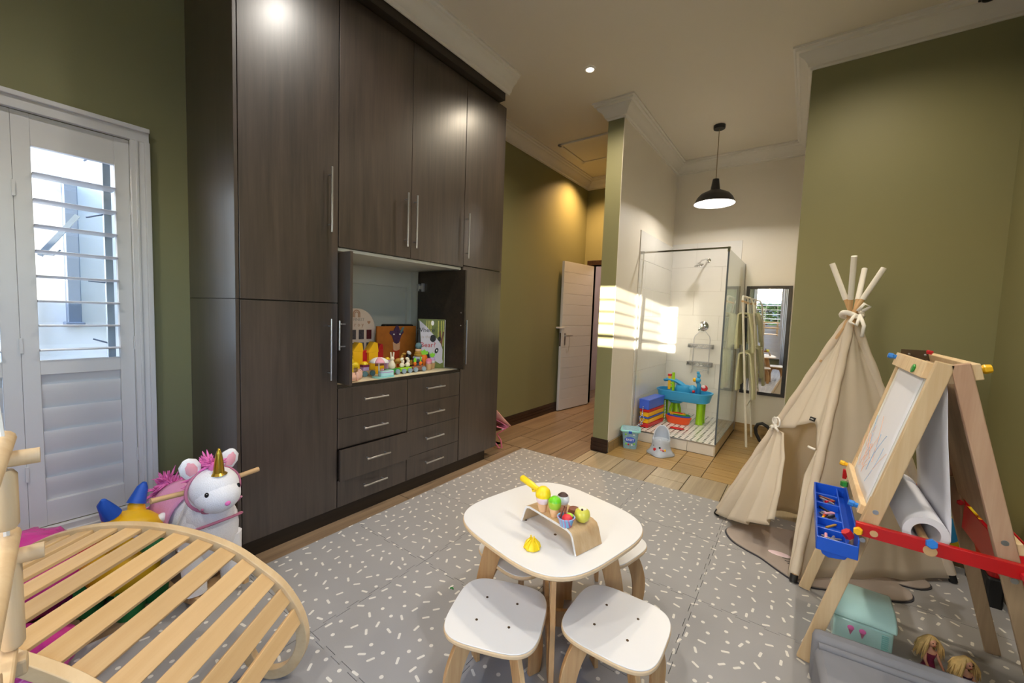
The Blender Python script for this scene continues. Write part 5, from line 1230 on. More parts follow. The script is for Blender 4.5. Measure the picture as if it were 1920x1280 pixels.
for F in (FA, FB, FC, FD):
    d = (APX - F).normalized(); tip = {0: 1.625, 1: 1.635, 2: 1.66, 3: 1.68}[[FA, FB, FC, FD].index(F)]
    off = Vector((d.y, -d.x, 0)).normalized() * 0.012
    e = F + d * ((tip - F.z) / d.z) + off; md = F + d * ((1.50 - F.z) / d.z) + off
    bm = B(); cyl(bm, F + d * 0.02, md, 0.011, 12); obj('pole', bm, 'toy_wood', tp, smooth=True)
    bm = B(); cyl(bm, F + d * ((1.455 - F.z) / d.z) + off * .98, e, 0.0135, 12); obj('pole_tip', bm, 'tie_white', tp, smooth=True, label='white painted upper end of a pole')
    bm = B(); tube(bm, [F - Vector((0, 0, .006)), F + d * 0.03], [0.017, 0.017], 12); obj('foot_cap', bm, 'rubber_black', tp, smooth=True)
    bm = B(); n = 26; pts = [F + d * (0.035 + (1.33 - 0.035) * k / n / d.z * 1.0) for k in range(n + 1)]; rs = [0.0215 + 0.0022 * math.sin(k * 1.9 + F.x * 9) for k in range(n + 1)]; rs[-1] = 0.013
    tube(bm, pts, rs, 12); obj('pole_sleeve', bm, 'canvas', tp, smooth=True)
def face_pt(P, Q, w, z): a, b2 = edge_pt(P, z), edge_pt(Q, z); return a.lerp(b2, w)
def face_n(P, Q):
    n = (Q - P).cross(APX - P).normalized(); return n if n.dot(P - Vector((.148, 2.963, .3))) > 0 else -n
def full_panel(P, Q, seed, amp=0.012, hem=0.03, sag=0.0):
    n = face_n(P, Q); bm = B(); rows = []; rr = random.Random(seed); ph = [rr.uniform(0, 6) for _ in range(4)]
    for i in range(31):
        z = 1.36 + (hem - 1.36) * i / 30; row = []; s = 1 - (z - .02) / 1.35
        for k in range(29):
            w = k / 28; e = math.sin(math.pi * w); d = amp * e * (math.sin(w * 11 + ph[0] + (1 - s) * 2) + .6 * math.sin(w * 23 + ph[1]) * (0.4 + 0.6 * (1 - s)) + .5 * math.sin(z * 6 + w * 5 + ph[2])) * (0.4 + s)
            row.append(face_pt(P, Q, w, z) + n * (d + sag * e * s) + Vector((0, 0, -0.012 * e * math.sin(w * 17 + ph[3]) * s)))
        rows.append(row)
    sheet(bm, rows); obj('canvas_panel', bm, 'canvas', tp, smooth='all', solid=0.002)
full_panel(FB, FC, 1, 0.007); full_panel(FC, FD, 2); full_panel(FD, FA, 3)
def interp(P, t):
    for a, b2 in zip(P, P[1:]):
        if t <= b2[0] or b2 is P[-1]:
            f = 0 if b2[0] == a[0] else (t - a[0]) / (b2[0] - a[0]); return [a[i] + (b2[i] - a[i]) * f for i in range(1, len(a))]
nF = face_n(FA, FB)
# closed upper part of the door face
lowb = [(0, .665), (.10, .672), (.30, .695), (.50, .728), (.66, .758), (.73, .762), (.80, .722), (.87, .672), (.934, .633), (1.0, .63)]
bm = B(); rows = []
for i in range(25):
    row = []
    for k in range(33):
        w = k / 32; zb = interp(lowb, w)[0]; z = 1.36 + (zb - 1.36) * i / 24; s = 1 - (z - .02) / 1.35; e = math.sin(math.pi * w)
        d = 0.012 * e * (math.sin(w * 13 + 1.0) + 0.5 * math.sin(w * 27 + z * 3)) * (0.5 + s)
        row.append(face_pt(FA, FB, w, z) + nF * d)
    rows.append(row)
sheet(bm, rows); obj('canvas_panel', bm, 'canvas', tp, smooth='all', solid=0.002)
# left door flap: gathered at the tie, falling in pleats
el = [(0, .15, .655), (.12, .257, .654), (.38, .506, .529), (.65, .644, .368), (1, .717, .217)]
bm = B(); rows = []
for i in range(27):
    t = i / 26; wr, zr = interp(el, t); zl = .66 + (.025 - .66) * t; row = []
    for k in range(31):
        q = k / 30; w = q * wr; z = zl + (zr - zl) * (q ** 1.25) - 0.02 * math.sin(math.pi * q) * t
        d = (0.006 + 0.032 * t) * math.sin(q * 21 + 0.5) * min(1, q * 6) + 0.012 * t
        row.append(face_pt(FA, FB, w, z) + nF * d)
    rows.append(row)
sheet(bm, rows); obj('door_flap', bm, 'canvas', tp, smooth='all', solid=0.002)
er = [(0, .934, .633), (.22, .864, .499), (.5, .91, .317), (1, .953, .025)]
bm = B(); rows = []
for i in range(23):
    t = i / 22; wl, z = interp(er, t); row = []
    for k in range(13):
        q = k / 12; w = wl + (1 - wl) * q; row.append(face_pt(FA, FB, w, z) + nF * (0.004 + 0.010 * math.sin(q * 9 + 1) * math.sin(math.pi * min(1, t + .2))))
    rows.append(row)
sheet(bm, rows); obj('door_flap', bm, 'canvas', tp, smooth='all', solid=0.002)
# ties
tl = face_pt(FA, FB, .09, .668) + nF * 0.025; uAB = (FB - FA).normalized()
for sx, sz, r in ((0.012, 0.032, 0.028), (-0.010, 0.036, 0.02)):
    bm = B(); c = tl + uAB * sx + Vector((0, 0, sz)); pts = [c + uAB * (r * 0.75 * math.cos(a)) + Vector((0, 0, r * math.sin(a))) for a in [k * math.pi / 8 for k in range(16)]]; tube(bm, pts, 0.006, 6, closed=True); obj('tie_bow', bm, 'tie_white', tp, smooth='all')
for ex, ez in ((-0.045, -0.012), (-0.028, -0.03), (0.03, -0.02)):
    bm = B(); tube(bm, [tl, tl + uAB * ex * .5 + Vector((0, 0, ez * .3)) + nF * .01, tl + uAB * ex + Vector((0, 0, ez))], [0.007, 0.008, 0.006], 6); obj('tie_end', bm, 'tie_white', tp, smooth='all')
bm = B(); ell(bm, tl + Vector((0, 0, .006)), 0.012); obj('tie_knot', bm, 'tie_white', tp, smooth='all')
tr_ = face_pt(FA, FB, .935, .635) + nF * 0.015; bm = B(); tube(bm, [tr_ - uAB * 0.045 + Vector((0, 0, .002)), tr_ - uAB * .02 + nF * .012, tr_], 0.007, 6); obj('tie_end', bm, 'tie_white', tp, smooth='all')
pt = APX + Vector((0, -.035, .0))
bm = B(); tube(bm, [APX + Vector((0.045 * math.cos(a), 0.04 * math.sin(a), 0.012 * math.sin(2 * a))) for a in [k * math.pi / 10 for k in range(20)]], 0.014, 8, closed=True); obj('top_wrap', bm, 'tie_white', tp, smooth='all')
for q in ([(0.02, -.04, .02), (0.045, -.05, .06), (0.07, -.045, .045), (0.04, -.05, .02)], [(0.01, -.045, .0), (-.01, -.06, -.04), (0.02, -.06, -.06), (0.03, -.05, -.01)], [(0.03, -.045, .0), (0.05, -.07, -.06), (0.045, -.075, -.12)]):
    bm = B(); tube(bm, [APX + Vector(p) for p in q], 0.009, 8); obj('tie_ribbon', bm, 'tie_white', tp, smooth='all')
lt = face_pt(FA, FB, .705, .778) + nF * 0.012; zup = (APX - FB).normalized()
bm = B(); M = Matrix((uAB, nF, uAB.cross(nF))).transposed(); obox(bm, lt, (0.036, 0.003, 0.022), M); obj('label_tag', bm, 'rubber_black', tp)
bm = B(); tube(bm, [lt + nF * .003 + M @ Vector((x, 0, z)) for x, z in ((-.010, 0.003), (-.005, -0.002), (0, .003), (.004, -.002), (.010, .003))], 0.0012, 5); obj('tag_print', bm, 'print_white', tp)

# animal-shaped rug under the teepee
rug = thing('animal_rug', 'grey-pink animal-shaped rug with black whiskers under the teepee', 'rug', (0.15, 2.75, MT))
out = [(-.315, 2.73), (-.315, 2.80), (-.26, 2.90), (-.14, 2.97), (0.02, 3.03), (.2, 3.08), (.42, 3.02), (.55, 2.94), (.60, 2.84), (.55, 2.77), (.47, 2.745), (.505, 2.70), (.50, 2.63), (.44, 2.57), (.35, 2.54), (.25, 2.50), (.17, 2.46), (.10, 2.43), (.03, 2.44), (-.05, 2.50), (-.12, 2.56), (-.20, 2.60), (-.27, 2.65)]
def closed_spline(P, n=5):
    o_ = []; k = len(P)
    for i in range(k):
        p0, p1, p2, p3 = [Vector(P[(i + j) % k]) for j in (-1, 0, 1, 2)]
        for q in range(n):
            t = q / n; o_.append(0.5 * ((2 * p1) + (p2 - p0) * t + (2 * p0 - 5 * p1 + 4 * p2 - p3) * t * t + (3 * p1 - p0 - 3 * p2 + p3) * t ** 3))
    return [tuple(p) for p in o_]
ro = closed_spline(out); rc = Vector((.12, 2.75))
bm = B(); prism(bm, ro, (0, 0, MT + 0.003), (1, 0, 0), (0, 1, 0), 0.004); obj('backing', bm, 'rug_dark', rug)
bm = B(); prism(bm, [tuple(rc + (Vector(p) - rc) * 0.985) for p in ro], (0, 0, MT + 0.009), (1, 0, 0), (0, 1, 0), 0.008); obj('pile', bm, 'rug_fur', rug, bevel=0.003)
bm = B(); ell(bm, (-.035, 2.66, MT + 0.013), (0.055, 0.025, 0.002)); obj('nose_print', bm, 'pale_pink', rug)
for k in range(4):
    a = Vector((-.02 + .012 * k, 2.625 - .022 * k, MT + .0138)); bm = B(); tube(bm, [a, a + Vector((.085, .02 - .012 * k, 0))], 0.0014, 5); obj('whisker', bm, 'print_black', rug)

# ------------------------------------------------------------------ double-sided easel
YN, YF = 1.87, 2.435
def lx(z): return .075 + .245 * z
def rx(z): return .70 - .25 * z
es = thing('easel', 'wooden double-sided easel with whiteboard, red cross rails and plastic pegs', 'easel', (.39, 2.15, MT))
for y in (YN, YF):
    s = 1 if y == YN else -1
    for f, m in ((lx, 'pine'), (rx, 'pine_pink')):
        bm = B(); beam(bm, (f(0.60), y, 0.60), (f(1.2), y, 1.20), 0.024, 0.046, (0, 1, 0)); obj('upper_post', bm, m, es, bevel=0.003)
        off = -0.004 if f is lx else 0.004
        bm = B(); beam(bm, (f(MT) , y + 0.021 * s, MT), (f(0.70), y + 0.021 * s, 0.70), 0.017, 0.044, (0, 1, 0)); obj('leg', bm, 'pine' if f is lx else 'pine_grey', es, bevel=0.003)
        for z in (0.555, 0.665):
            bm = B(); c = Vector((f(z), y + (0.0125 - 0.0) * s - (0.0245 * s if y == YN else -0.0245) * 0, z)); yy = y - 0.0135 if y == YN else y - 0.014
            cyl(bm, (f(z), yy, z), (f(z), yy + 0.003, z), 0.0085, 12); obj('bolt', bm, 'steel', es, smooth=True)
    bm = B(); yy = YN - 0.0215 if y == YN else YF + 0.0435
    beam(bm, (lx(.6) - 0.035, yy - .012, .603), (rx(.6) + 0.055, yy - .012, .597), 0.020, 0.044, (0, 1, 0)); obj('cross_rail', bm, 'red_paint', es, bevel=0.002, label='red painted cross rail')
    bm = B(); box(bm, lx(1.13) - .005, rx(1.13) + .005, y - .008, y + .008, 1.135, 1.165); obj('hinge_block', bm, 'pine_grey', es)
    if y == YF:
        bm = B(); box(bm, lx(1.2) - .030, rx(1.2) + .034, y - 0.017, y - 0.013, 1.150, 1.215); obj('hinge_plate', bm, 'brass_dark', es)
        for dx in (-0.02, 0.03):
            bm = B(); ell(bm, (.385 + dx, y - 0.018, 1.195), 0.005, seg=8, rings=5); obj('hinge_rivet', bm, 'steel', es)
# boards
def board_box(name, f, z0, z1, y0, y1, off, th, mat, **kw):
    sgn = -1 if f is lx else 1
    d = Vector((f(z1) - f(z0), 0, z1 - z0)).normalized(); n = Vector((d.z, 0, -d.x)) * sgn
    if f is rx: n = Vector((d.z, 0, -d.x))
    else: n = -Vector((d.z, 0, -d.x))
    p0 = Vector((f(z0), (y0 + y1) / 2, z0)) + n * off; p1 = Vector((f(z1), (y0 + y1) / 2, z1)) + n * off
    bm = B(); beam(bm, p0, p1, y1 - y0, th, (0, 1, 0)); return obj(name, bm, mat, es, **kw), n
_, nl = board_box('whiteboard', lx, .64, 1.17, YN + .014, YF - .014, .012, .006, 'print_white')
board_box('board_rail', lx, 1.135, 1.19, YN + .03, YF + .02, .026, .020, 'pine', bevel=0.003)
board_box('board_rail', lx, .625, .660, YN + .03, YF + .01, .026, .020, 'pine', bevel=0.003)
_, nr = board_box('chalkboard', rx, .64, 1.17, YN + .014, YF - .014, .012, .006, 'pine_grey')
board_box('board_rail', rx, 1.145, 1.195, YN + .0, YF + .02, .034, .022, 'pine', bevel=0.003)
board_box('board_rail', rx, .625, .66, YN + .0, YF + .01, .030, .020, 'pine', bevel=0.003)
# drawing sheet on the whiteboard
def lp(y, z, off): return Vector((lx(z), y, z)) + nl * off
pap = []
for i in range(17):
    z = 1.15 - (1.15 - .66) * i / 16; pap.append([lp(1.945 + (2.375 - 1.945) * k / 10, z, .0165 + 0.004 * math.sin(k / 10 * math.pi) * (i / 16)) for k in range(11)])
bm = B(); sheet(bm, pap); o = obj('drawing_sheet', bm, 'paper', None, smooth='all', solid=0.0008, origin=(lx(1.15), 2.15, 1.15)); tag(o, 'white paper with faint child scribbles on the left face of the easel', 'paper')
rr = random.Random(5)
for i in range(16):
    y = rr.uniform(2.03, 2.30); z = rr.uniform(.70, .80); L_ = rr.uniform(.05, .17); c = rr.uniform(-.12, .16); w_ = rr.uniform(-.03, .03)
    pts = [lp(y + c * t + w_ * math.sin(t * 3.1), z + L_ * t, .0245) for t in (0, .25, .5, .75, 1)]
    bm = B(); tube(bm, pts, .0009, 4); q = obj('crayon_stroke', bm, 'print_blue' if i % 5 == 0 else 'print_peach', None, origin=o.location); q.parent = o; q.location = (0, 0, 0)
bm = B(); sheet(bm, [[lp(1.925 + .02 * k, z, .024 + .018 * ((k - 2) / 2) ** 2 * (1 if k > 1 else .3)) for k in range(5)] for z in (.70, .76, .82)]); bm.free()
# paper roll on a dowel, web rising to the top
rl = thing('paper_roll', 'thick white paper roll on a dowel between the easel legs', 'paper roll', (.372, 2.15, .625)); RC = Vector((.372, 0, .618))
bm = B(); y0, y1 = 1.895, 2.40; n = 32
R1, R0 = [], []
for y in (y0, y1):
    R1.append([bm.verts.new((RC.x + .058 * math.cos(2 * math.pi * k / n), y, RC.z + .058 * math.sin(2 * math.pi * k / n))) for k in range(n)])
    R0.append([bm.verts.new((RC.x + .036 * math.cos(2 * math.pi * k / n), y, RC.z + .036 * math.sin(2 * math.pi * k / n))) for k in range(n)])
for k in range(n):
    j = (k + 1) % n
    bm.faces.new((R1[0][k], R1[0][j], R1[1][j], R1[1][k])); bm.faces.new((R0[0][k], R0[1][k], R0[1][j], R0[0][j]))
    bm.faces.new((R1[0][k], R0[0][k], R0[0][j], R1[0][j])); bm.faces.new((R1[1][k], R1[1][j], R0[1][j], R0[1][k]))
obj('roll', bm, 'paper', rl, smooth=True)
bm = B(); rows = []
path = [(RC.x + .020, RC.z - .056), (RC.x + .045, RC.z - .040), (RC.x + .0585, RC.z - .005), (RC.x + .055, RC.z + .06), (.414, .80), (.398, .95), (.386, 1.10), (.380, 1.14)]
for x, z in path: rows.append([(x, y0 + (y1 - y0) * k / 6, z) for k in range(7)])
sheet(bm, rows); obj('paper_web', bm, 'paper', rl, smooth='all', solid=0.0012)
bm = B(); cyl(bm, (RC.x, 1.83, RC.z - .022), (RC.x, 2.46, RC.z - .022), 0.012, 14); obj('dowel', bm, 'toy_wood', rl, smooth=True)
bm = B(); cyl(bm, (RC.x - 0.0, 1.824, .592), (RC.x, 1.830, .592), 0.017, 14); obj('rail_notch', bm, 'toy_wood', es, smooth=True)
bm = B(); cyl(bm, (.235, 1.8245, .600), (.235, 1.830, .600), 0.011, 14); obj('rail_notch', bm, 'toy_wood', es, smooth=True)
# coloured pegs
def peg(p, d, mat, r=0.013, L=0.030):
    p, d = Vector(p), Vector(d).normalized(); bm = B(); tube(bm, [p, p + d * L * .35, p + d * L * .5, p + d * L], [r * .75, r * .75, r, r * .85], 6); return obj('peg', bm, mat, es, bevel=0.002)
peg(lp(2.43, 1.17, .034), nl, 'blue_clip'); peg(lp(2.02, 1.155, .034), nl, 'green_plastic', .017, .010)
peg(lp(2.44, .648, .034), nl, 'yellow_plastic'); peg(lp(1.93, .64, .034), nl, 'blue_clip')
peg((.195, 1.824, .602), (-.2, -1, 0), 'yellow_plastic', .015, .024); peg((RC.x, 1.83, .617), (0, -1, .2), 'blue_clip', .017, .022); peg((rx(.6) + .02, 1.826, .592), (.2, -1, 0), 'red_plastic', .016, .028)
peg((.385, 2.455, .63), (0, 0, 1), 'green_clip', .015, .018); peg((.56, 2.418, .60), (0, -1, 0), 'red_plastic', .013, .018); peg((.585, 2.418, .548), (0, -1, 0), 'yellow_plastic', .014, .02)
pr_ = Vector((rx(1.17), 1.93, 1.17)) + nr * .045; peg(pr_, nr, 'yellow_plastic', .016, .034); peg(Vector((rx(1.2) + .005, 2.30, 1.205)), (0.2, 0, 1), 'red_plastic', .012, .016)
# blue crayon tray
TX0, TX1, TY0, TY1, TZ1 = .080, .196, 1.775, 2.385, .560
tr = thing('crayon_tray', 'blue plastic crayon tray hooked on the left of the easel', 'tray', ((TX0 + TX1) / 2, (TY0 + TY1) / 2, .50))
bm = B(); box(bm, TX0, TX1, TY0, TY1, .512, .516)
for a in ((TX0, TX0 + .005, TY0, TY1, .512, TZ1), (TX0, TX1, TY0, TY0 + .005, .512, TZ1), (TX0, TX1, TY1 - .005, TY1, .512, TZ1), (TX1 - .005, TX1, TY0, TY1, .512, TZ1 + .025)): box(bm, *a)
obj('tray_shell', bm, 'blue_plastic', tr, bevel=0.002)
bm = B(); prism(bm, [(-.045, 0), (.035, 0), (.025, -.018), (-.02, -.026), (-.038, -.018)], ((TX0 + TX1) / 2, (TY0 + TY1) / 2, .513), (1, 0, 0), (0, 0, 1), TY1 - TY0 - .02); obj('keel', bm, 'blue_plastic', tr, bevel=0.004)
for y in (1.90, 2.0, 2.17, 2.28):
    bm = B(); box(bm, TX0 + .005, TX1 - .03, y - .004, y + .004, .516, .545); obj('divider', bm, 'blue_plastic', tr, bevel=0.002)
bm = B(); box(bm, TX1 - .034, TX1 - .029, TY0 + .005, TY1 - .005, .516, .552); obj('divider', bm, 'blue_plastic', tr, bevel=0.002)
bm = B(); tube(bm, [(TX1 - .01, TY1 - .05, .585), (TX1 - .01, TY1 - .05, .605)], 0.014, 6); tag(obj('tray_clip', bm, 'green_plastic'), 'green clip on the far rim of the blue crayon tray', 'clip')
bm = B(); tube(bm, [(TX1 - .02, TY0 + .06, .562), (TX1 - .035, TY0 + .055, .582)], 0.015, 6); tag(obj('tray_clip', bm, 'red_plastic'), 'red clip on the near rim of the blue crayon tray', 'clip')
cols = [('silver-wrapped', 'crayon_silver')] * 9 + [('orange', 'orange_plastic'), ('orange', 'orange_plastic'), ('mustard', 'mustard'), ('lilac', 'lilac'), ('pink', 'pink_soft'), ('light blue', 'sky_plastic'), ('light blue', 'potty_grey'), ('yellow', 'toy_yellow'), ('red', 'red_plastic'), ('black', 'print_black'), ('brown', 'choc'), ('mustard', 'mustard'), ('black', 'print_black'), ('pink', 'pink_soft'), ('silver-wrapped', 'crayon_silver')]
rr = random.Random(11); CR = []
for i, (c, m_) in enumerate(cols):
    y = rr.choice([1.83, 1.84, 1.95, 2.05, 2.08, 2.11, 2.13, 2.22, 2.25]); x = rr.uniform(TX0 + .025, TX1 - .055); a = rr.uniform(-1.0, 1.0) + math.pi / 2; L_ = rr.uniform(.035, .075) / 2
    if c in ('silver-wrapped',): L_ = rr.uniform(.06, .09) / 2
    z = .5225 + 0.008 * rr.randint(0, 2); d = Vector((math.cos(a), math.sin(a), rr.uniform(-.1, .1))) * L_; p = Vector((x, y, z))
    for sx in (-1, 1):
        q = p + d * sx
        if q.y < TY0 + .012: p.y += .02
        if q.x < TX0 + .012: p.x += .012
        if q.x > TX1 - .04: p.x -= .012
    bm = B(); tube(bm, [p - d, p + d * .8, p + d], [.0048, .0048, .002], 8)
    CR.append((c, -p.y, p.x, obj('crayon', bm, m_, smooth=True)))
ORD = ['farthest', 'second farthest', 'third farthest', 'fourth farthest', 'fifth farthest', 'sixth farthest', 'seventh farthest', 'eighth farthest', 'ninth farthest', 'tenth farthest', 'eleventh farthest']
for c in sorted({q[0] for q in CR}):
    g_ = sorted([q for q in CR if q[0] == c], key=lambda q: (q[1], q[2]))
    for k, q in enumerate(g_):
        tag(q[3], ('only %s crayon in the blue easel tray' % c) if len(g_) == 1 else '%s crayon in the blue easel tray, %s of its colour from the camera' % (c, ORD[k]), 'crayon', 'crayons in the blue tray')
# red tray on the right face
bm = B(); x0 = rx(.6) + .02
box(bm, x0, x0 + .12, 1.95, 2.40, .50, .504); box(bm, x0, x0 + .004, 1.95, 2.40, .50, .60); box(bm, x0 + .116, x0 + .12, 1.95, 2.40, .50, .55); box(bm, x0, x0 + .12, 1.95, 1.954, .50, .55); box(bm, x0, x0 + .12, 2.396, 2.40, .50, .55)
tag(obj('red_tray', bm, 'red_plastic', bevel=0.002), 'red plastic tray on the far right face of the easel', 'tray')

# ------------------------------------------------------------------ grey foam seat, mint box, dolls, corner toys
GO = Vector((.092, 1.83, MT)); gu = Vector((.995, .10, 0)).normalized(); gv = Vector((gu.y, -gu.x, 0)); GM = Matrix((gu, gv, Vector((0, 0, 1)))).transposed()
gs = thing('foam_seat', 'grey velvet foam play seat with raised rear bolster in the bottom right corner', 'play seat', GO + gu * .31 + gv * .3)
bm = B(); obox(bm, GO + gu * .31 + gv * .034 + Vector((0, 0, .095)), (.62, .068, .19), GM); obj('backrest', bm, 'grey_velvet', gs, bevel=0.022, smooth=True)
bm = B(); obox(bm, GO + gu * .315 + gv * .345 + Vector((0, 0, .083)), (.63, .545, .166), GM); obj('cushion', bm, 'grey_velvet', gs, bevel=0.02, smooth=True)
bm = B(); p = GO + gv * .080 + Vector((0, 0, .168)); cyl(bm, p + gu * .012, p + gu * .61, .012, 12); obj('piping', bm, 'grey_velvet', gs, smooth=True)

mb = thing('mint_toy_box', 'glossy mint toy chest with pink ice-cream stickers behind the grey seat', 'toy box', (.262, 2.165, MT))
bm = B(); box(bm, .172, .352, 2.065, 2.265, MT, .135); obj('body', bm, 'mint', mb, bevel=0.008, smooth=True)
bm = B(); prism(bm, [(2.058, .137), (2.272, .137), (2.272, .178), (2.24, .192), (2.12, .188), (2.07, .168), (2.058, .150)], (.262, 0, 0), (0, 1, 0), (0, 0, 1), .196); obj('lid', bm, 'mint', mb, bevel=0.006, smooth=True)
for k in range(2):
    x = .226 + .036 * k
    bm = B(); ell(bm, (x, 2.064, .104), (.011, .002, .010)); c = obj('sticker_scoop', bm, 'fur_pink', mb)
    bm = B(); prism(bm, [(-.008, 0), (.008, 0), (0, -.024)], (x, 2.0645, .098), (1, 0, 0), (0, 0, 1), .002); obj('sticker_cone', bm, 'strap_pink', mb)
for k in range(8):
    bm = B(); box(bm, .318, .338, 2.062, 2.066, .06 + k * .008, .064 + k * .008); obj('vent_line', bm, 'aqua_plastic', mb)

def doll(label, c, yaw, dress, seed):
    c = Vector(c); Mz = rotz(yaw); t = thing('fashion_doll', label, 'doll', c)
    P = lambda x, y, z: c + Mz @ Vector((x, y, z))
    bm = B(); me = bpy.data.meshes.new('s')
    tube(bm, [P(0, 0, .008), P(0, 0, .03), P(0, 0, .055), P(0, 0, .075), P(0, 0, .088), P(0, 0, .094), P(0, 0, .104)], [.018, .016, .011, .017, .016, .006, .005], 14)
    for s in (-1, 1):
        tube(bm, [P(0, .016 * s, .084), P(.012, .024 * s, .055), P(.034, .024 * s, .034)], [.006, .005, .0035], 8)
        tube(bm, [P(.0, .009 * s, .014), P(.05, .012 * s, .024), P(.095, .012 * s, .008), P(.108, .012 * s, .018)], [.011, .009, .006, .004], 8)
    obj('body', bm, 'skin', t, smooth='all')
    bm = B(); ell(bm, P(0.002, 0, .121), (.0145, .013, .0175), Mz, 18, 12); ell(bm, P(.0165, 0, .119), (.003, .002, .003), Mz, 8, 5); h = obj('head', bm, 'skin', t, smooth='all')
    for s in (-1, 1):
        bm = B(); ell(bm, P(.0150, .0052 * s, .1235), (.002, .0026, .0014), Mz, 8, 5); obj('eye', bm, 'eye_black', h)
    bm = B(); ell(bm, P(.0155, 0, .1125), (.002, .0035, .0012), Mz, 8, 5); obj('mouth', bm, 'print_red', h)
    bm = B(); tube(bm, [P(0, 0, .006), P(0, 0, .03), P(0, 0, .055), P(0, 0, .079)], [.026, .0175, .0125, .0185], 16); obj('dress', bm, dress, t, smooth=True)
    rr = random.Random(seed); bm = B()
    for i in range(190):
        a = rr.uniform(1.0, 5.28); ph = rr.uniform(0.0, 1.3); R = .0165
        q0 = P(R * math.sin(ph) * math.cos(a) * .95, R * math.sin(ph) * math.sin(a), .124 + R * 1.05 * math.cos(ph))
        dx, dy = math.cos(a), math.sin(a); sp = rr.uniform(.020, .036)
        q1 = P(sp * dx * .9, sp * dy, .108 + rr.uniform(-.01, .006)); q2 = P(sp * 1.15 * dx - .004, sp * 1.2 * dy, .070 + rr.uniform(-.022, .018))
        qm = P(.0205 * dx, .0215 * dy, .126)
        tube(bm, [q0, qm, q1, q2], [.003, .0036, .0034, .0006], 4, cap=False)
    ell(bm, P(-.003, 0, .126), (.0165, .0162, .0175), Mz, 14, 9)
    obj('hair', bm, 'hair_blonde', t, smooth='all', kind='stuff')
doll('blonde doll in a wine sequin dress sitting behind the grey seat', (.462, 2.125, MT), math.radians(-62), 'dress_wine', 1)
doll('blonde doll in a dark top, nearer the right edge, behind the grey seat', (.540, 2.065, MT), math.radians(-55), 'giraffe_purple', 2)

bb = thing('play_cushion', 'yellow round fabric toy with blue disc and green patch behind the easel', 'soft toy', (.70, 3.28, 0))
bm = B(); ell(bm, (.70, 3.30, .235), (.16, .20, .225), None, 28, 18)
for v in bm.verts: v.co.x += .008 * math.sin(math.atan2(v.co.y - 3.3, v.co.z - .235) * 16)
obj('body', bm, 'bag_yellow', bb, smooth='all')
fd = Vector((-.22, -1, -.05)).normalized(); fx = Vector((1, -.22, 0)).normalized(); FMx = Matrix((fx, fd, fx.cross(fd))).transposed()
bm = B(); lathe(bm, [(0.002, .0), (.075, .0), (.078, .006), (.002, .014)], Vector((.665, 3.10, .235)), 26, Matrix((fx, fx.cross(fd) * -1, fd)).transposed()); obj('blue_disc', bm, 'bag_blue', bb, smooth=True)
bm = B(); obox(bm, Vector((.665, 3.105, .335)), (.15, .02, .05), FMx); obj('green_patch', bm, 'bag_green', bb, bevel=0.006)
bm = B(); obox(bm, Vector((.672, 3.12, .385)), (.13, .02, .03), FMx); obj('red_band', bm, 'red_paint', bb, bevel=0.004)
oc = thing('play_cushion', 'orange and red fabric toy leaning by the right wall behind the easel', 'soft toy', (.815, 2.87, 0))
bm = B(); beam(bm, (.795, 3.14, .365), (.805, 2.84, .29), .13, .04, (0, 0, 1)); obj('orange_panel', bm, 'bag_orange', oc, bevel=0.02, smooth=True)
bm = B(); beam(bm, (.79, 3.06, .235), (.80, 2.82, .19), .11, .05, (0, 0, 1)); obj('red_panel', bm, 'red_paint', oc, bevel=0.02, smooth=True)
bm = B(); box(bm, .77, .83, 2.82, 3.12, 0, .15); obj('base', bm, 'rubber_black', oc, bevel=0.01)
for k in range(3):
    bm = B(); ell(bm, (.770, 3.08 - .08 * k, .37 - .03 * k), (.02, .035, .022)); obj('petal', bm, 'toy_yellow', oc, smooth='all')
# ------------------------------------------------------------------ shower fittings
YS = YB - .011
sh = thing('wall_shower', 'chrome shower head on a short arm high on the tiled wall', 'shower head', (-1.04, YS, 2.04))
bm = B(); lathe(bm, [(.001, 0), (.028, 0), (.026, .008), (.001, .012)], (-1.035, YS, 2.045), 20, Matrix.Rotation(math.pi / 2, 3, 'X')); obj('flange', bm, 'chrome', sh, smooth=True)
bm = B(); tube(bm, [(-1.035, YS, 2.045), (-1.045, YS - .10, 2.05), (-1.07, YS - .22, 2.02), (-1.08, YS - .27, 1.985)], .009, 10); obj('arm', bm, 'chrome', sh, smooth=True)
bm = B(); Ms = Matrix.Rotation(math.radians(22), 3, 'X') @ Matrix.Rotation(math.radians(-10), 3, 'Y'); lathe(bm, [(.001, .035), (.012, .033), (.015, .015), (.052, .006), (.055, 0), (.050, -.004), (.001, -.004)], (-1.083, YS - .285, 1.955), 26, Ms); obj('rose', bm, 'chrome', sh, smooth=True)
mx2 = thing('shower_mixer', 'round chrome shower mixer with lever on the tiled wall', 'mixer tap', (-1.042, YS, 1.235))
My = Matrix.Rotation(math.pi / 2, 3, 'X')
bm = B(); lathe(bm, [(.001, 0), (.062, 0), (.060, .010), (.034, .016), (.030, .045), (.001, .048)], (-1.042, YS, 1.235), 30, My); obj('plate', bm, 'chrome', mx2, smooth=True)
bm = B(); tube(bm, [(-1.042, YS - .045, 1.235), (-1.06, YS - .065, 1.215), (-1.085, YS - .075, 1.18)], [.014, .013, .010], 10); obj('lever', bm, 'chrome', mx2, smooth=True)
cd = thing('shower_caddy', 'wire shower caddy with two baskets hanging from the mixer', 'caddy', (-1.045, YS - .03, .66))
yc = YS - .035
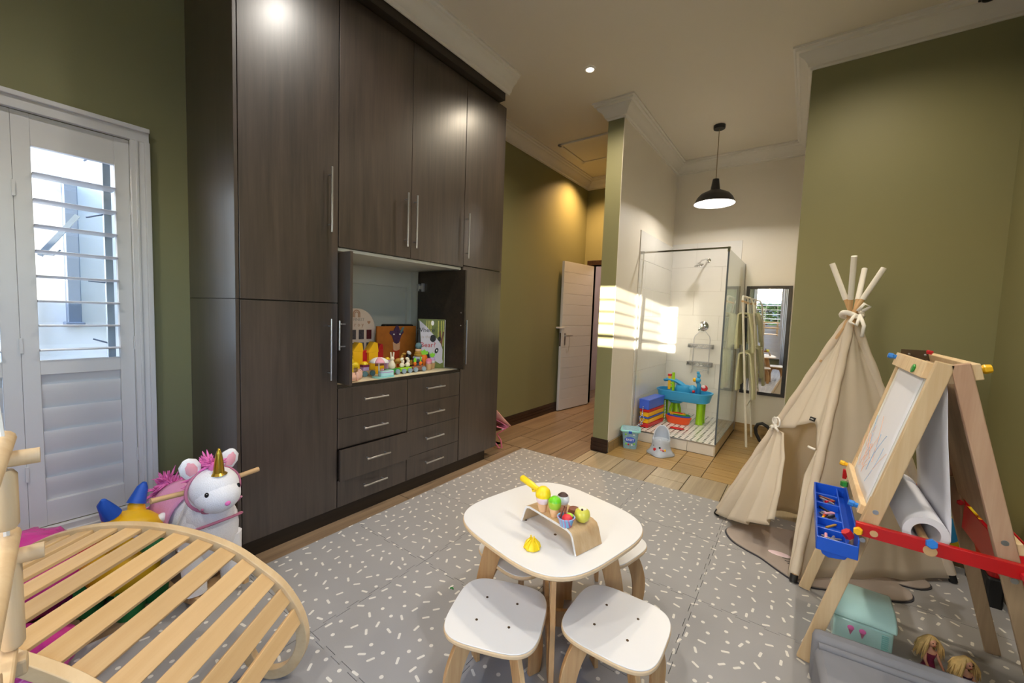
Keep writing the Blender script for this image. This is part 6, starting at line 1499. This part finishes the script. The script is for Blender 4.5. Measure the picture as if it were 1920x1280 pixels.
bm = B(); tube(bm, [(-1.042, yc, 1.175), (-1.075, yc, 1.165), (-1.125, yc, 1.11), (-1.135, yc, 1.07), (-1.135, yc, .66)], .005, 6); tube(bm, [(-1.042, yc, 1.175), (-1.005, yc, 1.165), (-.958, yc, 1.11), (-.95, yc, 1.07), (-.95, yc, .66)], .005, 6); obj('frame', bm, 'steel', cd, smooth=True)
for z in (.965, .745):
    bm = B(); lo, hi = [], []
    n = 28
    for k in range(n):
        a = 2 * math.pi * k / n; p = Vector((-1.043 + .145 * math.copysign(abs(math.cos(a)) ** .5, math.cos(a)), yc - .045 + .045 * math.copysign(abs(math.sin(a)) ** .5, math.sin(a)), z)); lo.append(p); hi.append(p + Vector((0, 0, .045)))
    tube(bm, lo, .0045, 5, closed=True); tube(bm, hi, .004, 5, closed=True); obj('basket_rim', bm, 'steel', cd, smooth='all')
    for k in range(n):
        bm = B(); j = (k + 1) % n; tube(bm, [lo[k], hi[k].lerp(hi[j], .5), lo[j]], .003, 4); o = obj('basket_wire', bm, 'steel', cd, smooth='all')
    for k in range(6):
        x = -1.16 + .047 * k; bm = B(); tube(bm, [(x, yc - .09, z), (x, yc, z)], .002, 4); obj('basket_base', bm, 'steel', cd)
bm = B(); tube(bm, [(-1.135, yc, .70), (-1.15, yc - .01, .66), (-1.145, yc - .02, .645), (-1.13, yc - .02, .66), (-1.13, yc - .02, .695), (-.955, yc - .02, .695), (-.955, yc - .02, .66), (-.94, yc - .02, .645), (-.935, yc - .01, .66), (-.95, yc, .70)], .003, 6); obj('hook_bar', bm, 'steel', cd, smooth='all')
bm = B(); tube(bm, [(-1.09, yc - .02, .69), (-1.075, yc - .03, .668), (-1.01, yc - .03, .668), (-.995, yc - .02, .69)], .003, 6); obj('soap_bar', bm, 'steel', cd, smooth='all')

# water table
TT = .1115
wt = thing('water_table', 'blue water play table with lime legs and seat in the shower', 'water table', (-1.11, 5.0, TT))
def bowl(pts, z0, z1, inset, mat, par, name):
    """open trough from an outline"""
    c = Vector((sum(p[0] for p in pts) / len(pts), sum(p[1] for p in pts) / len(pts))); bm = B(); n = len(pts)
    def ring(s, z): return [bm.verts.new((c.x + (p[0] - c.x) * s, c.y + (p[1] - c.y) * s, z)) for p in pts]
    R = [ring(1 - inset * 1.6, z0), ring(1 - inset, z0 + .01), ring(.97, z1 - .015), ring(1.0, z1 - .012), ring(1.0, z1), ring(.945, z1), ring(.93, z1 - .03), ring(1 - inset * 1.5, z0 + .025)]
    for a, b2 in zip(R, R[1:]):
        for k in range(n): bm.faces.new((a[k], a[(k + 1) % n], b2[(k + 1) % n], b2[k]))
    bm.faces.new(R[0][::-1]); bm.faces.new(R[-1])
    return obj(name, bm, mat, par, smooth=True)
ol = []
for k in range(44):
    a = 2 * math.pi * k / 44; r = 1 - .12 * (math.cos(2 * a) < -.5) * (-.5 - math.cos(2 * a)) * 2
    ol.append((-1.115 + .31 * math.copysign(abs(math.cos(a)) ** .62, math.cos(a)), 5.03 + .165 * math.copysign(abs(math.sin(a)) ** .7, math.sin(a)) * r))
bowl(ol, .360, .475, .10, 'sky_plastic', wt, 'basin')
for x in (-.925, -1.345):
    for y in (4.985, 5.10):
        bm = B(); lathe(bm, [(.040, TT), (.040, TT + .004), (.037, TT + .07), (.037, TT + .12), (.040, .36), (.036, .385)], (x, y, 0), 22); obj('leg', bm, 'lime_plastic', wt, smooth=True)
bm = B(); prism(bm, rrect(.03, .14, .012), (-1.118, 4.872, .43), (1, 0, 0), (0, 0, 1), .012); obj('clasp', bm, 'sky_plastic', wt, bevel=.002) if False else bm.free()
bm = B(); tube(bm, [(-1.24, 5.02, .45), (-1.245, 5.02, .676)], .017, 12); obj('tower', bm, 'lime_plastic', wt, smooth=True)
bm = B(); box(bm, -1.30, -1.268, 5.0, 5.03, .47, .63); o = obj('side_tower', bm, 'yellow_plastic', wt, bevel=.004)
bm = B(); box(bm, -1.305, -1.265, 4.995, 5.035, .63, .655); obj('tower_cap', bm, 'red_plastic', wt, bevel=.004)
for z in (.50, .545, .59):
    bm = B(); ell(bm, (-1.262, 5.01, z), (.016, .014, .012)); obj('paddle', bm, 'lime_plastic', wt, smooth='all')
bm = B(); A_ = [(-1.35 + .28 * t, .56 + .02 * math.sin(t * 3) - .105 * t * t) for t in [k / 12 for k in range(13)]]
rows = []
for x, z in A_: rows.append([(x, 5.05 + .055 * math.cos(a), z + .03 - .035 * math.sin(a)) for a in [math.pi * k / 8 for k in range(9)]])
sheet(bm, rows); obj('slide', bm, 'sky_plastic', wt, smooth='all', solid=.008)
bm = B(); lathe(bm, [(.001, .45), (.075, .45), (.085, .50), (.078, .535), (.065, .53), (.06, .49), (.001, .48)], (-1.12, 5.04, 0), 24, sx=1.2, sy=.7); obj('scoop_basin', bm, 'sky_plastic', wt, smooth=True)
bm = B(); ell(bm, (-1.03, 5.03, .50), (.05, .045, .05)); obj('pump', bm, 'sky_plastic', wt, smooth='all')
bm = B(); tube(bm, [(-.965, 5.05, .45), (-.965, 5.05, .56), (-.985, 5.04, .60)], [.03, .022, .02], 12); ell(bm, (-.975, 5.03, .615), (.034, .025, .03)); ell(bm, (-.968, 5.03, .665), (.022, .02, .03)); ell(bm, (-.975, 5.02, .70), (.018, .016, .018)); obj('whale_spout', bm, 'sky_plastic', wt, smooth='all')
bm = B(); ell(bm, (-1.01, 5.02, .615), (.020, .02, .026)); obj('yellow_fin', bm, 'yellow_plastic', wt, smooth='all')
bm = B(); lathe(bm, [(.001, -.012), (.030, -.012), (.036, 0), (.030, .012), (.001, .012)], (-.893, 4.99, .535), 18, My); obj('water_wheel', bm, 'red_plastic', wt, smooth=True)
bm = B(); ell(bm, (-.90, 4.985, .55), (.024, .014, .02)); obj('white_cup', bm, 'pale_pink', wt, smooth='all')
bm = B(); ell(bm, (-.998, 4.95, .487), .017); obj('red_knob', bm, 'red_plastic', wt, smooth='all')
st = thing('play_stool', 'low blue and lime plastic stool standing under the left of the water table', 'stool', (-1.25, 5.12, TT)) if False else None
seat = thing('toddler_stool', 'blue-topped lime plastic toddler stool under the left end of the water table', 'stool', (-1.205, 5.025, TT))
bm = B(); lathe(bm, [(.001, .315), (.06, .318), (.080, .332), (.080, .345), (.055, .350), (.001, .346)], (-1.205, 5.025, 0), 26); obj('seat', bm, 'sky_plastic', seat, smooth=True)
for k in range(4):
    a = math.radians(30 + 90 * k); u = Vector((math.cos(a), math.sin(a), 0)); c = Vector((-1.205, 5.025, 0))
    bm = B(); tube(bm, [c + u * .03 + Vector((0, 0, .318)), c + u * .052 + Vector((0, 0, .25)), c + u * .068 + Vector((0, 0, TT))], [.018, .016, .018], 10); obj('leg', bm, 'lime_plastic', seat, smooth=True)

# nested toy boats
def boat(label, x, y, z, L_, W_, h, mat, group='nested toy boats'):
    pts = []
    for k in range(32):
        a = 2 * math.pi * k / 32; pts.append((x + L_ / 2 * math.cos(a), y + W_ / 2 * math.copysign(abs(math.sin(a)) ** 1.1, math.sin(a))))
    o = bowl(pts, z, z + h, .16, mat, None, 'toy_boat'); return tag(o, label, 'toy boat', group)
boat('large orange toy boat at the bottom of the nested boats', -1.125, 4.86, TT, .29, .13, .085, 'orange_plastic')
boat('dark blue toy boat nested in the orange one', -1.122, 4.86, TT + .032, .255, .105, .068, 'blue_lid')
boat('green toy boat nested in the blue one, right of the yellow', -1.102, 4.862, TT + .055, .215, .085, .058, 'green_plastic')
boat('yellow toy boat nested on top', -1.135, 4.862, TT + .072, .18, .07, .05, 'yellow_plastic')
boat('small red toy boat inside the yellow one', -1.135, 4.862, TT + .088, .125, .048, .036, 'red_plastic')
crumple('red_flat_toy', 'flat red toy figure lying on the mosaic shower floor', 'toy', (-1.07, 4.60, TT + .008), (.07, .035, .010), 'red_paint', 3, .4, TT, 20, 10, 2)

# stacked toy boxes with chains
cu = Vector((.10, .99, 0)).normalized(); cv = Vector((-cu.y, cu.x, 0)); CM = Matrix((cu, cv, Vector((0, 0, 1)))).transposed(); CO = Vector((-1.325, 4.395, 0))
def ccrate(label, z0, z1, mat, tilt=0.0, w=.098, grow=0.0):
    c = CO + cu * .215 + cv * (w / 2) + Vector((0, 0, (z0 + z1) / 2)); M = CM @ Matrix.Rotation(tilt, 3, 'Y')
    t = thing('toy_crate', label, 'crate', c)
    bm = B(); obox(bm, c, (.43 + grow, w + grow, z1 - z0 - .002), M); obj('body', bm, mat, t, bevel=.006, smooth=True)
    bm = B(); obox(bm, c + Vector((0, 0, (z1 - z0) / 2 - .008)), (.438 + grow, w + .008 + grow, .010), M); obj('rim', bm, mat, t, bevel=.003)
    t['group'] = 'stacked plastic crates'
ccrate('red plastic crate at the bottom of the stack in the shower', TT, TT + .048, 'red_plastic')
ccrate('yellow plastic crate second from the bottom of the stack', TT + .049, TT + .098, 'yellow_plastic')
ccrate('thin blue plastic crate in the middle of the stack', TT + .101, TT + .118, 'blue_lid', .0)
ccrate('yellow plastic crate above the thin blue one', TT + .120, TT + .168, 'yellow_plastic')
ccrate('red plastic crate directly below the big blue one', TT + .169, TT + .200, 'red_plastic')
ccrate('big blue upturned plastic crate on top of the stack', TT + .201, TT + .312, 'blue_lid', .0, .112, .0)
for nm, pts in (('left front', [CO - cu * .008 + cv * .06 + Vector((0, 0, TT + .235)), CO - cu * .014 + cv * .065 + Vector((0, 0, TT + .15)), CO - cu * .016 + cv * .04 + Vector((0, 0, TT + .10)), CO - cu * .02 + cv * .07 + Vector((0, 0, TT + .05)), CO - cu * .025 + cv * .11 + Vector((0, 0, TT + .01))]),
                ('left rear', [CO - cu * .008 + cv * .06 + Vector((0, 0, TT + .16)), CO - cu * .014 + cv * .09 + Vector((0, 0, TT + .09)), CO - cu * .016 + cv * .055 + Vector((0, 0, TT + .04)), CO - cu * .02 + cv * .10 + Vector((0, 0, TT + .006))]),
                ('right', [CO + cu * .44 - cv * .006 + Vector((0, 0, TT + .25)), CO + cu * .445 - cv * .012 + Vector((0, 0, TT + .15)), CO + cu * .44 - cv * .01 + Vector((0, 0, TT + .02))])):
    bm = B(); tube(bm, pts, .005, 6); tag(obj('braided_cord', bm, 'rope_braid', smooth=True), 'white and blue braided cord hanging on the %s of the crate stack' % nm, 'cord')

# potty
pt = thing('potty', 'light grey-blue plastic potty with small stickers in front of the shower step', 'potty', (-1.07, 3.98, 0))
pc = Vector((-1.065, 3.985, 0)); pf = Vector((.18, -.98, 0)).normalized(); ps = Vector((-pf.y, pf.x, 0))
n = 40; R = []
prof = [(0, .118, .135), (.010, .122, .138), (.035, .100, .118), (.08, .086, .102), (.120, .082, .098), (.138, .080, .096), (.144, .072, .088), (.138, .058, .070), (.10, .048, .056), (.05, .03, .036)]
bm = B()
for z, a_, b2_ in prof:
    ring = []
    for k in range(n):
        a = 2 * math.pi * k / n; f, s = math.cos(a), math.sin(a)
        lob = 1 + (.09 * math.cos(4 * a) * max(0, 1 - z / .05) if z < .05 else 0)
        zz = z + (.022 * max(0, f) ** 4 if z > .13 else 0)
        ring.append(bm.verts.new(pc + pf * (b2_ * f * lob) + ps * (a_ * s * lob) + Vector((0, 0, zz))))
    R.append(ring)
for a, b2 in zip(R, R[1:]):
    for k in range(n): bm.faces.new((a[k], a[(k + 1) % n], b2[(k + 1) % n], b2[k]))
bm.faces.new(R[0][::-1]); bm.faces.new(R[-1])
obj('shell', bm, 'potty_grey', pt, smooth='all')
# raised back rest curving round the rear half
bm = B(); rows = []
for j in range(9):
    t = j / 8; rows.append([])
    for k in range(17):
        a = math.pi * (.5 + k / 16); e = math.sin(math.pi * k / 16) ** .55
        zt = .135 + .128 * e * t; q = 1 - .14 * t
        rows[-1].append(pc + pf * (math.cos(a) * .094 * (1 - .10 * t) - .010 * t) + ps * (math.sin(a) * .080 * q) + Vector((0, 0, zt)))
sheet(bm, rows); obj('backrest', bm, 'potty_grey', pt, smooth='all', solid=.014, sub=1)
bm = B(); ell(bm, pc + pf * .078 + Vector((0, 0, .150)), (.014, .020, .020)); obj('splash_guard', bm, 'potty_grey', pt, smooth='all')
for s, z, m_, r in ((-.045, .062, 'red_plastic', .016), (.0, .085, 'print_black', .010), (.012, .070, 'pink_soft', .012), (.030, .060, 'red_plastic', .009), (.045, .064, 'yellow_plastic', .012), (-.058, .095, 'print_black', .004)):
    fdist = math.sqrt(max(0, 1 - (s / .09) ** 2)) * (.118 - (z - .04) * .3) ; bm = B(); ell(bm, pc + pf * (fdist - .003) + ps * s + Vector((0, 0, z)), (r, r * .5, r)); obj('sticker', bm, m_, pt, smooth='all')

# lidded bucket
bk_ = thing('toy_bucket', 'aqua lidded toy tub lettered BABY beside the partition', 'tub', (-1.365, 3.97, 0))
bc2 = Vector((-1.368, 3.985, 0)); bu2 = Vector((.955, .295, 0)).normalized(); bv2 = Vector((-bu2.y, bu2.x, 0)); BMx = Matrix((bu2, bv2, Vector((0, 0, 1)))).transposed()
bm = B(); R = []
for z, s in ((0, .062), (.02, .066), (.165, .078), (.17, .078)):
    R.append([bm.verts.new(bc2 + bu2 * (p[0] * s * 2) + bv2 * (p[1] * s * 2) + Vector((0, 0, z))) for p in rrect(1, 1.15, .2, 4)])
for a, b2 in zip(R, R[1:]):
    for k in range(len(a)): bm.faces.new((a[k], a[(k + 1) % len(a)], b2[(k + 1) % len(a)], b2[k]))
bm.faces.new(R[0][::-1]); bm.faces.new(R[-1]); obj('tub', bm, 'plate_print', bk_, smooth=True)
bm = B(); prism(bm, rrect(.195, .215, .035), bc2 + Vector((0, 0, .182)), bu2, bv2, .018); obj('lid_rim', bm, 'aqua_plastic', bk_, bevel=.005, smooth=True)
bm = B(); prism(bm, rrect(.160, .180, .025), bc2 + Vector((0, 0, .1922)), bu2, bv2, .003); obj('lid_print', bm, 'plate_print', bk_)
bm = B(); obox(bm, bc2 - bv2 * .110 + Vector((0, 0, .176)), (.032, .010, .026), BMx); obj('clip', bm, 'blue_plastic', bk_, bevel=.003)
fo = bc2 - bv2 * .0865 + Vector((0, 0, .095))
bm = B(); ell(bm, fo, (.052, .004, .030), BMx); obj('badge', bm, 'blue_lid', bk_, smooth='all')
text('BABY', .034, 'print_white', bk_, fo - bv2 * .0045, bu2, (0, 0, 1))
for dx, dz, m_ in ((-.042, .052, 'lime_leaf'), (.035, .055, 'print_white'), (-.015, -.050, 'red_plastic'), (.02, -.052, 'print_white'), (-.04, -.045, 'lime_leaf'), (.045, -.04, 'lime_leaf')):
    bm = B(); ell(bm, fo + bu2 * dx * (1 - (dz < 0) * .1) + Vector((0, 0, dz)) + bv2 * (.006 if dz < 0 else -.003), (.009, .003, .009), BMx); obj('print_spot', bm, m_, bk_, smooth='all')

# towel ladder with sage towels
tw = thing('towel_ladder', 'cream metal towel ladder leaning on the glass shower screen', 'towel ladder', (-.46, 5.0, 0))
def rk(z, y): return Vector((-.425 - .086 * z, y, z))
bm = B(); tube(bm, [rk(0, 4.82), rk(.6, 4.82), rk(1.2, 4.82), rk(1.5, 4.82), rk(1.555, 4.835), rk(1.575, 4.87), rk(1.578, 4.95), rk(1.578, 5.18), rk(1.575, 5.25), rk(1.555, 5.285), rk(1.5, 5.30), rk(1.2, 5.30), rk(.6, 5.30), rk(0, 5.30)], .011, 10); obj('outer_frame', bm, 'rack_white', tw, smooth=True)
bm = B(); tube(bm, [rk(1.578, 4.90) + Vector((.0, 0, 0)), rk(1.57, 4.93) + Vector((.06, .0, -.01)), rk(1.5, 4.95) + Vector((.085, .0, 0)), rk(.50, 4.98) + Vector((.085, 0, 0))], .009, 8); tube(bm, [rk(1.578, 5.1), rk(1.57, 5.13) + Vector((.06, 0, -.01)), rk(1.5, 5.15) + Vector((.085, 0, 0)), rk(.50, 5.18) + Vector((.085, 0, 0))], .009, 8) if False else None
obj('front_rail', bm, 'rack_white', tw, smooth=True)
for z in (1.36, .945, .42):
    bm = B(); cyl(bm, rk(z, 4.82), rk(z, 5.30), .008, 10); obj('rung', bm, 'rack_white', tw, smooth=True)
bm = B(); cyl(bm, rk(1.52, 4.80), rk(1.52, 5.32), .012, 10); obj('wood_bar', bm, 'toy_wood', tw, smooth=True)
def towel(label, y0, y1, zt, zb0, zb1, seed):
    rr = random.Random(seed); bm = B(); rows = []; base = rk(zt, 0); nn = 40
    prof = []
    for k in range(nn + 1):
        t = k / nn
        if t < .42: prof.append((-.050 - .022 * math.sin(math.pi * (.42 - t) / .42 * .5), zb0 + (zt - zb0) * t / .42))
        elif t > .58: prof.append((.050 + .030 * math.sin(math.pi * (t - .58) / .42 * .5), zt - (zt - zb1) * (t - .58) / .42))
        else:
            a = math.pi * (1 - (t - .42) / .16); prof.append((.050 * math.cos(a), zt + .022 * math.sin(a)))
    for j in range(17):
        q = j / 16; y = y0 + (y1 - y0) * q; row = []
        for (x, z) in prof:
            s = max(0, (zt - z)); w = .009 * math.sin(q * 13 + seed) * min(1, s * 5)
            row.append((base.x + x + w + s * .06, y, z - .006 * math.sin(q * 9) * min(1, s * 3)))
        rows.append(row)
    sheet(bm, rows); return tag(obj('towel', bm, 'towel', smooth='all', solid=.016), label, 'towel', 'sage towels on the ladder')
towel('sage towel on the upper rung, nearer the camera', 4.845, 5.02, 1.378, 1.02, .985, 1)
towel('sage towel on the upper rung, nearer the mirror wall', 5.06, 5.27, 1.378, 1.05, 1.06, 2)
towel('sage towel on the middle rung, nearer the camera', 4.845, 5.02, .962, .58, .50, 3)
towel('sage towel on the middle rung, nearer the mirror wall', 5.06, 5.27, .962, .62, .63, 4)

# wall mirror, top tipped forward
mi = thing('wall_mirror', 'black-framed wall mirror reflecting the window and play table', 'mirror', (-.375, YB, 1.095))
tl_ = math.radians(.95); MM = Matrix.Rotation(-tl_, 3, 'X') ; mc = Vector((-.375, YB - .033, 1.095))
def mbx(name, cx, cz, sx, sy, sz, mat, dy=0, **kw):
    bm = B(); obox(bm, mc + Matrix.Rotation(tl_, 3, 'X') @ Vector((cx, dy, cz)), (sx, sy, sz), Matrix.Rotation(tl_, 3, 'X')); return obj(name, bm, mat, mi, **kw)
W_, Hh = .445, 1.258
mbx('frame_side', -W_ / 2 + .018, 0, .036, .026, Hh, 'black_frame', bevel=.003); mbx('frame_side', W_ / 2 - .018, 0, .036, .026, Hh, 'black_frame', bevel=.003)
mbx('frame_top', 0, Hh / 2 - .018, W_ - .072, .026, .036, 'black_frame', bevel=.003); mbx('frame_bottom', 0, -Hh / 2 + .018, W_ - .072, .026, .036, 'black_frame', bevel=.003)
mbx('mirror_glass', 0, 0, W_ - .07, .004, Hh - .07, 'mirror_silver', dy=-.006)

# black hoop handle by the teepee
hw = [(-.275, 5, .02), (-.323, 5, .05), (-.360, 5, .12), (-.370, 5, .175), (-.350, 5, .222), (-.31, 5, .238), (-.262, 5, .212), (-.215, 5, .163), (-.175, 5, .10), (-.165, 5, .04), (-.21, 5, .018)]
pw = thing('rubber_hoop', 'black rubber hoop standing on the floor behind the teepee', 'hoop', (-.26, 5.0, 0))
bm = B(); tube(bm, hw, .017, 12, closed=True); obj('ring', bm, 'rubber_black', pw, smooth=True)
